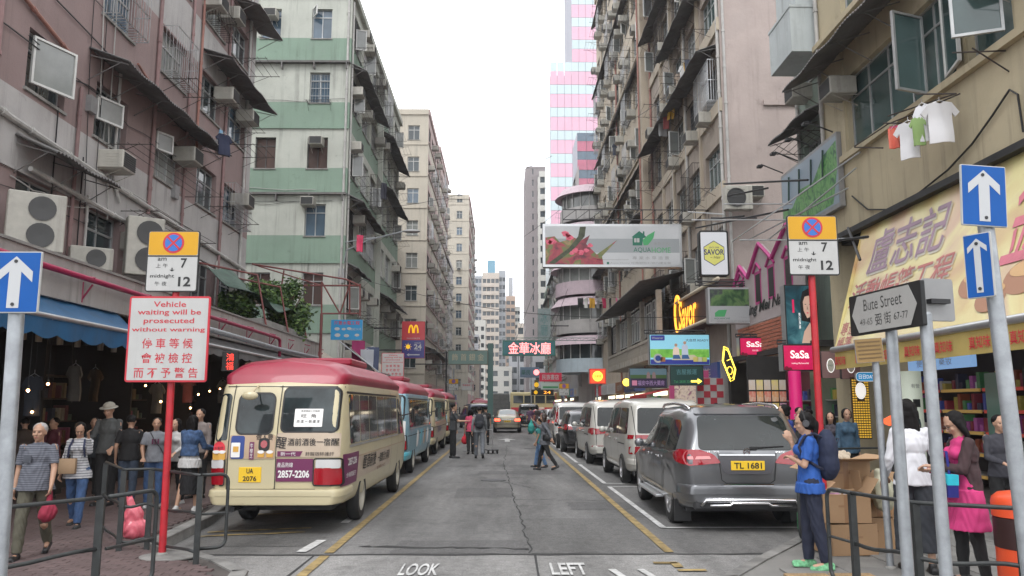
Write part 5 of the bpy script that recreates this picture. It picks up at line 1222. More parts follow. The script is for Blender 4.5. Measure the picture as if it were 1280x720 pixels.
def person(label, foot, head_y, face=0, H=None, near=False, top=None, bottom=None, shoes=None, skin=None, hair='short', hairm=None, aR=(5, 8, 15), aL=(5, 8, 15), lR=(0, 0), lL=(0, 0),
           headp=0, heady=0, sleeve='short', legs='trousers', hem=0, belly=0, female=False, group=None, Y=None, lean=0, handdir=None, jacket=None, extras=None, hat=None, gz=.13, Hpx=None, glasses=False):
 """foot: photo pixel of the ground point; aX = (upper arm pitch, out, elbow bend[, inward]); lX = (thigh pitch, knee bend)"""
 if Y is None: g = at(foot[0], foot[1], Z=gz)
 else: g = at(foot[0], foot[1], Y=Y); g.z = gz
 if H is None: hp = at(foot[0], head_y, Y=g.y); H = hp.z-gz
 H = max(1.36, min(1.8, H)); S = H/1.70; top = top or cloth('white', (.6, .6, .6)); bottom = bottom or cloth('jeans', (.04, .07, .14)); shoes = shoes or M_black; skin = skin or M_skin; hairm = hairm or M_hair
 t = thing('person', label, 'person', (g.x, g.y, gz), R(face), group); t.scale = (S, S, S)
 vox = .008 if near else .014; F_ = 1.0
 # skeleton
 leg = {}
 for sx, (tp, kb) in ((1, lR), (-1, lL)):
  hip = Vector((sx*.088, 0, 0)); knee = hip+dirv(tp, 2, sx)*.43; an = knee+dirv(tp-kb, 0, sx)*.42; leg[sx] = [hip, knee, an, tp-kb]
 low = min(l[2].z for l in leg.values()); hz = -low+.085
 for l in leg.values():
  for i in range(3): l[i] = l[i]+Vector((0, 0, hz))
 pel = Vector((0, 0, hz)); lv = Vector((0, math.sin(R(lean)), math.cos(R(lean))))
 T = lambda h, y=0, x=0: pel+lv*h+Vector((x, y, 0))
 shw = .155 if female else .177; chest = T(.36); neck = T(.53, -.01); hd = neck+Vector((0, .035+.05*math.sin(R(headp)), .125-.03*(1-math.cos(R(headp)))))
 b = MB()
 b.sph(T(.04), (.155 if female else .15, .105, .12)); b.sph(T(.18), (.125 if female else .14, .10+belly*.5, .15)); b.sph(chest, (.138 if female else .158, .10, .15)); b.sph(T(.44), (shw*.88, .075, .062))
 if female: [b.sph(T(.36, .085, sx*.07), .058) for sx in (-1, 1)]
 capsule(b, T(.47), hd+Vector((0, -.02, -.06)), .058, .05)
 Hq = Matrix.Rotation(R(heady), 3, 'Z') @ Matrix.Rotation(-R(headp), 3, 'X')
 h = lambda x, y, z: hd+Hq @ Vector((x, y, z))
 b.sph(h(0, -.012, .032), (.080, .097, .097), 16, 12, Hq); b.sph(h(0, .022, -.035), (.058, .066, .075), 14, 10, Hq); b.sph(h(0, .045, -.088), (.03, .03, .022), 10, 8, Hq)
 capsule(b, h(0, .082, .015), h(0, .102, -.022), .010, .015); b.sph(h(0, .074, .035), (.055, .018, .012), 10, 6, Hq)
 for sx in (-1, 1): b.sph(h(sx*.038, .062, -.02), (.024, .025, .022), 8, 6, Hq); b.sph(h(sx*.077, -.005, 0), (.011, .018, .03), 8, 6, Hq)
 b.sph(h(0, .083, -.055), (.024, .012, .008), 8, 6, Hq)
 arms = {}; hands = {}
 for sx, A in ((1, aR), (-1, aL)):
  sh = T(.465, 0, sx*shw); up = dirv(A[0], A[1], sx); el = sh+up*.275; inn = A[3] if len(A) > 3 else 0
  fd = dirv(A[0]+A[2], A[1]*.4, sx); fd = (Matrix.Rotation(sx*R(inn), 3, 'Z') @ fd) if inn else fd
  wr = el+fd*.245; arms[sx] = (sh, el, wr, fd); hands[sx] = wr+fd*.09
  capsule(b, sh, el, .050 if not female else .043, .038); capsule(b, el, wr, .040 if not female else .035, .026)
  side = fd.cross(Vector((0, 0, 1))); side = side.normalized() if side.length > .2 else Vector((1, 0, 0)); side = Vector((0, 1, 0)) if abs(fd.z) > .8 else side
  nrm = fd.cross(side).normalized(); pc = wr+fd*.045
  for q in (-.5, .5): capsule(b, wr+fd*.0+side*q*.02, wr+fd*.078+side*q*.045, .018, .017)
  for k in range(4):
   q = (k-1.5)*.0215; L1 = (.04, .046, .043, .034)[k]; p0 = wr+fd*.085+side*q; cu = (nrm*-sx*.4+fd).normalized(); p1 = p0+cu*L1; p2 = p1+(nrm*-sx*.9+fd*.6).normalized()*L1*.85
   capsule(b, p0, p1, .0095, .009, 6); capsule(b, p1, p2, .009, .0075, 6)
  capsule(b, wr+fd*.03+side*.03, wr+fd*.075+side*.062, .011, .010, 6); capsule(b, wr+fd*.075+side*.062, wr+fd*.105+side*.058, .010, .008, 6)
 for sx, l in leg.items():
  capsule(b, l[0], l[1], .080, .046); capsule(b, l[1], l[2], .048, .034); capsule(b, l[1]+Vector((0, -.02, -.1)), l[1]+(l[2]-l[1])*.55, .05, .04)
  capsule(b, l[2]+Vector((0, 0, -.03)), l[2]+Vector((sx*.02, .13, -.05)), .034, .028)
 body = fuse(b, 'body', skin, t, vox)
 # eyes, brows, mouth
 for sx in (-1, 1):
  e = MB(); e.sph(h(sx*.031, .084, .012), (.013, .006, .006), 8, 6, Hq); e.build('eye', M_black, body, smooth=True)
 e = MB(); e.sph(h(0, .094, -.056), (.022, .006, .006), 8, 6, Hq); e.build('mouth', mat('lips', (.28, .09, .08), .5), body, smooth=True)
 # clothes
 th = .013; c = MB(); sl_ = {'short': .72, 'long': 1, 'none': 0}[sleeve]
 wst = .138 if female else .158
 ecyl(c, T(.18), T(-.07), (wst+belly, .115+belly), (.200+belly, .142+belly)); c.sph(T(.18), (wst+belly, .118+belly, .16)); c.sph(T(.345), (.160 if female else .180, .124, .172)); c.sph(T(.443), (shw*.96, .098, .088)); capsule(c, T(.44), T(.505), .072, .064)
 if hem: ecyl(c, T(.0), T(-.05-hem), (.212, .15), (.214+hem*.14, .155+hem*.14))
 if female: [c.sph(T(.36, .09, sx*.07), .066) for sx in (-1, 1)]
 for sx in (-1, 1):
  sh, el, wr, fd = arms[sx]
  if sleeve == 'long': capsule(c, sh, el, .052, .046); capsule(c, el, el+fd*.03, .048, .046); c.cyl(el, wr-fd*.005, .048, .037, 12)
  elif sleeve == 'short': c.sph(sh, .052, 12, 8); c.cyl(sh, sh+(el-sh)*.78, .051, .058, 12)
 sh_o = fuse(c, 'shirt', top, t, vox*1.1, .0055)
 if jacket:   # open jacket: back, sides and sleeves
  j = MB(); ecyl(j, T(.2, -.025), T(-.06 if legs != 'skirt' else .06, -.025), (wst+.022, .125), (.186, .133)); j.sph(T(.2, -.022), (wst+.018, .125, .16)); j.sph(T(.35, -.022), (.178 if female else .19, .125, .17)); j.sph(T(.45, -.022), (shw*1.0, .098, .085))
  for sx in (-1, 1): sh, el, wr, fd = arms[sx]; capsule(j, sh, el, .059, .053); capsule(j, el, el+fd*.02, .055, .053); j.cyl(el, wr-fd*.01, .054, .044, 12)
  fuse(j, 'jacket', jacket, t, vox*1.15, .005)
 p = MB(); p.sph(T(-.0), (.158, .112, .12));
 for sx, l in leg.items():
  fr = {'trousers': 1, 'shorts': 0, 'wide': .72, 'leggings': 1, 'skirt': 0}[legs]; f2 = .012 if legs == 'leggings' else .022
  kr = .060+f2*.7+(.022 if legs == 'wide' else 0)
  if fr or legs == 'shorts': capsule(p, l[0], l[1], .090+f2*.5, kr)
  e = l[1]+(l[2]-l[1])*fr
  if fr: p.cyl(l[1], e, kr, (.038+f2) if legs != 'wide' else .098, 14)
 if legs == 'skirt': ecyl(p, T(.05), T(-.62, .01), (.15, .12), (.185, .165))
 fuse(p, 'trousers' if legs not in ('skirt',) else 'skirt', bottom, t, vox*1.1, .0055)
 for sx, l in leg.items():
  s_ = MB(); a = l[2]; pt = R(min(55, max(-8, -(l[3])*.6))); Q = Matrix.Rotation(-max(0, pt), 3, 'X'); base = a+Vector((0, 0, -.045))
  capsule(s_, base+Q @ Vector((0, -.045, 0)), base+Q @ Vector((sx*.02, .15, -.008)), .043, .036); capsule(s_, a+Vector((0, 0, .0)), base, .042, .045); s_.box(base+Q @ Vector((sx*.01, .05, -.032)), (.082, .25, .02), Q)
  fuse(s_, 'shoe', shoes, t, .012, 0, 1)
 # hair
 hh = MB(); vh = .011
 if hair != 'bald':
  hh.sph(h(0, -.026, .048), (.088, .096, .086), 16, 12, Hq)
  if hair in ('long', 'bob', 'pony', 'bun'):
   hh.sph(h(0, -.035, .0), (.086, .08, .09), 14, 10, Hq)
   for sx in (-1, 1): capsule(hh, h(sx*.066, .01, .05), h(sx*.072, -.005, -.05 if hair != 'pony' else -.01), .028, .022)
  if hair == 'long':
   for sx in (-.6, -.2, .2, .6): capsule(hh, h(sx*.09, -.06, 0), h(sx*.12, -.075, 0)+Vector((0, 0, -.30)), .045, .03)
   for sx in (-1, 1): capsule(hh, h(sx*.07, -.01, -.02), h(sx*.085, -.01, 0)+Vector((0, 0, -.2)), .03, .022)
  if hair == 'bob':
   for sx in (-1, -.5, 0, .5, 1): capsule(hh, h(sx*.07, -.04+abs(sx)*.02, 0), h(sx*.085, -.045+abs(sx)*.03, -.13), .04, .03)
  if hair == 'pony': capsule(hh, h(0, -.10, .04), h(0, -.13, -.02), .03, .035); capsule(hh, h(0, -.13, -.02), h(0, -.12, 0)+Vector((0, 0, -.26)), .035, .018)
  if hair == 'bun': hh.sph(h(0, -.11, .04), .04)
  fuse(hh, 'hair', hairm, t, vh, .003, 1)
 if hat:
  k = MB(); k.sph(h(0, -.015, .075), (.098, .105, .075), 14, 10, Hq); k.cyl(h(0, -.0, .055), h(0, -.0, .068), .15, .11, 18) if hat[0] == 'bucket' else k.box(h(0, .10, .06), (.13, .12, .012), Hq); k.build('hat', hat[1], t, smooth=40)
 if glasses:
  g_ = MB()
  for sx in (-1, 1):
   P = [h(sx*.034+.024*math.cos(a), .098, .010+.019*math.sin(a)) for a in np.linspace(0, 2*math.pi, 13)]; g_.tube(P, .0022, 4); g_.tube([h(sx*.058, .098, .015), h(sx*.079, .0, .015)], .002, 4)
  g_.tube([h(-.01, .1, .012), h(.01, .1, .012)], .002, 4); g_.build('glasses', M_black, t)
 if extras: extras(dict(t=t, T=T, h=h, hd=hd, Hq=Hq, arms=arms, hands=hands, leg=leg, hz=hz, S=S, shw=shw, near=near, vox=vox))
 return t
def wpt(K, p): # person-local point to world (the empties are not evaluated yet)
 t = K['t']; return Vector(t.location) + Matrix.Rotation(t.rotation_euler.z, 3, 'Z') @ (Vector(p)*K['S'])
def bag(name, label, cat, K, at_, size, m, straps=None, bm=.02, sub=None, parts=None):
 """a bag is a thing of its own; stands where the hand or shoulder holds it"""
 w_ = wpt(K, at_); b = thing(name, label, cat, w_, K['t'].rotation_euler.z); b.scale = (K['S'],)*3; S_ = 1
 if isinstance(size, tuple) and len(size) == 3:
  mb = MB(); mb.box((0, 0, -size[2]/2), size, None, bm); mb.build(name.split('_')[-1]+'_body' if False else 'pouch', m, b, smooth=50)
 if straps:
  for P in straps: s_ = MB(); s_.tube([Vector(q) for q in P[0]], P[1], 5); s_.build('strap', P[2], b)
 if parts: parts(b)
 return b
# -- backpack helper: hangs behind the torso
def backpack(label, K, m, m2=None, big=1.0, two=True):
 b = thing('backpack', label, 'backpack', wpt(K, K['T'](.30, -.20)), K['t'].rotation_euler.z); b.scale = (K['S'],)*3
 mb = MB(); mb.sph((0, 0, .06), (.145*big, .095*big, .19*big), 14, 10); mb.sph((0, 0, -.08), (.15*big, .10*big, .16*big), 14, 10); mb.sph((0, -.06, -.09), (.11*big, .07, .11*big), 12, 8); fuse(mb, 'pouch', m, b, .013, .003)
 for sx in (-1, 1):
  s_ = MB(); s_.tube([(sx*.09, .03, .19), (sx*.10, .14, .245), (sx*.115, .25, .21), (sx*.125, .315, .10), (sx*.14, .28, -.02), (sx*.14, .12, -.12), (sx*.12, .04, -.16)], .016, 6); s_.build('strap', m2 or m, b)
 s_ = MB(); s_.tube([(-.09, -.10, .14), (-.05, -.125, .19), (.05, -.125, .19), (.09, -.10, .14)], .006, 5); s_.tube([(-.08, -.13, -.04), (.08, -.13, -.04)], .006, 5); s_.build('zip', m2 or M_black, b)
 return b
def poly_bag(name, label, K, hand, m, w_=.26, h_=.30, d=.10):
 p = K['hands'][hand]; b = thing(name, label, 'bag', wpt(K, p), K['t'].rotation_euler.z); b.scale = (K['S'],)*3
 mb = MB(); mb.sph((0, 0, -.12-h_/2), (w_/2, d, h_/2), 12, 10); mb.sph((.02, .01, -.16-h_/2), (w_/2.1, d*1.1, h_/2.6), 12, 8); capsule(mb, (0, 0, -.04), (0, 0, -.2), .02, .06); fuse(mb, 'sack', m, b, .014, .008)
 mb = MB(); mb.tube([(-.03, 0, -.1), (-.02, 0, .01), (.02, 0, .01), (.03, 0, -.1)], .006, 5); mb.build('handle', m, b)
C = cloth
# left pavement
def x_old(K):
 w_ = MB(); p = K['arms'][1][2]; w_.cyl(p-Vector((0, 0, .012)), p+Vector((0, 0, .012)), .036, n=12); w_.cyl(p+Vector((.03, 0, 0)), p+Vector((.042, 0, 0)), .02, n=12); w_.build('watch', M_chrome, K['t'])
 pk = MB(); pk.box(K['T'](.33, .137, .085), (.09, .01, .10), None, .004); pk.build('shirt_pocket', C('checked_pocket', (.06, .065, .08)), K['t'])
 poly_bag('carrier_bag', 'dark red carrier bag hanging from the grey haired man\'s hand', K, -1, C('bag_dark_red', (.20, .01, .03)), .2, .24)
person('grey haired man in a dark checked shirt walking past the railing', (37, 697), 528, 205-10, near=True, top=stripes('cloth_check_grey', (.055, .06, .075), (.12, .125, .15), 36), bottom=C('olive_trousers', (.07, .065, .045)), hair='short', hairm=M_hairg, skin=M_skin2, aR=(-6, 8, 22), aL=(14, 8, 20), lR=(16, 6), lL=(-14, 22), belly=.03, heady=-8, extras=x_old)
def x_bagw(K):
 bag('paper_carrier', 'brown paper shopping bag held in front by the phoning woman', 'bag', K, K['T'](.20, .20, .10), (.25, .10, .24), mat('kraft_paper', (.33, .22, .13), .8, var=.1), [([(-.06, 0, 0), (-.05, .0, .12), (.05, 0, .12), (.06, 0, 0)], .006, M_black)], .004)
 s_ = MB(); [s_.tube([K['T'](.50, .06, sx*.09), K['T'](.38, .155, sx*.11), K['T'](.22, .13, sx*.13)], .018, 6) for sx in (-1, 1)]; s_.build('scarf', C('navy', (.02, .025, .06)), K['t'])
person('woman in a grey striped jumper holding a phone to her ear', (92, 659), 530, 190, near=True, female=True, top=stripes('cloth_stripe_grey', (.42, .42, .43), (.12, .12, .14), 24, w_=.7), sleeve='long', bottom=C('blue_jeans', (.035, .075, .17), .4), shoes=C('shoe_dark', (.03, .03, .03)), hair='bun', aR=(8, 10, 12), aL=(55, 14, 100, 12), lR=(-12, 14), lL=(14, 4), headp=28, heady=14, hem=.08, extras=x_bagw, skin=M_skin2)
person('shopper in a pale bucket hat and grey top inside the dark stall', (128, 650), 505, 175, Y=13.2, top=C('grey_top', (.07, .075, .075)), bottom=C('black', (.012, .012, .013)), hat=('bucket', C('hat_beige', (.36, .34, .29))), sleeve='long', aR=(20, 8, 60), aL=(12, 8, 40), headp=15)  # grey top darkened in colour for the shade of the stall
person('man in a black t-shirt standing with his back turned by the railing', (157, 632), 520, 10, Y=13.0, top=C('black', (.012, .012, .013)), bottom=C('dark_jeans', (.045, .065, .10), .4), aR=(5, 10, 20), aL=(-5, 12, 25), lR=(-3, 2), lL=(5, 4), hair='short')
def x_print(K):
 q = MB(); m = M_inkb
 for i, x in enumerate((-.05, .0, .05)): q.box(K['T'](.33, .139, x), (.03, .012, .10));
 q.build('shirt_print', C('print_navy_red', (.09, .02, .05)), K['t'])
 s_ = MB(); s_.tube([K['T'](.50, .05, .10), K['T'](.36, .15, .02), K['T'](.2, .14, -.10), K['T'](.06, .06, -.17)], .009, 5); s_.build('bag_strap', M_black, K['t'])
person('man in a printed grey t-shirt and jeans facing the street', (190, 627), 523, 200, Y=12.9, top=C('marl_grey', (.17, .18, .20)), bottom=C('blue_jeans', (.035, .075, .17), .4), aR=(12, 12, 35, 20), aL=(-4, 14, 20), lR=(-3, 2), lL=(6, 2), extras=x_print, skin=M_skin2, shoes=C('shoe_white', (.5, .5, .5)))
person('person with dark bob in a red and white top behind the red pole', (215, 630), 526, 165, Y=13.3, female=True, top=C('white_top', (.45, .44, .43)), bottom=C('black', (.012, .012, .013)), hair='bob', sleeve='long', aR=(12, 10, 50), aL=(10, 8, 60), lR=(8, 2), lL=(-6, 6), shoes=C('shoe_white', (.5, .5, .5)),
       extras=lambda K: bag('handbag', 'dark red handbag at the hip of the shopper behind the red pole', 'bag', K, K['T'](.12, .12, .14), (.24, .1, .2), C('bag_crimson', (.25, .01, .04)), [([(-.08, 0, 0), (-.1, -.05, .35), (.06, -.1, .38)], .008, M_black)]))
person('woman in a denim jacket and long black skirt, back to the street', (234, 640), 520, -15, near=True, female=True, top=C('white_hem', (.5, .5, .5)), hem=.1, jacket=C('denim', (.045, .09, .19), .5, 14), sleeve='long', bottom=C('black_skirt', (.01, .01, .012)), legs='skirt', hair='long', shoes=C('shoe_white', (.5, .5, .5)), aR=(25, 10, 55), aL=(20, 10, 70), lR=(6, 2), lL=(-8, 8), headp=10)
for i, (px, py, hy, lab, cm, f) in enumerate([(60, 640, 545, 'shopper in dark red deep inside the left stall', (.10, .02, .03), 150), (22, 640, 560, 'shopper in brown beside the stall rail at far left', (.07, .05, .04), 40), (110, 640, 530, 'dark clothed shopper just left of the bucket hat', (.02, .025, .03), 200),
  (245, 630, 512, 'shopper in grey cap between the denim jacket and the minibus', (.2, .17, .16), 170)]):
 person(lab, (px, py), hy, f, Y=14.2, top=C('dim%d' % i, cm), bottom=C('black', (.012, .012, .013)), sleeve='long', aR=(20, 8, 50), hair='short')  # tops darkened in colour to suit the shade under the canopy
# on the road
def x_bp(K): backpack('dark grey backpack on the man walking up the road', K, C('backpack_dark', (.03, .032, .04)), M_black, 1.05)
person('man in grey with a dark backpack walking away up the road', (599, 573), 508, 3, gz=0, near=False, top=C('grey_shirt', (.16, .17, .18)), sleeve='long', bottom=C('grey_trousers', (.13, .14, .155)), shoes=M_black, hair='short', aR=(14, 10, 14), aL=(-14, 10, 16), lR=(-16, 20), lL=(18, 12), extras=x_bp)
def x_cross(K):
 poly_bag('carrier_bag', 'teal carrier bag held by the woman crossing the road', K, 1, C('bag_teal', (.03, .25, .22)), .24, .34)
 bag('shoulder_bag', 'small black shoulder bag on the woman crossing the road', 'bag', K, K['T'](.16, -.12, -.16), (.12, .26, .2), M_black, [([(0, .05, 0), (.1, .1, .33), (.14, .1, .36)], .008, M_black)])
person('woman in a grey top and black trousers crossing the road', (681, 588), 516, 72, gz=0, female=True, top=C('grey_blouse', (.11, .115, .13)), bottom=C('black', (.012, .012, .013)), legs='leggings', hair='bob', hairm=M_hairb, hem=.10, aR=(70, 12, 70, 20), aL=(-42, 14, 18), lR=(18, 6), lL=(-20, 16), headp=8, shoes=M_black, extras=x_cross, sleeve='long')
person('child in pale jeans half hidden behind the crossing woman', (675, 583), 530, 80, Y=22.9, gz=0, female=True, top=C('teal_top', (.05, .25, .24)), bottom=C('pale_jeans', (.10, .18, .32), .3), lR=(14, 4), lL=(-10, 10), hair='short')
person('person in a pink top walking beside the minibus queue', (588, 568), 512, 10, Y=29.3, gz=0, female=True, top=C('pink_top', (.5, .06, .12)), bottom=C('black', (.012, .012, .013)), hair='bob', extras=lambda K: poly_bag('carrier_bag', 'red carrier bag in the hand of the person in pink', K, -1, C('bag_red', (.55, .02, .04)), .26, .32), lR=(10, 6), lL=(-10, 10))
person('driver in dark clothes standing beside the third minibus door', (566, 572), 505, -80, Y=27.0, gz=0, top=C('charcoal', (.04, .042, .045)), bottom=C('black', (.012, .012, .013)), aR=(30, 8, 60), lR=(2, 0), lL=(-2, 0))
for i, (px, hy, Yp, lab, cm) in enumerate([(607, 506, 36, 'person in black by the trolley on the road', (.02, .02, .02)), (663, 500, 50, 'pedestrian in a purple coat near the red taxi', (.10, .05, .10)), (672, 500, 52, 'dark haired pedestrian on the right of the purple coat', (.05, .04, .04)), (712, 505, 62, 'far pedestrian on the right kerb in blue', (.03, .06, .15))]):
 person(lab, (px, 540), hy, 10*i, Y=Yp, gz=0 if i < 3 else .13, H=1.66, top=C('far%d' % i, cm), bottom=C('black', (.012, .012, .013)), lR=(10, 5), lL=(-10, 10), hair='short' if i != 2 else 'bun')
tr = thing('hand_trolley', 'folding hand trolley on the road beside the walking man', 'trolley', (-.42, 29.6, 0), R(20))
mb = MB(); mb.b2((-.2, -.3, .12), (.2, .3, .15)); mb.build('platform', M_dark, tr); mb = MB(); mb.tube([(-.18, .3, .14), (-.18, .34, .85), (.18, .34, .85), (.18, .3, .14)], .014, 6); mb.build('handle', M_alum, tr)
for x in (-.17, .17):
 for y in (-.24, .24): mb = MB(); mb.cyl((x-.02, y, .06), (x+.02, y, .06), .06, n=14); mb.build('wheel', M_rubber, tr)
# right pavement
def x_blue(K):
 backpack('navy backpack worn by the girl in the blue t-shirt', K, C('backpack_navy', (.012, .018, .045)), C('strap_navy', (.01, .012, .03)), 1.25)
 hp = thing('headphones', 'black over-ear headphones on the girl in the blue t-shirt', 'headphones', wpt(K, K['hd']), K['t'].rotation_euler.z); hp.scale = (K['S'],)*3; z = K['hd']
 P = [K['h'](.1*math.cos(a), -.01, .03+.115*math.sin(a))-z for a in np.linspace(0, math.pi, 13)]; mb = MB(); mb.tube(P, .009, 6); mb.build('headband', M_black, hp)
 for sx in (-1, 1): mb = MB(); mb.cyl(K['h'](sx*.075, -.01, .0)-z, K['h'](sx*.115, -.01, .0)-z, .042, .036, 16); mb.build('ear_cup', mat('headphone_grey', (.05, .05, .055), .4), hp)
person('girl in a bright blue t-shirt with headphones, hand to her mouth', (1018, 711), 517, 78, near=True, female=True, top=C('royal_blue', (.015, .075, .30), .12), bottom=C('navy_trousers', (.012, .016, .035)), shoes=C('trainers_lime', (.16, .42, .22), .6, 30), hair='pony', aR=(14, 8, 146, 18), aL=(16, 6, 88, 70), lR=(4, 3), lL=(-5, 6), headp=10, hem=.06, extras=x_blue, glasses=True)
def x_eagle(K):
 q = MB(); sh, el, wr, fd = K['arms'][1]; m = el+(wr-el)*.1
 for k in range(5): q.add([(m.x+.056, m.y-.03+.01*k, m.z+.05-.03*k), (m.x+.06, m.y-.06, m.z+.09-.035*k), (m.x+.05, m.y+.05, m.z+.02-.02*k)], [(0, 1, 2)])
 q.build('sleeve_print', C('maroon', (.12, .01, .03)), K['t'])
person('woman with long black hair in a white jacket, seen from behind', (1150, 716), 503, -12, near=True, female=True, top=C('white_jacket', (.62, .62, .65), .06), sleeve='long', bottom=C('dark_culottes', (.03, .034, .042), .3), legs='wide', shoes=M_black, hair='long', aR=(4, 16, 22), aL=(8, 10, 30), lR=(-4, 3), lL=(5, 4), headp=6, heady=-10, extras=x_eagle)
def x_tote(K):
 b = bag('tote_bag', 'navy and turquoise tote bag on the arm of the woman in pink', 'bag', K, K['T'](.18, .22, -.10), None, None)
 mb = MB(); mb.prism([(-.15, -.24), (.15, -.24), (.17, -.02), (-.17, -.02)], .10, Matrix.Translation((0, .05, 0)) @ Matrix.Rotation(R(90), 4, 'X')); mb.build('pouch', C('tote_navy', (.012, .015, .16)), b)
 mb = MB(); mb.prism([(-.162, -.12), (-.10, -.09), (-.05, -.13), (.02, -.10), (.08, -.13), (.163, -.10), (.172, -.018), (-.172, -.018)], .108, Matrix.Translation((0, .054, 0)) @ Matrix.Rotation(R(90), 4, 'X')); mb.build('turquoise_panel', C('tote_turquoise', (.02, .42, .52)), b)
 mb = MB(); mb.tube([(-.09, 0, -.03), (-.06, 0, .20), (.05, 0, .20), (.08, 0, -.03)], .014, 5); mb.build('handle', C('tote_navy', (.012, .015, .16)), b)
 q = MB(); [q.add([K['T'](-.16-.07*k, .0, 0)+Vector((.172*math.cos(a), .172*math.sin(a), s_)) for a in np.linspace(0, 2*math.pi, 25)[:-1] for s_ in (0, .012)], [(2*i, 2*((i+1) % 24), 2*((i+1) % 24)+1, 2*i+1) for i in range(24)]) for k in range(4)]; q.build('hem_stripe', M_black, K['t'])
person('woman in glasses with a pink dress under a brown cardigan', (1216, 735), 516, 84, Y=7.35, near=True, female=True, top=C('pink_dress', (.50, .035, .16), .1), bottom=C('black', (.012, .012, .013)), legs='leggings', hem=.34, jacket=C('brown_cardigan', (.04, .02, .022), .3, 12), sleeve='long', hair='bob', aR=(22, 6, 62, 35), aL=(20, 8, 75, 25), lR=(3, 3), lL=(-4, 5), headp=30, shoes=M_black, extras=x_tote, glasses=True)
person('woman with tied black hair in a blue jacket behind the grey SUV', (988, 640), 507, 95, Y=12.9, female=True, top=C('grey_tee', (.12, .12, .12)), jacket=C('cobalt_jacket', (.012, .03, .19)), bottom=C('black', (.012, .012, .013)), hair='bun', aR=(5, 8, 20), headp=10, sleeve='long')
person('woman in a teal blue jacket walking toward the camera by the shops', (1065, 640), 511, 176, Y=14.0, female=True, top=C('teal_jacket', (.035, .075, .12)), sleeve='long', bottom=C('black', (.012, .012, .013)), hair='bun', aR=(6, 8, 20), aL=(-8, 8, 14), lR=(10, 4), lL=(-10, 14), skin=M_skin2)
person('woman in a dark patterned top left of the teal jacketed one', (1045, 640), 516, 150, Y=14.8, female=True, top=C('dark_pattern', (.06, .05, .065), .8, 20), jacket=C('black_coat', (.012, .012, .016)), sleeve='long', bottom=C('black', (.012, .012, .013)), hair='bob')
person('shopper in black beyond the SUV roof near the pink pillar', (1005, 640), 510, 190, Y=16.5, top=C('black_top', (.02, .02, .02)), bottom=C('black', (.012, .012, .013)), sleeve='long', hair='short')
person('shopper in a dark red top by the pink pillar', (1018, 640), 512, 20, Y=17.2, top=C('dark_red', (.16, .02, .03)), bottom=C('black', (.012, .012, .013)), sleeve='long', hair='short')
person('dark clothed shopper behind the woman in the white jacket', (1143, 650), 500, 20, Y=11.2, top=C('dark_teal', (.01, .03, .035)), bottom=C('black', (.012, .012, .013)), sleeve='long', hair='short')
person('person in a dark grey top standing in shadow at the right shop', (1262, 690), 520, 175, Y=9.6, top=C('dusk_grey', (.035, .035, .045)), bottom=C('black', (.012, .012, .013)), sleeve='long', hair='short', aR=(14, 8, 60, 30), aL=(10, 8, 60, 30))
person('shop assistant in a dark coat behind the far bay', (960, 600), 515, 190, Y=20.5, top=C('black_top', (.02, .02, .02)), bottom=C('black', (.012, .012, .013)), sleeve='long', hair='bob')
for i, (px, Yp, cm) in enumerate([(897, 26, (.03, .03, .05)), (868, 31, (.12, .1, .1)), (800, 43, (.2, .05, .06)), (780, 50, (.03, .05, .09)), (742, 60, (.2, .2, .2))]):
 person(['pedestrian in dark navy seen over the SUV roof', 'pedestrian in beige by the tiled pillar', 'pedestrian in red below the verandah', 'pedestrian in blue under the sloping roof', 'pedestrian in grey near the orange sign'][i], (px, 560), 503, 180*(i % 2), Y=Yp, H=1.66, top=C('rp%d' % i, cm), bottom=C('black', (.012, .012, .013)), sleeve='long', lR=(10, 5), lL=(-10, 10))
# ---------------------------------------------------------------- signs and street furniture
def pic(name, cols, scale=4, dist=2.5, emit=0, detail=5):
 """flat printed picture: soft colour patches"""
 if name in _mc: return _mc[name]
 m = mat(name, cols[0], .4); nt = m.node_tree; N, L = nt.nodes, nt.links; b = N['Principled BSDF']; tc = N.new('ShaderNodeTexCoord'); n_ = N.new('ShaderNodeTexNoise')
 n_.inputs['Scale'].default_value = scale; n_.inputs['Detail'].default_value = detail; n_.inputs['Distortion'].default_value = dist; L.new(tc.outputs['Object'], n_.inputs['Vector'])
 r_ = N.new('ShaderNodeValToRGB'); L.new(n_.outputs['Fac'], r_.inputs[0]); e = r_.color_ramp.elements
 for i, c in enumerate(cols):
  p = .30+.4*i/max(1, len(cols)-1)
  if i < 2: e[i].position = p; e[i].color = tuple(c)+(1,)
  else: q = e.new(p); q.color = tuple(c)+(1,)
 L.new(r_.outputs[0], b.inputs['Base Color'])
 if emit: L.new(r_.outputs[0], b.inputs['Emission Color']); b.inputs['Emission Strength'].default_value = emit
 return m
M_sw = mat('sign_white', (.42, .42, .41), .5, var=.08, vscale=3, streak=.35, spec=.3); M_sy = mat('sign_yellow', (.55, .29, .015), .5, var=.06, spec=.3); M_sred = mat('sign_red', (.45, .015, .03), .45, var=.08); M_sblue = mat('sign_blue', (.003, .075, .30), .5, var=.1, streak=.3, spec=.25); M_sk = mat('sign_black', (.012, .012, .012), .5)
M_sblue2 = mat('sign_symbol_blue', (.02, .12, .42), .45)
M_neonr = mat('neon_red', (.8, .05, .04), .4, emit=4.5, ecol=(1, .10, .09, 1)); M_neony = mat('neon_yellow', (.8, .6, .05), .4, emit=3, ecol=(1, .72, .08, 1)); M_neono = mat('neon_orange', (.8, .3, .03), .4, emit=2.2, ecol=(1, .40, .04, 1)); M_neonp = mat('neon_pink', (.9, .25, .25), .4, emit=3.0, ecol=(1, .22, .22, 1))
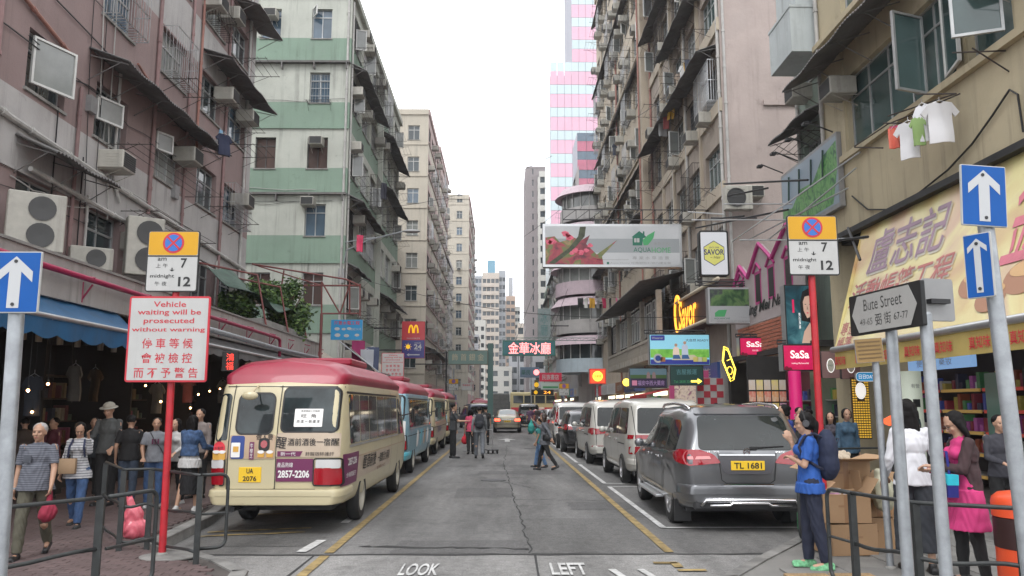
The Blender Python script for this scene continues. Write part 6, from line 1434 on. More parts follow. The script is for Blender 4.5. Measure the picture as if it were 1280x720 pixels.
def B(name, label, cat, c, w_, h_, yaw=0, th=.02, face=None, edge=None, group=None, tilt=0, rad=.02, border=None, bw=.02, body='panel'):
 """a board: returns (thing, M) - M maps (x right, y up) of its face"""
 t = thing(name, label, cat, c, R(yaw), group)
 M = Matrix.Rotation(R(tilt), 4, 'Y') @ frame_of((0, -th/2, 0), (1, 0, 0)); Mb = M @ Matrix.Translation((0, 0, -th))
 mb = MB(); mb.prism(rrect(-w_/2, -h_/2, w_/2, h_/2, rad), th, Mb); mb.build(body, edge or M_signback, t)
 d = .0005
 if border: flat('border', rrect(-w_/2+.002, -h_/2+.002, w_/2-.002, h_/2-.002, rad), border, t, M, d); d += .002
 q = bw if border else .003
 flat('face', rrect(-w_/2+q, -h_/2+q, w_/2-q, h_/2-q, max(.004, rad-q)), face or M_sw, t, M, d)
 t['d'] = d+.0035; return t, M
def BT(t, M, body, x, y, w_, h_, m, bold=.0, **k): return lettering(body, x, y, w_, h_, m, t, M, k.pop('d', .0065), bold, **k)
def BF(t, M, nm, poly, m, d=.004): return flat(nm, poly, m, t, M, d)
def arrow_up(w_, h_, hw, sw): return [(-sw/2, -h_/2), (sw/2, -h_/2), (sw/2, h_/2-hw*.62), (w_/2, h_/2-hw*1.05), (w_/2, h_/2-hw*.62), (0, h_/2), (-w_/2, h_/2-hw*.62), (-w_/2, h_/2-hw*1.05), (-sw/2, h_/2-hw*.62)]
def pole(name, label, cat, p, q, r_, m, cap=True, group=None):
 t = thing(name, label, cat, p, 0, group); mb = MB(); d = Vector(q)-Vector(p); mb.cyl((0, 0, 0), d, r_, n=18); mb.build('post', m, t, smooth=40)
 if cap: mb = MB(); mb.cyl(d, d+Vector((0, 0, .02)), r_*1.06, r_*.8, 18); mb.build('cap', m, t)
 mb = MB(); mb.lathe([(r_*1.5, 0), (r_*1.45, .015), (r_*1.02, .03)], 18); mb.build('base_collar', M_conc, t); return t
def bracket(t, m=M_steel, zs=(0,), y=.03, w_=.12):
 for z in zs: mb = MB(); mb.b2((-w_/2, y, z-.02), (w_/2, y+.03, z+.02)); mb.build('clamp', m, t)
def time_sign(label, cx, Y, z, w_, group=None, yaw=0):
 t, M = B('parking_time_sign', label, 'road sign', (cx, Y, z), w_, w_*1.2, yaw, .015, M_sw, M_sk, group, 0, .03, M_sk, .014); h_ = w_*1.2; s = w_
 BF(t, M, 'yellow_panel', rrect(-s/2+.016, .10*s+.01, s/2-.016, h_/2-.016, .02), M_sy); BF(t, M, 'divider', rrect(-s/2+.01, .085*s, s/2-.01, .11*s, .001), M_sk, .005)
 cy = .355*s; BF(t, M, 'ring', circle(0, cy, .205*s, 32), M_sred, .0062); BF(t, M, 'disc', circle(0, cy, .165*s, 32), M_sblue2, .0084)
 for a in (45, -45):
  c, s_ = math.cos(R(a)), math.sin(R(a)); l_, k = .165*s, .018*s; BF(t, M, 'cross_bar', [(c*x-s_*y, cy+s_*x+c*y) for x, y in ((-l_, -k), (l_, -k), (l_, k), (-l_, k))], M_sred, .0104 if a > 0 else .0108)
 BT(t, M, 'am', -.2*s, .035*s, .17*s, .06*s, M_sk, .01); BT(t, M, '上 午', -.2*s, -.09*s, .23*s, .085*s, M_sk); BT(t, M, '7', .22*s, -.04*s, .12*s, .19*s, M_sk, .02)
 BT(t, M, 'midnight', -.18*s, -.30*s, .46*s, .09*s, M_sk, .01); BT(t, M, '午 夜', -.2*s, -.44*s, .23*s, .085*s, M_sk); BT(t, M, '12', .25*s, -.40*s, .24*s, .19*s, M_sk, .03)
 BF(t, M, 'small_arrow', [(-.01*s, -.13*s), (.01*s, -.13*s), (.01*s, -.17*s), (.05*s, -.17*s), (0, -.205*s), (-.05*s, -.17*s), (-.01*s, -.17*s)], M_sk, .0045)
 bracket(t, M_signback, (.2*s, -.3*s)); return t
def veh_sign(label, cx, Y, z, w_, group=None):
 h_ = w_*1.06; t, M = B('waiting_warning_sign', label, 'road sign', (cx, Y, z), w_, h_, 0, .015, M_sw, M_sred, group, 0, .03, M_sred, .022); s = w_
 for i, (b, ww) in enumerate((('Vehicle', .40), ('waiting will be', .78), ('prosecuted', .62), ('without warning', .90))): BT(t, M, b, .0, (.43-.107*i)*s, ww*s, (.085 if b in ('prosecuted', 'waiting will be') else .07)*s*(1.0 if i else 1), M_sred, .012)
 for i, b in enumerate(('停 車 等 候', '會 被 檢 控', '而 不 予 警 告')): BT(t, M, b, 0, (-.055-.18*i)*s, (.62, .62, .78)[i]*s, .125*s, M_sred, .008)
 bracket(t, M_signback, (.2*s, -.3*s)); return t
def oneway(label, c, w_, h_, yaw=0, tilt=0):
 t, M = B('one_way_sign', label, 'road sign', c, w_, h_, yaw, .012, M_sblue, M_sw, 'blue one way signs', tilt, .01, M_sw, .007)
 BF(t, M, 'arrow', arrow_up(w_*.70, h_*.84, w_*.5, w_*.24), mat('arrow_white', (.42, .43, .44), .45));
 for y in (h_*.34, -h_*.36): mb = MB(); mb.cyl((0, -.008, y), (0, -.016, y), .011, n=10); mb.build('bolt', M_dark, t)
 return t
# left corner
pole('sign_post', 'grey galvanised post of the one way sign at the left edge', 'post', (-2.985, 5, .135), (-3.04, 5, 2.62), .045, M_steel)
oneway('blue one way arrow sign on the post at the left edge', (-3.02, 4.94, 2.46), .31, .385)
pole('sign_post', 'bright red post carrying two signs on the left corner', 'post', (-3.60, 8.84, .14), (-3.63, 8.84, 3.55), .038, M_red)
time_sign('yellow and white 7 to midnight sign on the left red post', -3.655, 8.78, 3.29, .575)
veh_sign('white vehicle waiting warning sign with red border on the left red post', -3.645, 8.76, 2.425, .885)
# railings: tube hoops
def railing(label, pts, group='grey pedestrian railings', h_=.87, loops=(), base=.135, r_=.016):
 P = [Vector((p[0], p[1], base)) for p in pts]; t = thing('pedestrian_railing', label, 'railing', P[0], 0, group); O = P[0]
 for k, z in enumerate((h_, h_*.55, h_*.12)):
  Q = []
  for a, b in zip(P, P[1:]): Q += [a+(b-a)*i/6 for i in range(6)]
  Q.append(P[-1]); mb = MB(); mb.tube([q-O+Vector((0, 0, z-.015*math.sin(i*1.0) if k else z)) for i, q in enumerate(Q)], r_, 8); mb.build('rail', M_rail, t, smooth=True)
 for i, p in enumerate(P):
  mb = MB(); mb.box((p-O)+Vector((0, 0, (h_-.02)/2-.02)), (.055, .035, h_+.04), RZ(.2)); mb.build('post', M_rail, t)
 for (p, d) in loops:   # rounded end hoops
  a = Vector((p[0], p[1], base))-O; d = Vector((d[0], d[1], 0)); L_ = d.length; d.normalize(); mb = MB()
  mb.tube([a+Vector((0, 0, h_))]+[a+d*(L_-.08)+d*.08*math.sin(u)+Vector((0, 0, h_-.08+.08*math.cos(u))) for u in np.linspace(0, math.pi/2, 5)]+[a+d*(L_-.08)+d*.08*math.cos(u)+Vector((0, 0, .22-.08*math.sin(u))) for u in np.linspace(0, math.pi/2, 5)]+[a+Vector((0, 0, .14))], r_*1.1, 8)
  mb.build('end_hoop', M_rail, t, smooth=True)
  mb = MB(); mb.tube([a+Vector((0, 0, h_*.55)), a+d*L_+Vector((0, 0, h_*.55))], r_*.8, 6); mb.build('rail', M_rail, t)
 return t
railing('long grey railing curving off the left edge of the frame', [(-5.6, 4.6), (-4.4, 4.9), (-3.6, 5.5), (-3.08, 6.35)], loops=[((-3.05, 6.42), (.16, .50))])
railing('grey railing on the left corner behind the red post', [(-4.98, 10.33), (-4.18, 9.1), (-3.92, 9.2), (-3.06, 8.35)], loops=[((-3.06, 8.4), (.22, .14))])
railing('short grey hoop railing beside the rear of the dark grey SUV', [(3.62, 9.6), (3.60, 9.4)], loops=[((3.6, 9.45), (-.36, -.5))])
railing('long grey railing along the right corner in front of the women', [(2.83, 6.62), (3.0, 5.95), (3.55, 5.62), (4.6, 5.2), (6.5, 4.8)], loops=[((2.83, 6.62), (-.06, .36))])
railing('grey railing far back on the right pavement beyond the cartons', [(5.2, 13.3), (6.6, 13.7)], loops=[])
# left things on the ground
pb = thing('plastic_bag', 'pink plastic bag of rubbish at the foot of the left railing', 'bag', (-4.42, 10.0, .135), .3)
mb = MB(); mb.sph((0, 0, .11), (.15, .12, .13), 14, 10); mb.sph((-.02, 0, .25), (.11, .09, .14), 12, 8); capsule(mb, (-.05, 0, .3), (-.07, 0, .44), .06, .04); fuse(mb, 'sack', mat('pink_plastic', (.62, .12, .16), .35, var=.25, vscale=14, coat=.2), pb, .012, .012, 1)
mb = MB(); mb.tube([(-.10, 0, .43), (-.11, .02, .50), (-.07, 0, .52), (-.04, 0, .43)], .01, 5); mb.build('tied_handle', mat('pink_plastic', (.62, .12, .16)), pb)
# right corner
pole('sign_post', 'red post of the parking time sign at right', 'post', (3.50, 8.9, .135), (3.50, 8.9, 3.2), .038, M_red)
time_sign('yellow and white 7 to midnight sign on the right red post', at(1017, 303, Y=8.8).x, 8.83, at(1017, 306, Y=8.8).z, .575)
pole('sign_post', 'left grey post under the Bute Street name sign', 'post', (2.765, 5.64, .135), (2.765, 5.64, 2.3), .040, M_steel)
pole('sign_post', 'right grey post under the Bute Street name sign', 'post', (2.83, 5.27, .135), (2.82, 5.27, 2.3), .040, M_steel)
a_, b_ = at(1117, 385, Y=5.6), at(1117, 385, Y=5.6)
t, M = B('street_name_sign', 'black and grey Bute Street name sign with pointed ends', 'street sign', (2.70, 5.575, 2.37), .86, .30, -83.3, .03, M_sk, M_sk, None, 0, .012)
BF(t, M, 'white_lozenge', [(-.39, 0), (-.31, .135), (.31, .135), (.39, 0), (.31, -.135), (-.31, -.135)], mat('sign_dusty_white', (.33, .325, .31), .5, var=.08, streak=.3), .0045)
BT(t, M, 'Bute Street', 0, .06, .46, .085, M_sk, .0); BT(t, M, '49-65', -.21, -.062, .16, .05, M_sk, .005); BT(t, M, '弼 街', 0, -.058, .19, .085, M_sk, .008); BT(t, M, '67-77', .21, -.058, .16, .05, M_sk, .005)
t, M = B('street_name_sign', 'plain grey back of the second street name plate behind Bute Street', 'street sign', (at(1172, 375, Y=5.35).x, 5.35, at(1172, 375, Y=5.35).z), .24, .29, 12, .02, M_signback, M_signback, None, 0, .02)
mb = MB(); mb.b2((-.1, -.06, -.03), (.05, -.01, .0)); mb.build('clamp', M_dark, t)
pole('sign_post', 'thin grey post holding the small brown board at right', 'post', (3.78, 8.05, .135), (3.74, 8, 2.3), .034, M_steel)
t, M = B('notice_board', 'small brown slatted notice board on the thin post', 'notice', (3.665, 7.96, 2.25), .265, .24, -8, .02, mat('board_ochre', (.24, .15, .05), .6, var=.25), None, None, -4, .005)
for i in range(5): BF(t, M, 'printed_line', rrect(-.11, .08-.04*i, .11, .092-.04*i, .001), mat('board_dark_line', (.12, .07, .025), .6), .0045)
pole('sign_post', 'tall grey post with two blue arrow signs at the right edge', 'post', (3.215, 5.0, .135), (3.10, 5.0, 3.12), .048, M_steel)
oneway('upper blue arrow sign on the tall right hand post', (at(1229, 246, Y=4.93).x, 4.93, at(1229, 245, Y=4.93).z), .30, .40, 3, 3)
t = oneway('lower blue arrow sign turned sideways on the tall right hand post', (at(1224, 333, Y=4.92).x-.0, 4.92, at(1224, 332, Y=4.92).z), .17, .41, -58, 0)
# litter bin
lb = thing('litter_bin', 'orange and black street litter bin with a yellow sticker', 'bin', (4.33, 6.72, .135))
M_or = mat('bin_orange', (.68, .075, .02), .4, var=.1, streak=.2); M_bb = mat('bin_band_black', (.03, .008, .008), .45)
mb = MB(); mb.lathe([(.02, 0), (.255, 0), (.262, .02), (.262, .42)], 32); mb.build('lower_body', M_or, lb, smooth=40); mb = MB(); mb.lathe([(.262, .42), (.268, .425), (.268, .66), (.262, .665)], 32); mb.build('band', M_bb, lb, smooth=40)
mb = MB(); mb.lathe([(.262, .665), (.272, .67), (.272, .78), (.262, .82), (.22, .855), (.1, .875), (.0, .878)], 32); mb.build('hood', M_or, lb, smooth=40)
mb = MB(); mb.lathe([(.0, .880), (.07, .882), (.11, .88), (.12, .872)], 24); mb.build('ashtray', M_chrome, lb, smooth=40)
c_, r_ = [], .2645
for i in range(25): a = 2*math.pi*i/24; u, v = .085*math.cos(a), .085*math.sin(a); th = -R(115)+u/r_; c_.append((r_*math.cos(th), r_*math.sin(th), .25+v))
mb = MB(); mb.add(c_[:-1], [tuple(range(24))]); mb.build('yellow_sticker', mat('sticker_yellow', (.70, .42, .02), .5), lb)
c_ = []
for i in range(17): a = 2*math.pi*i/16; u, v = .03*math.cos(a)-.02, .03*math.sin(a)+.02; th = -R(115)+u/(r_+.002); c_.append(((r_+.002)*math.cos(th), (r_+.002)*math.sin(th), .25+v))
mb = MB(); mb.add(c_[:-1], [tuple(range(16))]); mb.build('sticker_mark', M_sred, lb)
# cartons and pallet wood
M_card = mat('cardboard', (.30, .185, .10), .85, var=.18, vscale=3, rand=.15); M_card2 = mat('cardboard_inner', (.36, .23, .13), .85)
def carton(label, c, d, rz=0, flaps=(.3, 1.2, -.4, .8), tape=True, m=M_card):
 t = thing('cardboard_carton', label, 'carton', c, R(rz), 'cardboard cartons piled on the right corner'); x, y, z = d[0]/2, d[1]/2, d[2]; w_ = .006
 mb = MB(); mb.b2((-x, -y, 0), (x, -y+w_, z)); mb.b2((-x, y-w_, 0), (x, y, z)); mb.b2((-x, -y+w_, 0), (-x+w_, y-w_, z)); mb.b2((x-w_, -y+w_, 0), (x, y-w_, z)); mb.b2((-x+w_, -y+w_, 0), (x-w_, y-w_, w_)); mb.build('box_side', m, t)
 for i, a in enumerate(flaps):
  if a is None: continue
  L_, e = (d[0], y) if i < 2 else (d[1], x); fl = MB(); fl.b2((-L_/2, 0, 0), (L_/2, min(d[0], d[1])*.48, .005)); o = fl.build('flap', M_card2, t)
  o.rotation_euler = (a, 0, (0, math.pi, -R(90), R(90))[i]); o.location = ((0, y, z), (0, -y, z), (x, 0, z), (-x, 0, z))[i]
 if tape: mb = MB(); mb.b2((-.03, -y-.001, 0), (.03, -y+.001, z)); mb.b2((-.09, -y-.0015, z*.55), (.09, -y+.0, z*.62)); mb.build('tape', mat('packing_tape', (.22, .12, .06), .4), t)
 return t
carton('closed lower carton at the bottom left of the pile', (3.72, 8.95, .135), (.52, .42, .32), 8, (None, None, None, None));
carton('opened lower carton with a torn side flap', (4.12, 9.3, .135), (.5, .42, .34), -14, (.9, -1.9, .4, .3))
c3 = carton('open carton full of packets on the bottom left one', (3.72, 9.0, .46), (.50, .40, .30), -4, (.9, -2.2, 1.0, 2.4))
carton('leaning carton with bent flaps in the middle of the pile', (4.14, 9.34, .48), (.44, .40, .32), 20, (1.2, -2.0, .9, 1.4))
carton('uppermost carton with paper sticking out of its top', (3.86, 9.4, .78), (.58, .42, .30), 5, (.15, .2, .3, -.5))
for i, (x, y, z, c_) in enumerate(((3.62, 8.95, .66, (.5, .25, .4)), (3.76, 8.92, .68, (.55, .5, .55)), (3.83, 9.05, .66, (.25, .35, .6)), (3.7, 9.1, .7, (.6, .55, .5)))):
 t = thing('packet', ('pink printed packet', 'white printed packet', 'blue printed packet', 'cream printed packet')[i]+' in the open carton on the right corner', 'packet', (x, y, z-.1), i*.7); mb = MB(); mb.box((0, 0, .1), (.13, .05, .2), RX(.2), .006); mb.build('wrapper', mat('packet%d' % i, c_, .4, var=.3, vscale=20), t)
sk = thing('plastic_sack', 'cream plastic sack slumped beside the upper cartons', 'sack', (4.2, 9.0, .55)); mb = MB(); mb.sph((0, 0, .2), (.13, .10, .2), 12, 10); capsule(mb, (-.03, 0, .3), (-.03, 0, .42), .07, .05); fuse(mb, 'sack_body', mat('sack_cream', (.38, .37, .27), .55, var=.1), sk, .014, .012, 1)
pp = thing('crumpled_paper', 'crumpled beige wrapping paper on the top carton', 'paper', (3.8, 9.35, 1.06)); mb = MB(); mb.sph((0, 0, .05), (.2, .13, .07), 14, 8); mb.sph((.12, .05, .08), (.1, .1, .05), 10, 8); fuse(mb, 'sheet', mat('paper_beige', (.42, .35, .27), .8, var=.1), pp, .012, .02, 1)
wd = thing('wooden_frame', 'upright raw timber pallet frame beside the hoop railing', 'pallet', (3.52, 9.25, .135), R(-12)); M_wood = mat('raw_timber', (.30, .19, .10), .75, var=.3, vscale=7)
for x in (-.09, .09): mb = MB(); mb.box((x, 0, .51), (.07, .045, 1.02), None, .004); mb.build('upright', M_wood, wd)
for z, a in ((.05, 0), (.48, .05), (.98, -.03)): mb = MB(); mb.box((0, -.035, z), (.27, .025, .09), RY(a), .003); mb.build('slat', M_wood, wd)
rt = thing('hand_cart', 'red and green hand cart behind the timber frame', 'cart', (3.68, 9.62, .135)); mb = MB(); mb.box((0, 0, .62), (.34, .3, .34), None, .03); mb.build('crate', mat('crate_red', (.5, .02, .03), .4, var=.15), rt); mb = MB(); mb.box((0, .0, .22), (.36, .32, .24), None, .03); mb.build('lower_crate', mat('crate_green', (.02, .14, .05), .45), rt)
mb = MB(); mb.tube([(-.2, -.17, .1), (-.2, -.17, .45), (.2, -.17, .45), (.2, -.17, .1)], .012, 6); [mb.cyl((x, -.1, .06), (x+.03, -.1, .06), .06, n=14) for x in (-.17, .14)]; mb.build('frame', M_chrome, rt)
# orange cloth triangle, given a faint glow of its own
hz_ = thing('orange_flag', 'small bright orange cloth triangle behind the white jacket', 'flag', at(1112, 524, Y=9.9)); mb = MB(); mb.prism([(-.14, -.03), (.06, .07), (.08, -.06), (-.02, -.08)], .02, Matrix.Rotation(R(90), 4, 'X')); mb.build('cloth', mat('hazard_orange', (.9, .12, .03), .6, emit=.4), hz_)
# --- left canopy, awnings and stalls under it
cp = thing('concrete_canopy', 'long concrete canopy with a crimson pipe over the left pavement', 'canopy', (-6.5, 7.5, 0))
M_fas = mat('canopy_concrete', (.33, .31, .29), .9, var=.2, vscale=.9, streak=1.2, bump=.3, bscale=12); M_crim = mat('crimson_pipe_paint', (.26, .015, .055), .45, var=.15, streak=.3)
mb = MB(); mb.b2((-3, 0, 3.30), (0, 21.1, 3.42)); mb.build('slab', M_fas, cp); mb = MB(); mb.b2((-.14, -.01, 3.25), (.02, 21.12, 3.86)); mb.build('fascia', M_fas, cp); mb = MB(); mb.b2((-.2, -.03, 3.86), (.05, 21.14, 3.90)); mb.build('coping', M_conc, cp)
mb = MB(); mb.tube([(.14, -.5, 3.64), (.14, 7, 3.63), (.14, 15.2, 3.61), (.14, 15.4, 3.57), (.14, 15.45, 3.4), (.14, 15.45, 3.1)], .045, 10); mb.build('crimson_pipe', M_crim, cp, smooth=True)
mb = MB(); mb.tube([(.2, 6.3, 3.36), (.16, 15, 3.30), (.16, 21, 3.34)], .06, 10); mb.build('gutter_pipe', M_steel, cp, smooth=True)
for y in np.arange(.8, 21, 2.0): mb = MB(); mb.tube([(.0, y, 3.70), (.2, y, 3.66)], .014, 5); mb.tube([(.0, y, 3.3), (.17, y, 3.56)], .016, 5); mb.tube([(.02, y, 3.28), (.02, y, 3.6)], .016, 5); mb.build('pipe_bracket', M_crim, cp)
def awning(label, x0, y0, y1, zt, x1, zb, m, bar=M_alum, val=.30, name='awning'):
 """slopes from (x0,zt) at the wall to (x1,zb) over the pavement, with a scalloped valance"""
 t = thing(name, label, 'awning', (x0, y0, 0)); n = int((y1-y0)/.1); rows = []
 for j in range(7):
  f = j/6; rows.append([((x1-x0)*f, (y1-y0)*i/n, zt+(zb-zt)*f-.06*math.sin(f*math.pi)+.012*math.sin(i*.9+j)) for i in range(n+1)])
 mb = MB(); mb.grid(rows); mb.grid([[(x, y, z-.012) for x, y, z in r_] for r_ in rows]); mb.build('canvas', m, t, smooth=50)
 if val:
  rows = [[((x1-x0)+.01*math.sin(i*.8), (y1-y0)*i/n, zb-(val*(.78+.22*abs(math.sin(i*math.pi/6))) if j else 0)*j/2*1.0) for i in range(n+1)] for j in range(3)]
  mb = MB(); mb.grid(rows); mb.grid([[(x-.006, y, z) for x, y, z in r_] for r_ in rows]); mb.build('valance', m, t)
 mb = MB(); mb.cyl((x1-x0, -.05, zb), (x1-x0, y1-y0+.05, zb), .035, n=12); mb.build('front_bar', bar, t, smooth=40)
 for y in (.1, (y1-y0)/2, y1-y0-.1): mb = MB(); mb.tube([(0, y, zt-.5), (x1-x0, y, zb-.03)], .014, 6); mb.build('arm', bar, t)
 return t
awning('bright blue canvas awning with scalloped edge under the left canopy', -6.6, 7.8, 13.6, 3.3, -6.0, 2.88, mat('canvas_blue', (.012, .085, .19), .6, var=.2, vscale=3, streak=.5))
awning('dark grey canvas awning behind the vehicle waiting sign', -6.6, 13.9, 27.5, 3.28, -6.05, 2.95, mat('canvas_grey', (.13, .13, .13), .7, var=.25, vscale=2, streak=.6), val=.2)
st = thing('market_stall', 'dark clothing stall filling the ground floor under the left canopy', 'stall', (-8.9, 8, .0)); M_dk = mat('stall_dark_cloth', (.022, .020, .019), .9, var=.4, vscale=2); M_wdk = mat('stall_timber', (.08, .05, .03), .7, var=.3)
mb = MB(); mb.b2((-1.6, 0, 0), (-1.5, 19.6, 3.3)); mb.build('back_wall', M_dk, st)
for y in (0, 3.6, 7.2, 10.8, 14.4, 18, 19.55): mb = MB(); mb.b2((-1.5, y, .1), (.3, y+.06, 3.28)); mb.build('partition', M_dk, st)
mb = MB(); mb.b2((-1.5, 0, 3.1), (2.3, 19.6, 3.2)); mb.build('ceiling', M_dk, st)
for k, y in enumerate(np.arange(.4, 19, 1.8)):
 for z in (.85, 1.35, 1.85, 2.35): mb = MB(); mb.b2((-1.45, y, z), (-.9, y+1.5, z+.03)); mb.build('shelf', M_wdk, st)
 mb = MB(); mb.b2((-.5+.3*(k % 2), y, .1), (.4+.5*(k % 2), y+1.2, .82)); mb.build('counter', M_dk, st)
goods = [(.20, .10, .04), (.14, .05, .05), (.25, .20, .12), (.08, .09, .12), (.22, .06, .10), (.10, .14, .10), (.30, .26, .2)]
gm = [mat('stall_goods_%d' % i, c_, .7, var=.3, vscale=10, rand=.5) for i, c_ in enumerate(goods)]; gmesh = {}
def goods_row(par, x, ys, z, dy=.2, scale=1, ms=None, nm='boxed_goods', xs=.3):
 ms = ms or gm; y = ys[0]
 while y < ys[1]-.12:
  h_ = round(rnd.choice((.14, .2, .28, .34))*scale, 2); k = (h_, rnd.randrange(len(ms)), nm, id(ms)); w_ = rnd.choice((.09, .12, .18))*scale
  if k not in gmesh: mb = MB(); mb.box((0, 0, h_/2), (xs, .11*scale, h_), None, .008); gmesh[k] = mb.mesh(nm, ms[k[1]])
  obj(nm, gmesh[k], par, (x+rnd.uniform(-.03, .03), y, z), (0, 0, rnd.uniform(-.2, .2))); y += w_+.03
for y in np.arange(.4, 19, 1.8):
 for z in (.88, 1.38, 1.88): goods_row(st, -1.15, (y+.1, y+1.5), z)
def garment(label, c, w_, h_, m, yaw=0, kind_='tee', group=None, hang=True, cat='garment'):
 t = thing('hanging_garment', label, cat, c, R(yaw), group); w2 = w_/2
 if kind_ == 'tee': O = [(-w2*.22, 0), (-w2*.6, -.03*h_), (-w2*1.0, -.26*h_), (-w2*.78, -.36*h_), (-w2*.6, -.26*h_), (-w2*.62, -h_), (w2*.62, -h_), (w2*.6, -.26*h_), (w2*.78, -.36*h_), (w2, -.26*h_), (w2*.6, -.03*h_), (w2*.22, 0), (0, -.05*h_)]
 elif kind_ == 'trousers': O = [(-w2, 0), (-w2*1.0, -h_), (-w2*.15, -h_), (0, -.35*h_), (w2*.15, -h_), (w2*1.0, -h_), (w2, 0)]
 else: O = [(-w2, 0), (-w2*.96, -h_*.5), (-w2*.9, -h_), (0, -h_*.97), (w2*.92, -h_), (w2, -h_*.4), (w2, 0)]
 bm = bmesh.new(); vs = [bm.verts.new((x, 0, z)) for x, z in O]; bm.faces.new(vs)
 for k in range(1, 6): bmesh.ops.bisect_plane(bm, geom=bm.verts[:]+bm.edges[:]+bm.faces[:], plane_co=(-w2+w_*k/6, 0, 0), plane_no=(1, 0, 0)); bmesh.ops.bisect_plane(bm, geom=bm.verts[:]+bm.edges[:]+bm.faces[:], plane_co=(0, 0, -h_*k/6), plane_no=(0, 0, 1))
 bm.verts.index_update(); V = [v.co.copy() for v in bm.verts]; F_ = [[v.index for v in f.verts] for f in bm.faces]; be = [(e.verts[0].index, e.verts[1].index) for e in bm.edges if e.is_boundary]; bm.free(); ph = rnd.random()*6
 dy = lambda v: .035*math.sin(v.x*22/w_*.4+ph)*(-v.z/h_+.2)+.02*math.sin(v.z*9+ph)
 A = [(v.x, v.y+dy(v)-.018, v.z) for v in V]; Bq = [(v.x, v.y+dy(v)+.018, v.z) for v in V]; n = len(V); mb = MB(); mb.add(A+Bq, F_+[tuple(n+i for i in reversed(f)) for f in F_]+[(a, b, n+b, n+a) for a, b in be]); mb.build('cloth', m, t, smooth=60)
 if hang: mb = MB(); mb.tube([(-w2*.5, 0, -.02), (0, 0, .04), (w2*.5, 0, -.02)], .006, 5); mb.tube([(0, 0, .04), (0, 0, .10)], .004, 4); mb.build('hanger', M_alum, t)
 return t
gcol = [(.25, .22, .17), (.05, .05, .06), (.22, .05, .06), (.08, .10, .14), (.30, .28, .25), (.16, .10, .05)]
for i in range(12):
 y = 9+i*1.5; garment(('tan', 'charcoal', 'crimson', 'slate blue', 'cream', 'brown')[i % 6]+' garment hanging near the '+('street corner' if i < 6 else 'lane')+' end of the dark left stalls', (-8.0+.35*math.sin(i*2.3), y, 2.45-.25*(i % 3 == 0)), .38, .66, mat('stall_garment_%d' % (i % 6), tuple(c*.45 for c in gcol[i % 6]), .85, var=.3), 20*math.sin(i), 'tee', 'garments hanging in the left stall')  # palette darkened to stand in for the deep shade of the stall
M_bulb = mat('warm_bulb', (1, .6, .25), .4, emit=14, ecol=(1, .52, .2, 1))
for i, (px, py, Yb) in enumerate(((35, 488, 11), (182, 482, 17), (248, 493, 18), (262, 489, 19.5), (201, 502, 15.5), (238, 510, 17), (275, 486, 21), (60, 480, 12.5), (213, 500, 20), (40, 515, 13.5))):
 p = at(px, py, Y=Yb); t = thing('light_bulb', ('warm bulb high above the grey haired man', 'warm bulb above the man in the printed grey t-shirt', 'warm bulb above the woman in the denim jacket', 'warm bulb close to the left edge of the nearest minibus', 'warm bulb just left of the red post under the warning sign', 'lowest warm bulb on the right of the red post', 'rightmost warm bulb, at the corner of the nearest minibus', 'warm bulb between the grey haired man and the phoning woman', 'warm bulb tucked right beside the red post', 'low warm bulb just over the grey haired man')[i], 'lamp', p, 0, 'warm bulbs in the left stalls'); mb = MB(); mb.sph((0, 0, 0), .022, 10, 8); mb.build('glass_bulb', M_bulb, t, smooth=True); mb = MB(); mb.cyl((0, 0, .03), (0, 0, .07), .018, n=8); mb.cyl((0, 0, .07), (0, 0, max(.1, 3.1-p.z)), .004, n=4); mb.build('cord', M_black, t)
 if i in (0, 2, 4, 6, 8): ld = bpy.data.lights.new('bulb_light', 'POINT'); ld.energy = 14; ld.color = (1, .6, .3); ld.shadow_soft_size = .03; lo = bpy.data.objects.new('bulb_light', ld); COL.objects.link(lo); lo.parent = t; lo.location = (0, 0, -.06)
for ni, px in enumerate((27, 47, 74, 96, 125, 142)):
 p = at(px, 440, X=-6.7); t = thing('ceiling_lantern', ('leftmost', 'second', 'third', 'fourth', 'fifth', 'rightmost')[ni]+' dull tube lantern from the left edge, hanging behind the blue awning', 'lamp', (p.x, p.y, 2.62), 0, 'unlit tube lanterns behind the blue awning'); mb = MB(); mb.cyl((0, 0, 0), (0, 0, .2), .045, n=12); mb.build('shade', mat('lantern_white', (.14, .13, .11), .5), t); mb = MB(); mb.cyl((0, 0, .2), (0, 0, .6), .006, n=5); mb.build('cord', M_black, t)
t = thing('neon_sign', 'small red neon sign under the canopy by the minibus roof', 'neon sign', at(288, 452, Y=14.6)); M = frame_of((0, -.02, 0), (1, 0, 0)); mb = MB(); mb.box((0, 0, 0), (.3, .04, .36), None, .01); mb.build('backing', M_sk, t); lettering('鴻\n福', 0, 0, .14, .30, mat('neon_red_dim', (.7, .05, .03), .4, emit=1.6, ecol=(1, .06, .04, 1)), t, M, .01)
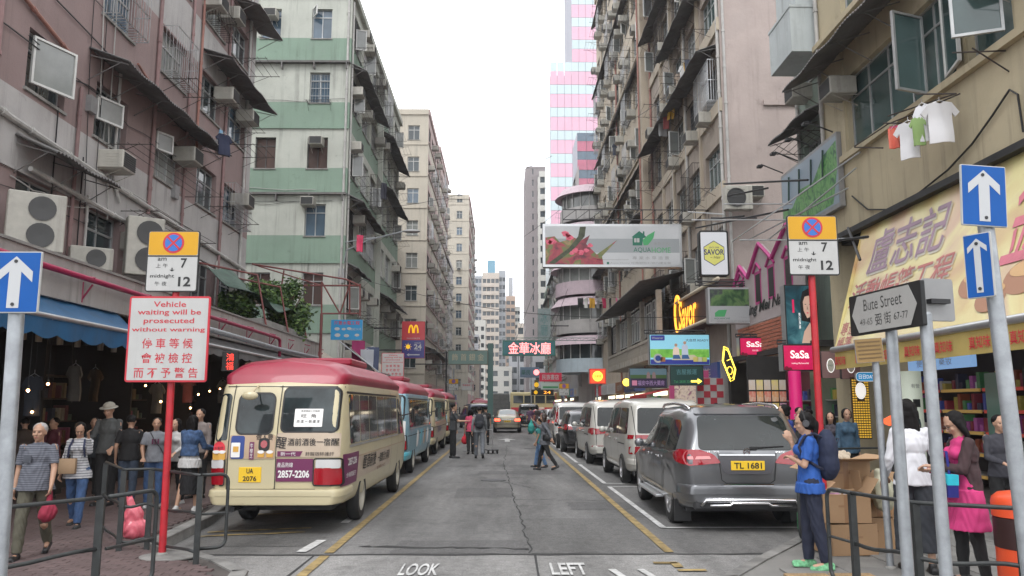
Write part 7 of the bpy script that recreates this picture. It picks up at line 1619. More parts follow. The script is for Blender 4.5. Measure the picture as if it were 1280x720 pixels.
# --- side lane beyond the canopy: frame, canvas, planter, tarp, lamp
fr = thing('steel_frame', 'rusty red steel sign frame standing over the side lane', 'frame', (-8.6, 27, 0)); M_rf = mat('rusty_red_steel', (.17, .05, .045), .6, var=.3); L3 = lambda px, py, Y=27: at(px, py, Y=Y)-Vector((-8.6, 27, 0))
mb = MB()
for a, b in (((315, 330), (432, 349)), ((315, 357), (450, 357)), ((402, 392), (450, 392)), ((402, 352), (402, 392)), ((437, 350), (437, 392)), ((450, 355), (450, 395)), ((402, 352), (425, 392)), ((437, 356), (425, 392)), ((355, 338), (352, 357)), ((432, 349), (450, 357))): MB().tube([L3(*a), L3(*b)], .03, 6).build('bar', M_rf, fr)
for a, b in (((315, 330), (402, 357)), ((402, 392), (402, 352))): mb.tube([L3(a[0], a[1], 28.2)+Vector((0, 0, 0)), L3(b[0], b[1], 28.2)], .025, 6)
mb.tube([L3(402, 392), L3(402, 392)-Vector((0, 0, 4.2))], .05, 8); mb.build('bar', M_rf, fr)
t, M = B('shop_sign', 'bright blue plumbing and works sign on the red steel frame', 'shop sign', (at(435, 413, Y=27).x, 26.8, at(435, 413, Y=27).z), 1.06, .68, 0, .06, mat('sign_sky_blue', (.01, .22, .45), .45), M_sw, None, 0, .01)
BT(t, M, '海景水電工程', 0, .23, .86, .13, M_sred, .02); [BF(t, M, 'printed_tool', circle(x, y, r_, 12, r_*.6), M_sw) for x, y, r_ in ((-.32, .03, .09), (-.1, .02, .07), (.08, .04, .08), (-.3, -.18, .1), (.0, -.2, .09), (.35, -.18, .08))]; BT(t, M, '安裝維修 24小時', .28, .02, .4, .09, M_sw)
def leafmass(name, parent, c, r_, n, ms, lf=.12, trunk=None):
 """crown of small leaf faces spread through a lumpy volume"""
 cl = [Vector((rnd.gauss(0, .45)*r_[0], rnd.gauss(0, .45)*r_[1], rnd.gauss(0, .42)*r_[2])) for _ in range(14)]
 for k, m in enumerate(ms):
  vs, fs = [], []
  for i in range(n//len(ms)):
   q = rnd.choice(cl); p = q+Vector((rnd.gauss(0, 1), rnd.gauss(0, 1), rnd.gauss(0, 1)))*.18*min(r_); a = Vector((rnd.uniform(-1, 1), rnd.uniform(-1, 1), rnd.uniform(-.6, .6))).normalized(); b = a.cross(Vector((rnd.uniform(-1, 1), rnd.uniform(-1, 1), rnd.uniform(-1, 1)))).normalized(); s_ = lf*rnd.uniform(.5, 1.2); b0 = len(vs)
   vs += [p-a*s_, p+b*s_*.45, p+a*s_, p-b*s_*.45]; fs.append((b0, b0+1, b0+2, b0+3))
  mb = MB(); mb.add([v+Vector(c) for v in vs], fs); o = mb.build(name, m, parent); o['kind'] = 'stuff'
M_lf = [mat('leaf_dark', (.035, .07, .022), .6, var=.3), mat('leaf_mid', (.07, .14, .035), .6, var=.3), mat('leaf_light', (.13, .21, .05), .6, var=.3)]
sh = thing('potted_shrub', 'leafy green shrubs growing on the end of the left canopy', 'shrub', (-7.3, 26, 3.9)); leafmass('foliage', sh, (-.1, 0, .95), (1.3, 1.1, .95), 9000, M_lf, .085); leafmass('foliage', sh, (-.5, -2.6, .7), (.7, 1.4, .7), 4200, M_lf, .085)
mb = MB(); [mb.tube([(rnd.uniform(-.5, .5), rnd.uniform(-.6, .6), .1), (rnd.uniform(-.5, .5), rnd.uniform(-.5, .5), .5), (rnd.uniform(-.8, .8), rnd.uniform(-.6, .6), 1.3)], .018, 5) for _ in range(12)]; mb.build('stem', mat('bark', (.08, .06, .04), .9), sh); mb = MB(); mb.b2((-.7, -4, 0), (.7, 1, .2)); mb.build('planter', M_conc, sh)
tp = thing('tarpaulin', 'crumpled dark green tarpaulin slung over the roof by the shrubs', 'tarpaulin', (-8.4, 22, 0)); rows = [[(x*1.75, y*4.6+.25*math.sin(x*7), 5.75-1.15*x-.25*math.sin(y*9+x*5)*.5-.35*math.sin(x*3.1)*.4) for x in np.linspace(0, 1, 22)] for y in np.linspace(0, 1, 22)]
mb = MB(); mb.grid(rows); mb.grid([[(x, y, z-.02) for x, y, z in r_] for r_ in rows]); mb.build('sheet', mat('tarp_green', (.05, .095, .07), .6, var=.5, vscale=2.5, bump=.4), tp, smooth=70); [MB().tube([(-.3, y, 5.7), (1.6, y, 5.3), (1.9, y, 3.9)], .03, 5).build('support', M_rf, tp) for y in (0, 2.3, 4.6)]
aw = thing('stall_canopy', 'sagging beige canvas canopies beside the side lane', 'canopy', (-6.4, 29, 0)); M_cvs = mat('canvas_beige', (.36, .31, .26), .8, var=.2, vscale=2, streak=.7)
for k, (x0, y0, w_, l_) in enumerate(((-1.3, 0, 1.6, 3), (.3, 1, 1.5, 5))):
 rows = [[(x0+w_*x, y0+l_*y, 4.15-1.05*x**1.2-.12*math.sin(y*math.pi)-.25*k*x) for x in np.linspace(0, 1, 14)] for y in np.linspace(0, 1, 14)]; mb = MB(); mb.grid(rows); mb.grid([[(x, y, z-.02) for x, y, z in r_] for r_ in rows]); mb.build('canvas', M_cvs, aw, smooth=60); mb = MB(); mb.tube([(x0, y0, 4.1), (x0+w_, y0, 2.95)], .025, 6); mb.tube([(x0+w_, y0, 2.95), (x0+w_, y0+l_, 2.95)], .03, 6); mb.build('pole', M_steel, aw)
sl_ = thing('street_lamp', 'street lamp arm with a flat grey head on the green banded block', 'street lamp', (-7.45, 38.2, 0)); mb = MB(); P0 = at(433, 313, Y=38)-Vector((-7.45, 38.2, 0)); P1 = at(505, 289, Y=37)-Vector((-7.45, 38.2, 0)); mb.tube([P0+Vector((-.1, 0, -.6)), P0, P0.lerp(P1, .4)+Vector((0, 0, .15)), P1], .035, 6); mb.tube([P0+Vector((-.1, 0, .4)), P0.lerp(P1, .5)+Vector((0, 0, .17))], .02, 5); mb.build('arm', M_steel, sl_); mb = MB(); mb.sph(P1+Vector((.35, 0, 0)), (.42, .16, .09), 16, 8); mb.build('lamp_head', M_signback, sl_, smooth=True); mb = MB(); mb.b2(P0-Vector((.35, .1, 1.6)), P0-Vector((.05, -.1, .9))); mb.build('switch_box', M_signback, sl_)
def far_sign(label, px0, py0, px1, py1, Y, face, th=.12, name='shop_sign', edge=None, border=None, bw=.05, cat='shop sign', yaw=0, rad=.03, group=None):
 a, b = at(px0, py0, Y=Y), at(px1, py1, Y=Y); return B(name, label, cat, ((a.x+b.x)/2, Y, (a.z+b.z)/2), b.x-a.x, a.z-b.z, yaw, th, face, edge, group, 0, rad, border, bw)+(b.x-a.x, a.z-b.z)
M_mred = mat('sign_fast_food_red', (.42, .012, .02), .4, coat=.3); M_mnavy = mat('sign_night_navy', (.02, .02, .16), .4, coat=.3); M_my = mat('sign_arch_yellow', (.9, .5, .01), .4, emit=.5)
t, M, w_, h_ = far_sign('red sign with yellow arches above a navy 24 hour panel', 503, 402, 531, 448, 44, M_mred, .25, cat='shop sign', edge=M_sk)
BF(t, M, 'navy_panel', rrect(-w_/2+.02, -h_/2+.02, w_/2-.02, -.02, .01), M_mnavy, .0035)
for sx in (-1, 1):
 O = [(sx*(.02+.26*(.5-.5*math.cos(a)))*1.0, h_*.19+.42*math.sin(a)*1.0) for a in np.linspace(0, math.pi, 13)]; mb = MB(); mb.tube([M @ Vector((sx*.015+x*.82, y-.02, .02)) for x, y in O], .045, 6); mb.build('arch', M_my, t)
BT(t, M, "McDONALD'S", 0, .08, .7, .08, M_sw); BT(t, M, '24', .25, -.38, .42, .28, M_sw, .03); BT(t, M, 'HOURS', .25, -.18, .34, .08, M_sw); BT(t, M, '小時營業', .25, -.57, .36, .08, M_sw)
BF(t, M, 'sun_disc', circle(-.28, -.38, .12, 14), M_my, .006); mb = MB(); [mb.tube([M @ Vector((-.28+.15*math.cos(a), -.38+.15*math.sin(a), .01)), M @ Vector((-.28+.2*math.cos(a), -.38+.2*math.sin(a), .01))], .014, 4) for a in np.linspace(0, 2*math.pi, 9)[:-1]]; mb.build('sun_ray', M_my, t)
BF(t, M, 'left_arrow', [(-.36, -.82), (-.22, -.74), (-.22, -.79), (.36, -.79), (.36, -.85), (-.22, -.85), (-.22, -.90)], M_sw, .006)
mb = MB(); mb.b2((-2.2, .0, .6), (-w_/2, .06, .68)); mb.b2((-2.2, .0, -.6), (-w_/2, .06, -.52)); mb.build('bracket', M_dark, t)
p = at(491, 456, Y=33); pole('sign_post', 'thin red post of the second waiting sign by the minibus roofs', 'post', (p.x, 33.05, .135), (p.x, 33.05, p.z+.4), .04, M_red); veh_sign('second white waiting sign, above the minibus roofs', p.x, 33, p.z, .92)
t, M, w_, h_ = far_sign('large grey green goldsmith signboard on a green steel column', 560, 438, 610, 456, 50, mat('sign_grey_green', (.13, .20, .18), .6, var=.1), .3, border=mat('sign_bronze_edge', (.10, .09, .06), .6), bw=.04)
BT(t, M, '飾 首 銀 金', 0, .02, w_*.8, h_*.5, mat('letter_bronze', (.34, .31, .22), .5), .008); mb = MB(); mb.b2((w_/2-.02, .0, -4.1), (w_/2+.32, .3, .9)); mb.build('column', mat('column_green', (.06, .12, .11), .5), t); mb = MB(); [mb.tube([(-w_/2-2.2, .1, z), (-w_/2, .1, z)], .04, 5) for z in (-.4, .3)]; mb.tube([(-w_/2-.1, .1, -4), (-w_/2-.1, .1, .4)], .05, 6); mb.build('strut', M_dark, t)
p = at(567, 478, Y=52); pole('sign_post', 'far left grey post of the small parking time sign', 'post', (p.x, 52.05, .135), (p.x, 52.05, p.z+.9), .05, M_steel); time_sign('small far parking time sign above the left minibus queue', p.x, 52, at(567, 481, Y=52).z, .62)
p = at(705, 487, Y=50); pole('sign_post', 'far right grey post of the small parking time sign', 'post', (p.x, 50.05, .135), (p.x, 50.05, p.z+.5), .05, M_steel); time_sign('small far parking time sign over the white people carriers', p.x, 50, at(705, 487, Y=50).z, .62)
t, M, w_, h_ = far_sign('small pink lettered white board beside the far left time sign', 577, 479, 589, 488, 53, M_sw); BT(t, M, '停車等候', 0, .1, w_*.8, h_*.3, M_sred)
# --- hanging signs over the carriageway, from the right
def truss(t, x0, x1, y, z, h_=.35, m=M_dark, r_=.022):
 mb = MB(); mb.tube([(x0, y, z), (x1, y, z)], r_, 5); mb.tube([(x0, y, z+h_), (x1, y, z+h_)], r_, 5); n = max(2, int(abs(x1-x0)/.5))
 for i in range(n+1): x = x0+(x1-x0)*i/n; mb.tube([(x, y, z), (x, y, z+h_)], r_*.7, 4); (i < n) and mb.tube([(x, y, z), (x0+(x1-x0)*(i+1)/n, y, z+h_)], r_*.7, 4)
 mb.build('truss', m, t)
t, M, w_, h_ = far_sign('big AQUAHOME lightbox with coral flowers hanging over the road', 678, 281, 852, 335, 30, pic('board_pale_grey', [(.34, .36, .37), (.40, .41, .42), (.44, .45, .46)], .6, .5, .12), .35, border=M_alum, bw=.09, rad=.02, edge=M_signback)
M_a1 = pic('aqua_plants', [(.015, .03, .03), (.10, .02, .03), (.30, .04, .06), (.10, .14, .04), (.28, .18, .08), (.03, .10, .07)], 1.5, .5, .1)
x0 = -w_/2+.10; BF(t, M, 'grey_band', rrect(x0, -.28, w_/2-.1, .26, .001), mat('board_mid_grey', (.28, .30, .31), .5), .0035)
BF(t, M, 'plant_picture', [(x0, -h_/2+.1), (x0+2.2, -h_/2+.1), (x0+2.15, -.42), (x0+2.75, .22), (x0+1.95, -.35), (x0+1.55, .05), (x0+1.7, .40), (x0+1.35, .18), (x0+1.1, .3), (x0+.55, .12), (x0+.35, .35), (x0, .3)], M_a1, .006)
BF(t, M, 'driftwood', [(x0+.1, -.7), (x0+.9, -.1), (x0+1.25, .35), (x0+1.32, .72), (x0+1.55, .72), (x0+1.5, .35), (x0+1.1, -.12), (x0+.35, -.72)], mat('driftwood', (.06, .07, .04), .6, var=.5, vscale=6), .0085)
for x, y, r_ in ((.75, .45, .13), (.92, .3, .14), (.85, .38, .1), (1.15, -.2, .12), (1.35, -.28, .13), (1.55, -.2, .1), (1.0, -.3, .09), (1.7, .0, .1), (.25, .15, .15), (.12, .12, .12)): BF(t, M, 'petal', [(x0+x+r_*(1+.25*math.sin(3*a+x*9))*math.cos(a), y+r_*.8*math.sin(a)) for a in np.linspace(0, 2*math.pi, 15)[:-1]], pic('petals', [(.45, .03, .08), (.60, .12, .18), (.35, .02, .05)], 6, 1, .1), .0105)
M_dg = mat('logo_dark_green', (.01, .13, .08), .4); M_lg = mat('logo_leaf_green', (.06, .32, .12), .4); gx = w_/2-1.5
BF(t, M, 'house_logo', [(gx-.38, .0), (gx-.38, .32), (gx-.42, .32), (gx-.12, .56), (gx+.02, .46), (gx+.02, .55), (gx+.08, .55), (gx+.08, .40), (gx+.16, .32), (gx+.02, .28), (gx-.02, .0)], M_dg, .006); BF(t, M, 'house_pane', rrect(gx-.32, .12, gx-.23, .28, .01), M_sw, .008); BF(t, M, 'house_pane', rrect(gx-.21, .12, gx-.12, .28, .01), M_sw, .008)
BF(t, M, 'leaf_logo', [(gx+.04, .0), (gx+.0, .2), (gx+.2, .4), (gx+.48, .56), (gx+.42, .3), (gx+.30, .14), (gx+.2, .02)], M_lg, .0075); BT(t, M, 'AQUA', gx-.08+.06, -.18, .66, .21, M_dg, .0); BT(t, M, 'HOME', gx+.70, -.18, .72, .21, M_lg, .0)
BT(t, M, '水影之舍', gx+.72, .08, .6, .13, M_signback); BT(t, M, '專 業 水 草 造 景', gx+.3, -.48, 1.4, .13, M_signback); BT(t, M, 'Aqua Home 旺角弼街41號六樓全層', gx-.1, -.68, 2.3, .09, M_signback); BF(t, M, 'f_mark', rrect(gx-1.38, -.73, gx-1.29, -.64, .01), M_dg, .006); BF(t, M, 'thin_rule', rrect(gx-1.8, -.56, gx-.55, -.545, .001), M_signback, .006)
truss(t, -w_/2+.8, 8-t.location.x, .2, h_/2+.25, .4); mb = MB(); [mb.tube([(x, .1, h_/2), (x, .2, h_/2+.3)], .02, 4) for x in (-w_/2+.8, 0, w_/2-.3)]; [mb.tube([(x, .1, h_/2+.6), (x+1.5, .2, h_/2+3.2)], .01, 4) for x in (-1.2, 1.5)]; mb.build('stay', M_dark, t)
t, M, w_, h_ = far_sign('white SAVOR Hair lightbox with a yellow hexagon', 872, 289, 911, 346, 27, mat('lightbox_white', (.55, .56, .58), .4, emit=.18, ecol=(.9, .92, 1, 1)), .25, border=M_sk, bw=.06, edge=M_sk, rad=.1)
hx = lambda r_: [(r_*math.cos(R(30+60*i)), r_*1.08*math.sin(R(30+60*i))) for i in range(6)]; BF(t, M, 'hexagon_rim', hx(.41), M_mnavy, .004); BF(t, M, 'hexagon', hx(.385), mat('hex_yellow', (.62, .60, .16), .4, emit=.1), .0062)
BT(t, M, 'SAVOR', 0, .04, .68, .2, M_mnavy, .02, d=.009); BT(t, M, '~ Hair', .04, -.14, .36, .1, M_sk, .0, d=.009, shear=.2); BT(t, M, 'SINCE 2008', 0, .2, .34, .05, M_mnavy, d=.009); mb = MB(); mb.tube([(0, .1, h_/2), (0, .1, h_/2+.5), (1.6, .1, h_/2+.5)], .025, 5); mb.build('bracket', M_dark, t)
t, M, w_, h_ = far_sign('second AQUAHOME lightbox with a dark landscape picture', 883, 360, 972, 405, 25, mat('board_grey2', (.34, .35, .36), .5), .3, border=M_alum, bw=.05, rad=.02)
M_land = pic('aquascape', [(.01, .015, .015), (.03, .08, .03), (.10, .18, .06), (.05, .06, .06), (.02, .03, .03)], 2.2, .6, .05); BF(t, M, 'landscape_picture', rrect(-w_/2+.06, -.02, w_/2-.06, h_/2-.06, .01), M_land, .004); BT(t, M, 'AQUAHOME', -w_/2+.42, -.42, .5, .06, M_dg); BF(t, M, 'house_logo', [(-w_/2+.2, -.36), (-w_/2+.2, -.24), (-w_/2+.32, -.15), (-w_/2+.58, -.14), (-w_/2+.5, -.36)], M_lg, .006); BT(t, M, '專業水草造景 旺角弼街四十一號', -.1, -.5, 1.5, .05, M_signback); BT(t, M, 'f Aqua Home', .1, -.38, .5, .05, M_signback); BF(t, M, 'thin_rule', rrect(.3, -.2, .95, -.19, .001), M_signback, .005); truss(t, -w_/2-.3, 8.1-t.location.x, .2, h_/2+.12, .12)
t, M, w_, h_ = far_sign('bright milk powder lightbox with a family picnic picture', 810, 418, 887, 457, 28, mat('advert_sky', (.22, .50, .62), .4, emit=.45), .3, border=M_sk, bw=.03, rad=.01)
BF(t, M, 'meadow', rrect(-w_/2+.04, -.28, w_/2-.04, .02, .01), pic('meadow', [(.08, .28, .03), (.16, .42, .06), (.25, .5, .1)], 3, 1, .35), .004); BF(t, M, 'navy_strip', rrect(-w_/2+.04, -h_/2+.04, w_/2-.04, -.34, .01), mat('advert_navy', (.02, .03, .22), .4, emit=.3), .006); BF(t, M, 'brand_tab', rrect(-w_/2+.06, .32, -w_/2+.55, .5, .03), mat('advert_navy', (.02, .03, .22)), .006); BT(t, M, 'Wisearner', -w_/2+.3, .41, .4, .08, M_sw, .01, d=.009)
BT(t, M, '大自然 READY', w_/2-.45, .33, .8, .1, mat('advert_letter_dark', (.05, .06, .1), .5), .01); BF(t, M, 'blanket', [(-.3, -.36), (.75, -.36), (.5, -.18), (-.1, -.2)], mat('advert_blanket', (.5, .45, .3), .5, emit=.2), .0075)
for x, c_, h2 in ((-.13, (.7, .55, .45), .0), (.18, (.45, .5, .6), .08)): BF(t, M, 'figure_head', circle(x, .16+h2, .055, 12), mat('advert_face', (.5, .3, .2), .5), .012); BF(t, M, 'figure_top', [(x-.12, -.2), (x-.1, .05+h2), (x, .12+h2), (x+.1, .05+h2), (x+.12, -.2)], mat('advert_top_%.1f' % c_[0], c_, .5, emit=.2), .010); BF(t, M, 'figure_jeans', [(x-.12, -.32), (x+.16, -.32), (x+.1, -.18), (x-.1, -.18)], mat('advert_jeans', (.04, .12, .3), .5), .0105)
for x, c_ in ((-.6, (.3, .12, .05)), (.55, (.5, .42, .12)), (.7, (.5, .5, .35)), (.85, (.4, .45, .1))): BF(t, M, 'printed_tin', rrect(x-.09, -.42, x+.09, -.26, .03), mat('tin_%.2f' % x, c_, .4, emit=.2), .013)
BF(t, M, 'round_badge', circle(-w_/2+.3, -.3, .16, 18), M_sw, .013); BF(t, M, 'badge_drop', circle(-w_/2+.3, -.3, .1, 14), M_inkb, .0155); truss(t, -w_/2-.1, 7.2-t.location.x, .2, h_/2+.06, .1)
t, M, w_, h_ = far_sign('smaller dusk coloured copy of the picnic advert with Chinese text', 786, 460, 834, 485, 32, mat('advert_dusk', (.12, .20, .24), .4, emit=.12), .2, border=M_sk, bw=.03); BF(t, M, 'meadow', rrect(-w_/2+.04, -.02, w_/2-.04, .12, .01), mat('meadow_dim', (.06, .13, .04), .5), .004); BF(t, M, 'dark_strip', rrect(-w_/2+.04, -h_/2+.03, w_/2-.04, -.02, .01), mat('advert_plum', (.035, .02, .06), .5), .0055); BT(t, M, '福安中西大藥房', .1, -.2, w_*.7, .2, mat('letter_lilac', (.30, .2, .38), .5, emit=.25), .01, d=.009); BF(t, M, 'cross_mark', rrect(-w_/2+.1, -.3, -w_/2+.3, -.1, .02), mat('mark_pink', (.55, .2, .3), .5, emit=.2), .009)
for x in (.0, .22): BF(t, M, 'figure', [(x-.08, -.02), (x-.06, .18), (x, .26), (x+.06, .18), (x+.08, -.02)], mat('figure_dim', (.3, .2, .2), .5), .008)
t, M, w_, h_ = far_sign('dark green telephone sign with a yellow arrow', 836, 457, 879, 482, 26.5, mat('sign_dark_green', (.012, .045, .04), .4, emit=.1), .2, border=M_sk, bw=.03); BT(t, M, '吉屋搬運', 0, .12, w_*.6, .18, mat('letter_teal', (.08, .2, .22), .5, emit=.2)); BT(t, M, 'Tel: 2838 3268', -.12, -.2, w_*.55, .08, M_lg); BF(t, M, 'arrow', [(w_/2-.42, -.16), (w_/2-.2, -.16), (w_/2-.2, -.1), (w_/2-.06, -.19), (w_/2-.2, -.28), (w_/2-.2, -.22), (w_/2-.42, -.22)], M_neony, .006)
M_sasa = pic('sasa_magenta', [(.55, .01, .10), (.50, .008, .07), (.62, .02, .12)], 2, 1, .55); M_ltw = mat('lit_white', (.8, .78, .75), .4, emit=.9)
for px in ((922, 422, 962, 445, 24, 'smaller crimson SASA lightbox beside the yellow neon'), (975, 431, 1019, 464, 19.5, 'larger crimson SASA lightbox below the beauty portrait')):
 t, M, w_, h_ = far_sign(px[5], *px[:5], M_sasa, .3, border=M_sk, bw=.03, rad=.01); BT(t, M, 'SaSa' if px[0] < 930 else 'SaSa', 0, .06*h_/.5, w_*.55, h_*.30, M_ltw, .02); BT(t, M, '莎莎' if px[0] < 930 else 'making life beautiful', 0, -h_*.22, w_*(.2 if px[0] < 930 else .5), h_*.08, M_ltw); [BF(t, M, 'petal_print', circle(x, y, .05, 8), mat('petal_dark', (.2, .01, .03), .5), .005) for x, y in ((-w_*.4, -h_*.4), (-w_*.3, -h_*.44), (w_*.42, h_*.36))]; truss(t, -w_/2, 8-t.location.x, .2, h_/2+.04, .08)
t, M, w_, h_ = far_sign('tall beauty portrait lightbox with a dark haired woman', 977, 357, 1021, 432, 19.8, pic('portrait_teal', [(.005, .02, .03), (.01, .06, .08), (.08, .22, .24)], 1.6, 1, .4), .3, border=M_sk, bw=.03, rad=.01)
M_face = mat('portrait_skin', (.55, .36, .27), .5, emit=.35); BF(t, M, 'shoulder', [(-.02, -h_/2+.05), (w_/2-.05, -h_/2+.05), (w_/2-.06, -.35), (.2, -.2), (.05, -.42)], M_face, .005); BF(t, M, 'hair', [(.0, -.15), (-.02, .3), (.05, .58), (.2, .66), (.36, .58), (.42, .2), (.40, -.3), (.30, -.5), (.28, -.2)], mat('portrait_hair', (.01, .008, .008), .5), .0075); BF(t, M, 'face', [(.06, .1), (.05, .32), (.1, .45), (.2, .48), (.28, .4), (.29, .15), (.2, -.06), (.14, -.09)], M_face, .010)
for x in (.11, .22): BF(t, M, 'eye', circle(x, .26, .022, 8, .010), M_sk, .0125)
BF(t, M, 'lips', circle(.155, .045, .03, 10, .014), M_sasa, .0125); BF(t, M, 'nose', [(.15, .24), (.135, .13), (.175, .13)], mat('portrait_shadow', (.38, .22, .16), .5), .0122); BF(t, M, 'red_strip', rrect(-.22, .05, -.17, .38, .005), M_sasa, .006); BT(t, M, '亮\n白\n淨\n膚', -.05, -.15, .05, .4, M_ltw)
t = thing('neon_sign', 'yellow neon outline of a rounded diamond on dark grey', 'neon sign', at(911, 455, Y=24.5)); O = [(-.14, .56), (-.2, .1), (.03, -.56), (.13, -.5), (.2, -.18), (-.02, .5)]; O = [(x, y*.95) for x, y in O]; mb = MB(); mb.prism(O, .06, frame_of((0, .06, 0), (1, 0, 0))); mb.build('backing', M_sk, t)
for sc in (1.0, .86): mb = MB(); mb.tube([(x*sc, -.02, y*sc) for x, y in O+O[:1]], .013, 5); mb.build('tube', M_neony, t)
mb = MB(); mb.tube([(.02+.08*math.cos(a), -.02, -.2+.12*math.sin(a)) for a in np.linspace(0, 2*math.pi, 12)], .01, 5); mb.tube([(-.06, -.02, .1), (.05, -.02, .15)], .01, 5); mb.build('tube', M_neony, t)
# brown box fascia with the orange neon word, in the wall plane
bx = thing('shop_fascia', 'long brown fascia box with the orange neon word Savor', 'fascia', (7.3, 26.6, 0)); mb = MB(); mb.b2((0, 0, 4.75), (.7, 8.2, 5.95)); mb.build('box', mat('fascia_brown', (.07, .035, .03), .5, var=.1), bx)
for z, m_ in ((4.72, M_conc), (5.95, mat('fascia_cream_pipe', (.5, .44, .33), .5))): mb = MB(); mb.cyl((-.05, -.1, z), (-.05, 8.3, z), .07, n=10); mb.build('edge_tube', mat('fascia_cream_pipe', (.5, .44, .33)), bx, smooth=True)
M = frame_of((-.03, 4.5, 5.35), (0, -1, 0)); lettering('Savor', 0, 0, 3.0, 1.15, M_neono, bx, M, .03, .02, shear=.15); mb = MB(); mb.tube([M @ Vector((-1.6+1.0*math.cos(a)*.5, .1+.75*math.sin(a), .05)) for a in np.linspace(.6, 5.2, 16)], .05, 6); mb.build('swash', M_neono, bx)
# neon ice cafe sign and the others deep in the street
t, M, w_, h_ = far_sign('teal signboard with four glowing pink neon characters across the street', 628, 426, 694, 445, 60, mat('neon_board_teal', (.05, .17, .19), .5, var=.1), .4, border=mat('neon_board_green', (.03, .14, .11), .5), bw=.08, name='neon_sign', cat='neon sign'); BT(t, M, '金華冰廳', .05, .0, w_*.8, h_*.78, M_neonp, .012); truss(t, -w_/2, 7-t.location.x, .3, h_/2+.05, .2, mat('truss_green', (.05, .12, .1), .5)); mb = MB(); [mb.tube([(x, .2, h_/2), (x+1.5, .3, h_/2+4)], .02, 4) for x in (-1, 1.5)]; mb.build('stay', M_dark, t)
t, M, w_, h_ = far_sign('vertical grey green neon tower sign above the pink neon board', 672, 386, 688, 428, 64, mat('neon_tower_grey', (.22, .27, .27), .6, var=.2), .5, name='neon_sign', cat='neon sign'); BT(t, M, '冰\n廳', 0, .1, w_*.6, h_*.7, mat('neon_off_teal', (.08, .2, .2), .5)); mb = MB(); mb.tube([(w_/2, .2, 0), (2.0, .2, 0)], .05, 5); mb.build('bracket', M_dark, t)
t, M, w_, h_ = far_sign('crimson sign with white Chinese characters under the neon board', 674, 466, 702, 477, 56, mat('sign_crimson', (.42, .01, .04), .45, emit=.15), .3); BT(t, M, '民族書店', 0, 0, w_*.75, h_*.6, M_sw, .01)
t, M, w_, h_ = far_sign('blue grey signboard left of the crimson one', 650, 459, 674, 472, 62, mat('sign_slate', (.16, .24, .34), .5), .3); BT(t, M, '藥房', -.3, 0, .7, h_*.5, M_dg); BF(t, M, 'pink_dot', circle(w_*.35, 0, .22, 12), M_neonp, .006)
t, M, w_, h_ = far_sign('pale picture board under the crimson sign', 676, 478, 700, 487, 57, mat('sign_pale', (.42, .5, .46), .5, emit=.1), .3); BF(t, M, 'green_strip', rrect(-w_*.4, -h_*.3, w_*.4, -h_*.05, .01), M_lg, .005)
t, M, w_, h_ = far_sign('small black sign with a yellow pictogram over the far traffic', 664, 487, 692, 494, 70, M_sk, .3); BF(t, M, 'yellow_arches', circle(-w_*.3, 0, h_*.35, 10), M_my, .006); BT(t, M, '24', .4, 0, .6, h_*.5, M_neono)
t, M, w_, h_ = far_sign('small yellow and black sign left of the pale picture board', 668, 475, 673, 487, 66, mat('sign_olive', (.12, .1, .03), .5), .2); BF(t, M, 'mark', circle(0, 0, .2, 8), M_my, .006)
t, M, w_, h_ = far_sign('glowing orange square lantern sign on the right', 736, 461, 757, 480, 41, mat('lantern_red', (.7, .07, .02), .4, emit=1.2), .4, border=mat('lantern_edge', (.5, .03, .02), .4, emit=.5), bw=.06); BF(t, M, 'glow_disc', circle(0, 0, h_*.34, 20), mat('lantern_yellow', (.9, .5, .05), .4, emit=2.2), .006); BT(t, M, '茶餐廳', 0, 0, w_*.45, h_*.2, mat('lantern_letter', (.5, .1, .01), .5), d=.0095); mb = MB(); mb.tube([(0, .1, -h_/2), (0, .1, -t.location.z)], .06, 6); mb.build('post', M_steel, t)
# green banner in the wall plane of the sage building
bn = thing('billboard', 'large slanted green garden billboard above the pink house sign', 'billboard', (7.85, 18.0, 0)); bn.scale = (1, .63, 1); M = frame_of((0, 6.0, 0), (0, -1, 0)); mb = MB(); mb.prism(rrect(0, 6.3, 6.0, 8.1, .02), .12, frame_of((.12, 6.0, 0), (0, -1, 0))); mb.build('panel', M_signback, bn)
flat('sky_panel', rrect(.08, 6.4, 5.92, 8.02, .01), mat('billboard_sky', (.24, .30, .36), .4), bn, M, .003); flat('garden_picture', [(.1, 6.45), (5.4, 6.45), (5.9, 7.2), (5.9, 7.9), (4.6, 7.75), (3.6, 7.3), (2.2, 7.35), (1.2, 7.0), (.1, 7.1)], pic('garden', [(.01, .05, .03), (.03, .12, .04), (.08, .24, .06), (.14, .28, .1), (.02, .08, .05)], 4, 1.2, .1), bn, M, .006)
mb = MB(); [mb.tube([M @ Vector((x, 7.2, .02)), M @ Vector((x+.15, 7.9, .02))], .03, 5) for x in (.9, 2.1, 3.4, 4.6)]; mb.build('printed_stem', mat('stem_dark', (.02, .05, .04), .6), bn)
for i in range(4): mb = MB(); mb.tube([(-.0, .3+i*1.8, 8.15), (-.6, .3+i*1.8, 8.4), (-.65, .3+i*1.8, 8.36)], .02, 5); o = mb.build('floodlight_arm', M_dark, bn); mb = MB(); mb.box((-.65, .3+i*1.8, 8.34), (.14, .26, .07), None, .01); mb.build('floodlight', M_dark, o)
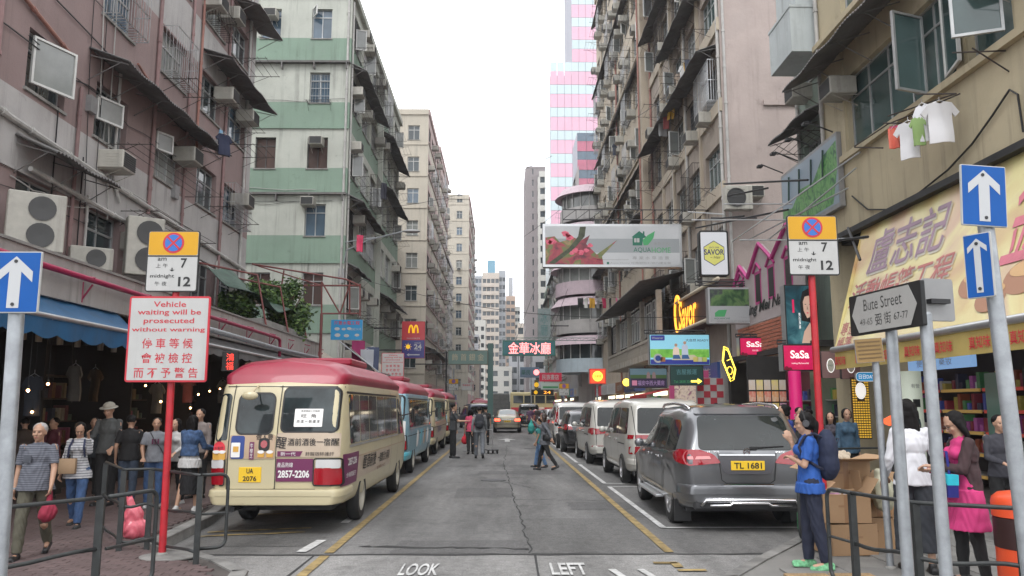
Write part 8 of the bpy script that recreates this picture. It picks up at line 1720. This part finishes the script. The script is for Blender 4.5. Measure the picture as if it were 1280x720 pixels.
# pink house shaped sign
M_hp = mat('house_pink', (.42, .035, .19), .5, var=.1); M_hw = mat('house_white', (.38, .33, .33), .6, var=.08); hs_ = thing('shop_sign', 'pink and white house facade sign of a nail shop', 'shop sign', (7.75, 20.4, 0)); M = frame_of((0, 6.0, 0), (0, -1, 0))
mb = MB(); mb.prism([(0, 4.2), (6, 4.2), (6, 5.6), (5.2, 6.6), (3.9, 5.9), (2.8, 6.55), (1.6, 5.7), (.8, 6.2), (0, 5.5)], .1, frame_of((.1, 6.0, 0), (0, -1, 0))); mb.build('backing', M_hw, hs_)
mb = MB(); mb.tube([M @ Vector((x, y, .03)) for x, y in ((0, 5.5), (.8, 6.2), (1.6, 5.7), (2.8, 6.55), (3.9, 5.9), (5.2, 6.6), (6, 5.6))], .07, 5); mb.build('gable_trim', M_hp, hs_)
for x in (.5, 2.2, 3.4, 4.8): flat('window_trim', rrect(x, 4.75, x+.62, 5.75, .02), M_hp, hs_, M, .005); flat('printed_window', rrect(x+.09, 4.83, x+.53, 5.66, .02), M_sk, hs_, M, .008); mb = MB(); mb.tube([M @ Vector((x-.05, 5.75, .03)), M @ Vector((x+.31, 6.0, .03)), M @ Vector((x+.67, 5.75, .03))], .04, 5); mb.build('window_pediment', M_hp, hs_)
lettering('Shing Mei Nails', 3, 4.62, 4.2, .42, M_sk, hs_, M, .02, .03, shear=.3)
M_br = mat('orange_brick', (.36, .12, .07), .8, var=.2, rand=.2); mb = MB(); mb.b2((0.02, .1, 3.1), (.10, 5.9, 4.2)); mb.build('brick_backing', mat('mortar', (.4, .35, .3), .9), hs_); mb = MB(); mb.b2((0, 0, 0), (.04, .22, .085)); me = mb.mesh('brick', M_br)
for r_ in range(10):
 for k in range(24): obj('brick', me, hs_, (-.01+rnd.uniform(-.004, .004), .12+k*.24+(.12 if r_ % 2 else 0)-(0 if k < 23 or not r_ % 2 else .0), 3.14+r_*.105)) if not (r_ % 2 and k == 23) else None
# diagonal scaffold struts between the signs
sc = thing('sign_scaffold', 'tangle of steel struts bracing the signs over the right pavement', 'scaffold', (7, 20, 0)); L4 = lambda px, py, Y: at(px, py, Y=Y)-Vector((7, 20, 0))
for a, b, Ya, Yb in (((915, 302), (1075, 190), 22, 17), ((935, 300), (1060, 235), 22, 17), ((905, 255), (990, 255), 24, 20), ((925, 300), (985, 300), 22, 20), ((865, 275), (985, 275), 26, 20), ((990, 300), (1080, 298), 20, 16), ((960, 300), (1070, 210), 21, 17), ((860, 265), (905, 268), 26, 24)): MB().tube([L4(*a, Ya), L4(*b, Yb)], .022, 5).build('strut', M_alum, sc)
for a, b, Ya, Yb in (((870, 276), (930, 270), 26, 23), ((905, 230), (1010, 225), 24, 19), ((1050, 300), (1085, 296), 16, 15), ((910, 245), (960, 235), 24, 22), ((1060, 285), (1075, 325), 16, 15), ((870, 285), (985, 262), 26, 20)): MB().tube([L4(*a, Ya), L4(*b, Yb)], .03, 5).build('dark_strut', M_dark, sc)
cu = thing('air_conditioner', 'square condenser unit on the blank mauve end wall', 'air conditioner', at(920, 250, Y=27.4)); cu.location.y = 27.2; mb = MB(); mb.box((0, 0, 0), (.95, .36, .85), None, .02); mb.build('casing', M_ac, cu); mb = MB(); mb.lathe([(.0, .0), (.33, 0), (.34, .03), (.3, .03), (.29, .008), (0, .008)], 24, frame_of((-.1, -.185, 0), (1, 0, 0))); [mb.tube([(-.1-.3, -.20, .09*k), (-.1+.3, -.20, .09*k)], .006, 4) for k in (-3, -2, -1, 0, 1, 2, 3)]; mb.build('fan_grille', M_acg, cu)
for i, (px0, py0, px1, py1, lab) in enumerate(((8, 243, 66, 315, 'tall twin fan condenser on the left canopy roof'), (84, 310, 130, 338, 'low wide condenser on the left canopy roof'), (163, 273, 186, 345, 'dark tall condenser beside the left time sign'))):
 a, b = at(px0, py0, Y=14+i*2.2), at(px1, py1, Y=14+i*2.2); w_, h_ = b.x-a.x, a.z-b.z; w_ = max(w_, .8 if i else .85); t = thing('air_conditioner', lab, 'air conditioner', ((a.x+b.x)/2+.1, a.y, b.z), R(35)); mb = MB(); mb.box((0, 0, h_/2), (w_, .34, h_), None, .02); mb.build('casing', M_ac, t)
 for z in ((h_*.27, h_*.73) if h_ > .8 else (h_/2,)): mb = MB(); mb.lathe([(0, 0), (h_*.2 if h_ > .8 else h_*.38, 0), (h_*.21 if h_ > .8 else h_*.4, .02), (0, .005)], 20, frame_of((.08, -.172, z), (1, 0, 0))); mb.build('fan_grille', M_acg, t)
 mb = MB(); mb.b2((-w_/2, -.15, -.35), (w_/2, .15, -.02)); mb.build('stand', M_iron, t)
# --- big printed awning on the right, with its lettering
ay0, ay1, axt, axb, azt, azb = 7.0, 17.3, 8.0, 6.55, 5.62, 2.80
aw = thing('printed_awning', 'huge yellow awning printed with purple and red Chinese characters', 'awning', (0, 0, 0)); N_ = 60
def aw_pt(u, v, d=0):     # u 0..1 from far (left in view) to near; v 0 bottom, 1 top
 y0 = 15.7+(ay1-15.7)*v; y = y0+(ay0-y0)*u; sag = .12*math.sin(math.pi*v)*1.0; x = axb+(axt-axb)*v; z = azb+(azt-azb)*v; return Vector((x-d*.85+sag*.5, y, z-sag*.2+d*.5))
rows = [[aw_pt(i/N_, j/24, .008*math.sin(i*.9)*math.sin(j*.5)) for i in range(N_+1)] for j in range(25)]
M_awy = pic('awning_print', [(.44, .26, .14), (.52, .40, .17), (.58, .52, .24), (.50, .36, .22), (.46, .28, .2)], .45, .8); mb = MB(); mb.grid(rows); mb.grid([[p+Vector((.02, 0, -.01)) for p in r_] for r_ in rows]); mb.build('canvas', M_awy, aw, smooth=60)
mb = MB(); mb.cyl(aw_pt(0, 0)+Vector((0, .1, 0)), aw_pt(1, 0), .06, n=14); mb.build('front_bar', M_alum, aw, smooth=True)
rows = [[aw_pt(i/N_, 0)+Vector((.01*math.sin(i), 0, -.05-.34*j)) for i in range(N_+1)] for j in range(2)]; mb = MB(); mb.grid(rows); mb.grid([[p+Vector((.006, 0, 0)) for p in r_] for r_ in rows]); mb.build('valance', mat('valance_yellow', (.50, .38, .12), .7, var=.1), aw)
mb = MB(); mb.add([aw_pt(0, 0)+Vector((0, .02, 0)), aw_pt(0, 1)+Vector((0, .02, 0)), Vector((8.0, 15.9, 2.9))], [(0, 1, 2)]); mb.tube([aw_pt(.02, .0), Vector((8.0, 15.6, 3.0))], .025, 6); mb.build('side_flap', M_awy, aw)
def aw_text(body, cu, cv, wu, hv, m, d, shear=.15, bold=.02):
 vs, fs = fit_text(body, 0, 0, wu, hv, bold, 1.0, shear); mb = MB(); mb.add([aw_pt(cu+x, cv+y, d) for x, y in vs], fs); return mb.build('lettering', m, aw)
M_apu = mat('print_purple', (.29, .19, .25), .6, var=.2, vscale=2); M_aps = mat('print_pale_edge', (.62, .58, .50), .6); M_apr = mat('print_brick_red', (.40, .13, .12), .6, var=.2, vscale=2)
aw_text('盧志記', .215, .70, .30, .34, M_aps, .012); aw_text('盧志記', .212, .715, .30, .34, M_apu, .024); aw_text('活動帳篷工程', .215, .39, .40, .20, M_aps, .012, bold=.03); aw_text('活動帳篷工程', .212, .40, .40, .20, M_apr, .024); aw_text('專造\n帳篷', .045, .09, .075, .22, M_apr, .012, 0); aw_text('金華麵食', .72, .60, .34, .62, mat('print_pink', (.55, .15, .20), .6, var=.2), .014, .2, .03)
for k, (u, v, r_) in enumerate(((.50, .25, .045), (.56, .14, .04), (.63, .22, .05), (.72, .12, .05), (.8, .25, .05))):
 for q, (m_, f) in enumerate(((mat('print_bowl', (.34, .17, .10), .6), 1), (mat('print_broth', (.55, .34, .16), .6), .8))): mb = MB(); mb.add([aw_pt(u+r_*f*math.cos(a), v+r_*1.9*f*(.55 if q else 1)*math.sin(a)+(.04 if q else 0), .012+.006*q) for a in np.linspace(0, 2*math.pi, 21)[:-1]], [tuple(range(20))]); mb.build('printed_bowl', m_, aw)
for i in range(9): vs, fs = fit_text('真知味', 0, 0, .5, .18, .03, 1.0, 0); mb = MB(); b0 = aw_pt(.03+i*.105, 0); mb.add([b0+Vector((-.02, -x, -.23+y)) for x, y in vs], fs); mb.build('lettering', M_inkr, aw)
# --- shops under it
rs = thing('convenience_shop', 'open fronted shop with lit shelves under the printed awning', 'shop', (8.0, 9.5, 0)); M_sh = mat('shelf_white', (.4, .4, .4), .5)
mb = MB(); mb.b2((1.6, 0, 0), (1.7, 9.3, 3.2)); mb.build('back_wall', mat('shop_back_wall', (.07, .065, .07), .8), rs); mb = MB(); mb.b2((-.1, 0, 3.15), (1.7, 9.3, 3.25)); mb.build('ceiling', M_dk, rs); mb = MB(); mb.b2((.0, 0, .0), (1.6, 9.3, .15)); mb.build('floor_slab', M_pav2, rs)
pg = [mat('shop_goods_%d' % i, c_, .45, var=.3, vscale=12, emit=.05, rand=.5) for i, c_ in enumerate(((.3, .04, .06), (.08, .12, .45), (.5, .4, .08), (.5, .5, .5), (.10, .3, .12), (.4, .1, .35), (.05, .05, .09), (.3, .08, .04)))]  # goods and boards given a faint glow, in place of shop lamps
for k, y in enumerate((1.2, 2.6, 4.0, 5.4, 6.8)):
 for z in (.4, .8, 1.2, 1.6, 2.0):
  mb = MB(); mb.b2((.9, y, z), (1.5, y+1.3, z+.03)); mb.build('shelf', M_sh, rs); mb = MB(); mb.b2((.87, y, z-.03), (.9, y+1.3, z+.03)); mb.build('price_strip', mat('price_strip_%d' % (k % 2), ((.6, .08, .06), (.55, .35, .1))[k % 2], .5, emit=.25), rs)
  if z > .6: goods_row(rs, 1.15, (y+.08, y+1.3), z+.03, scale=.9, ms=pg, nm='packaged_goods', xs=.2)
mb = MB(); mb.b2((-.12, 3.9, 2.36), (-.02, 6.0, 2.62)); mb.build('lit_fascia', mat('lit_fascia_blue', (.2, .35, .6), .4, emit=.9), rs); lettering('便利店  藥妝', -.95, .0, 1.2, .14, M_sw, rs, frame_of((-.13, 4.1, 2.49), (0, -1, 0)), .005)
t = thing('led_sign', 'red scrolling LED sign under the yellow awning', 'LED sign', (7.7, 14.4, 2.72)); mb = MB(); mb.b2((0, 0, -.14), (.1, 2.2, .14)); mb.build('casing', M_sk, t); lettering('四海一家', 0, 0, 1.9, .2, M_neonr, t, frame_of((-.01, 1.1, 0), (0, -1, 0)), .005, .02)
wc = thing('advert_column', 'white illuminated round column with a small black square', 'column', (at(1138, 480, Y=13.6).x, 13.6, .135)); mb = MB(); mb.lathe([(0, 0), (.17, 0), (.17, 2.15), (0, 2.16)], 24); mb.build('drum', mat('column_lit_white', (.55, .6, .5), .4, emit=.35), wc, smooth=40); mb = MB(); mb.b2((-.06, -.185, 1.55), (.05, -.165, 1.68)); mb.build('black_square', M_sk, wc); lettering('有營', 0, 0, .14, .07, M_signback, wc, frame_of((-.01, -.172, 1.9), (1, 0, 0)), .004)
gp_ = thing('illuminated_sign', 'gold checked light panel with a white oval logo by the shop', 'light panel', (at(1076, 508, Y=16.5).x, 16.5, at(1076, 510, Y=16.5).z)); M = frame_of((0, -.03, 0), (1, 0, 0)); mb = MB(); mb.box((0, 0, 0), (.36, .06, 1.25)); mb.build('panel', mat('panel_dark_brown', (.05, .03, .01), .5), gp_)
mb = MB(); [mb.b2((-.17+.05*i, -.04, -.6+.05*j), (-.135+.05*i, -.03, -.57+.05*j)) for i in range(7) for j in range(24) if not (j > 14 and 1 < i < 5)]; k_ = mb.build('gold_cell', mat('gold_lit', (.7, .42, .05), .4, emit=.7), gp_); k_['kind'] = 'stuff'; flat('oval_logo', circle(0, .35, .11, 20, .17), M_ltw, gp_, M, .012)
for i, (px, Y, lab) in enumerate(((1037, 18.0, 'left pinkish column panel with a pale oval logo'), (1062, 17.0, 'right pinkish column panel with a pale oval logo'))):
 t, M = B('illuminated_sign', lab, 'light panel', (at(px, 456, Y=Y).x, Y, at(px, 456, Y=Y).z), .40, .60, 0, .1, mat('panel_mauve', (.25, .15, .14), .5), M_dark); BF(t, M, 'oval_logo', circle(0, -.02, .09, 20, .16), M_ltw, .005); BF(t, M, 'oval_inner', circle(0, -.02, .075, 20, .14), mat('oval_cream', (.5, .48, .4), .5), .0075); BT(t, M, '1957', 0, -.02, .1, .04, M_dg, d=.011)
t, M = B('lightbox', 'small round cornered blue lightbox above the gold panel', 'light panel', (at(1082, 471, Y=15.5).x, 15.5, at(1082, 471, Y=15.5).z), .42, .18, 0, .08, mat('lightbox_blue', (.03, .25, .5), .4, emit=.7), None, None, 0, .08, M_ltw, .01); BT(t, M, '日日DAY', 0, 0, .3, .08, M_ltw)
gs = thing('roller_shutters', 'closed dark green tiled shopfront at the right edge', 'shopfront', (8.0, 7.2, 0)); M_gs = mat('shutter_green', (.05, .08, .07), .6, var=.25, streak=.4)
for k in range(5):
 mb = MB(); mb.b2((.1, .05+k*1.0, .1), (.16, .95+k*1.0, 4.0)); mb.build('shutter_panel', M_gs, gs); mb = MB(); mb.b2((-.02, .95+k*1.0, .1), (.18, 1.05+k*1.0, 4.4)); mb.build('mullion', M_dark, gs)
mb = MB(); mb.b2((-.05, 1.2, 1.4), (.1, 2.6, 1.9)); mb.build('yellow_box', mat('box_yellow_red', (.5, .35, .03), .5), gs)
gl_ = thing('glass_door', 'pale green glass door edge beside the lit shelves', 'door', (7.9, 12.6, .135)); mb = MB(); mb.b2((0, 0, 0), (.04, .5, 2.1)); mb.build('pane', mat('door_glass_green', (.16, .28, .24), .1, spec=.7), gl_); mb = MB(); mb.tube([(-.04, .08, .9), (-.04, .08, 1.4)], .015, 6); mb.build('handle', M_chrome, gl_)
# dark ground floor shops further along, both sides
def shoprow(label, x, y0, y1, side, seed, lit=.4, zt=3.3, depth=1.6, cols=None):
 r2 = random.Random(seed); t = thing('shopfront_row', label, 'shopfront', (x, y0, 0)); s = side; L_ = y1-y0; n = max(1, int(L_/3.6)); w_ = L_/n; cols = cols or [(.42, .02, .05), (.05, .10, .3), (.35, .30, .1), (.04, .16, .1), (.3, .3, .3), (.25, .1, .04)]
 for k in range(n):
  a = w_*k; e = lambda p, q, m, nm: MB().b2(p, q).build(nm, m, t)
  e((min(0, -s*.25), a, 0), (max(0, -s*.25), a+.25, zt), W_tan if k % 2 else W_grey, 'pier'); e((min(-s*.5, -s*.3), a+.25, .1), (max(-s*.5, -s*.3), a+w_, .7), M_dk, 'counter')
  m = mat('fascia_%d_%d' % (seed, k), cols[r2.randrange(len(cols))], .45, var=.1, emit=.25 if r2.random() < lit else 0); e((min(-s*.02, -s*.35), a+.1, zt-.75), (max(-s*.02, -s*.35), a+w_-.1, zt-.05), m, 'fascia')
  mb = MB(); M = frame_of((-s*.355, a+w_/2, zt-.4), (0, -s, 0)); lettering(r2.choice(('大利行', '永興', '時裝', '藥房', '金飾', '茶餐廳', '電器', '華麗')), 0, 0, w_*.55, .4, M_sw if r2.random() < .6 else M_gold, t, M, .006, .02)
  if r2.random() < lit: e((min(-s*.3, -s*.36), a+.5, 2.2), (max(-s*.3, -s*.36), a+w_-.5, 2.4), mat('shop_tube_light', (1, .9, .7), .4, emit=2.5, ecol=(1, .85, .6, 1)), 'light_strip')
  for q in range(4): e((min(-s*.5, -s*.55), a+.4+q*.75, .8), (max(-s*.5, -s*.55), a+1.0+q*.75, 1.9+.3*(q % 2)), pg[r2.randrange(8)], 'display_board')
 return t
shoprow('row of dark shopfronts under the brown tenement on the right', 7.95, 28.2, 41, 1, 3); shoprow('row of shopfronts below the long tan tenement on the right', 7.95, 42.4, 66, 1, 4); shoprow('shopfronts below the rounded corner building and beyond', 6.6, 67, 112, 1, 5)
shoprow('row of shopfronts at the foot of the green banded block', -7.55, 38.3, 57, -1, 6); shoprow('row of shopfronts under the cream and rose blocks at left', -6.7, 70, 113, -1, 7)
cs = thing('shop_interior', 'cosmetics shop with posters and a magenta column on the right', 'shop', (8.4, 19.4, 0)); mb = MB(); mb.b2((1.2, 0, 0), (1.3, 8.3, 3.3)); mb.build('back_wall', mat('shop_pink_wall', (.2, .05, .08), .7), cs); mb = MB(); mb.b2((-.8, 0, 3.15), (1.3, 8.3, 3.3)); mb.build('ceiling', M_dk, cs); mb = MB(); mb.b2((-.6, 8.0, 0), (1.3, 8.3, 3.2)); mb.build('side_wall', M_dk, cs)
for y in (.5, 2.2, 3.9, 5.6):
 for z in (.5, .95, 1.4, 1.85): mb = MB(); mb.b2((.6, y, z), (1.15, y+1.5, z+.03)); mb.build('shelf', M_sh, cs); goods_row(cs, .85, (y+.08, y+1.45), z+.03, scale=.95, ms=pg, nm='packaged_goods', xs=.2)
mb = MB(); [mb.b2((.2, .6+i*1.9, 2.9), (.5, 1.9+i*1.9, 2.96)) for i in range(4)]; mb.build('ceiling_light', mat('shop_tube_light', (1, .9, .7)), cs)
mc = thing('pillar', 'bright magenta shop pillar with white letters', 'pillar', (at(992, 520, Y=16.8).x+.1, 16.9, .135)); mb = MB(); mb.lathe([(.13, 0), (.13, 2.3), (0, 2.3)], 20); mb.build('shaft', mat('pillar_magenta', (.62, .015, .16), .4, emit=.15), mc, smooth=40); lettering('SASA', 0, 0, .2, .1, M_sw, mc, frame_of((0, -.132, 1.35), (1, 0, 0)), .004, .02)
pw_ = thing('poster_wall', 'wall of small red, orange and yellow price posters', 'poster wall', (at(960, 500, Y=21).x, 21, 0)); mb = MB(); mb.b2((-.5, .02, .5), (.5, .1, 3.0)); mb.build('board', M_dk, pw_)
for i in range(5):
 for j in range(5): m = pic('poster_%d' % ((i*3+j*2) % 6), [((.5, .08, .06), (.6, .45, .08), (.5, .45, .42), (.55, .2, .04), (.35, .15, .3), (.6, .5, .15))[(i*3+j*2) % 6], (.5, .4, .3)], 9, 1, .2); obj('poster', MB().b2((-.085, 0, -.13), (.085, .012, .13)).mesh('poster', m), pw_, (-.4+.2*i, 0, 1.05+.3*j))
ck = thing('tiled_panel', 'red and white chequered panel beside the pink shopfront', 'panel', (at(888, 490, Y=27).x, 27, at(888, 493, Y=27).z)); mb = MB(); mb.box((0, .03, 0), (.95, .04, 1.1)); mb.build('board', M_sw, ck)
for i in range(4):
 for j in range(5):
  if (i+j) % 2: obj('red_square', _wc.setdefault('rsq', MB().b2((-.11, 0, -.105), (.11, .012, .105)).mesh('red_square', mat('tile_red', (.4, .03, .05), .5))), ck, (-.33+.22*i, -.002, -.43+.215*j))
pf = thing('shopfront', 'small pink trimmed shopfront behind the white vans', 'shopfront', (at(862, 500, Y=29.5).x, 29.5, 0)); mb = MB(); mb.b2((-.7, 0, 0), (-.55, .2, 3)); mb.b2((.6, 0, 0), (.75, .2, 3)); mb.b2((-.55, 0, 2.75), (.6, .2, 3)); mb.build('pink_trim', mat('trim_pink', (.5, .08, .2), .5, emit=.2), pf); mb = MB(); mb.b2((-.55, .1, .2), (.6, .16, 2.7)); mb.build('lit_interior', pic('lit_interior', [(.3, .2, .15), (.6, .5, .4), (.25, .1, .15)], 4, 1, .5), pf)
rb_ = thing('shop_canopy', 'red fabric shop canopy with gold marks behind the white vans', 'canopy', (5.9, 33, 0)); rows = [[(.0+1.6*x, 4.2*y, 2.15+.35*x) for x in np.linspace(0, 1, 6)] for y in np.linspace(0, 1, 20)]; mb = MB(); mb.grid(rows); mb.b2((-.02, 0, 1.9), (.01, 4.2, 2.16)); mb.build('canvas', mat('canvas_red', (.4, .015, .02), .6, var=.1), rb_)
tk = thing('lamp', 'small yellow star shaped lamp below the verandah', 'lamp', at(783, 478, Y=38)); mb = MB(); mb.sph((0, 0, 0), (.18, .08, .18), 10, 8); mb.build('shade', M_neony, tk)
# --- laundry
M_lw = mat('laundry_white', (.62, .62, .64), .8, var=.04)
for c, w_, h_, m, yw, k, lab in (((at(1174, 128, Y=13.0)), .62, .72, M_lw, -12, 'tee', 'large white t-shirt drying on the rack at the beige wall'), (at(1152, 131, Y=13.3), .34, .66, M_lw, -60, 'tee', 'second white t-shirt drying half turned beside the large one'), (at(1135, 153, Y=13.7), .52, .68, M_lw, -38, 'tee', 'third white t-shirt drying lower on the rack'), (at(1147, 147, Y=13.35), .3, .5, mat('laundry_green', (.22, .33, .12), .8), -40, 'tee', 'pale green top drying between the white t-shirts'), (at(1117, 160, Y=14.0), .2, .40, mat('laundry_coral', (.55, .12, .08), .8), -30, 'cloth', 'coral red cloth drying at the left end of the rack'), (at(1119, 158, Y=14.3), .2, .3, mat('laundry_pink', (.5, .04, .12), .8), -30, 'cloth', 'pink cloth drying behind the coral one')):
 garment(lab, c, w_, h_, m, yw, k)
rk = thing('drying_rack', 'black iron clothes rack under the open window of the beige wall', 'rack', (8, 13.5, 0)); mb = MB(); L5 = lambda px, py, Y: at(px, py, Y=Y)-Vector((8, 13.5, 0))
for pts in (((1068, 183, 14.8), (1110, 155, 14.2), (1140, 143, 13.6), (1200, 117, 12.8)), ((1110, 145, 14.6), (1195, 117, 12.9)), ((1145, 118, 13.6), (1195, 117, 12.4)), ((1190, 66, 12.2), (1270, 63, 11.9)), ((1215, 60, 12), (1270, 95, 11.9)), ((1068, 184, 14.8), (1104, 185, 14.4)), ((1104, 154, 14.2), (1127, 154, 13.8))): mb.tube([L5(*p) for p in pts], .014, 5)
mb.build('bar', M_iron, rk)
garment('dark navy shirt drying outside the pink tenement', at(281, 168, X=-8.0), .62, .62, mat('laundry_navy', (.015, .02, .05), .8), 60, 'tee'); garment('pale blue cloth pegged next to the navy shirt', at(276, 163, X=-8.1), .14, .3, mat('laundry_pale_blue', (.2, .35, .5), .8), 70, 'cloth')
for i, (px, py, Y, col_, lab) in enumerate(((448, 432, 31, (.25, .02, .1), 'crimson cloth drying above the beige canopies'), (459, 458-15, 31, (.35, .38, .42), 'grey white sheet drying above the beige canopies'), (466, 440, 31.5, (.06, .08, .14), 'navy cloth drying above the beige canopies'), (450, 300, 37, (.6, .05, .12), 'small pink cloth on the green block'), (480, 235, 37.2, (.02, .02, .03), 'black cloth hanging on the green block'))): garment(lab, at(px, py-6, Y=Y), .5 if i < 3 else .3, 1.0 if i < 3 else .8, mat('laundry_l%d' % i, col_, .8), 10*i, 'cloth')
i = 0
for (px, py, Y) in ((853, 82, 33), (858, 80, 32.5), (862, 75, 32), (848, 92, 33.5), (840, 108, 35), (845, 112, 34.5), (832, 140, 35), (828, 150, 36), (838, 128, 34.5), (768, 180, 52), (775, 90, 52), (780, 75, 50), (770, 100, 54), (812, 30, 41), (822, 28, 40)):
 c_ = ((.5, .5, .5), (.5, .3, .05), (.06, .07, .1), (.35, .28, .22), (.3, .35, .45), (.02, .02, .03), (.35, .1, .1))[i % 7]; garment(('white', 'orange', 'navy', 'beige', 'pale blue', 'black', 'dark red')[i % 7]+' washing hung '+('high' if py < 100 else 'low')+' on the '+('nearer' if Y < 38 else 'farther')+' right hand tenement', at(px, py, Y=Y), .42, .8, mat('laundry_r%d' % (i % 7), c_, .8, rand=.3), rnd.uniform(-60, 60), ('tee', 'cloth', 'trousers')[i % 3], 'washing on the right hand tenements', hang=False); i += 1
ln = thing('clothes_line', 'clothes line with coloured washing by the rounded balconies', 'clothes line', (4.6, 50, 0)); mb = MB(); p, q = at(722, 372, Y=50), at(775, 372, Y=46); mb.tube([p-Vector((4.6, 50, 0)), q-Vector((4.6, 50, 0))], .012, 4); mb.build('line', M_iron, ln)
for k in range(7): garment(('black', 'white', 'orange', 'grey', 'crimson', 'dark', 'pink')[k]+' garment on the clothes line by the rounded balconies', p.lerp(q, (k+.5)/7)+Vector((0, 0, -.03)), .36, .62, mat('laundry_line_%d' % k, ((.02, .02, .02), (.5, .5, .48), (.55, .3, .04), (.3, .3, .3), (.5, .03, .1), (.06, .05, .05), (.6, .1, .25))[k], .8), 12*k, 'tee' if k % 2 else 'cloth')
# --- overhead cables across the street
for i, (a, b, Y0, Y1) in enumerate((((440, 262), (690, 195), 38, 40), ((455, 350), (905, 395), 38, 28), ((600, 318), (700, 262), 90, 60), ((905, 60), (735, 170), 28, 55))):
 P, Q = at(*a, Y=Y0), at(*b, Y=Y1); t = thing('overhead_cable', ('long thin cable sagging from the green block to the right side', 'low cable crossing above the minibuses to the brown fascia', 'far thin cable crossing before the slab tower', 'cable slanting along the right hand tenements')[i], 'cable', P); mb = MB(); mb.tube([(Q-P)*f+Vector((0, 0, -.7*math.sin(math.pi*f))) for f in np.linspace(0, 1, 16)], .014, 4); mb.build('wire', M_black, t)
for i, (px, Y, h_) in enumerate(((648, 110, 9), (600, 95, 8), (664, 85, 7))): p = at(px, 500, Y=Y); pole('lamp_post', 'slim far grey lamp post number by the '+('grey office block', 'green column', 'coach')[i], 'lamp post', (p.x if abs(p.x) > 2 else (4.7 if p.x > 0 else -4.7), Y, .135), (p.x if abs(p.x) > 2 else (4.7 if p.x > 0 else -4.7), Y, h_), .07, M_steel)
bpy.data.scenes.remove(WS)
# the pale air between here and the far towers
hz = MB(); hz.b2((-90, -25, -1.2), (90, 380, 112)); hm = bpy.data.materials.new('haze_air'); hm.use_nodes = True; hn = hm.node_tree; hn.nodes.clear()
pv = hn.nodes.new('ShaderNodeVolumePrincipled'); pv.inputs['Density'].default_value = .00045; pv.inputs['Color'].default_value = (.9, .93, 1, 1); ho = hn.nodes.new('ShaderNodeOutputMaterial'); hn.links.new(pv.outputs[0], ho.inputs['Volume'])
kind(hz.build('haze', hm), 'stuff')
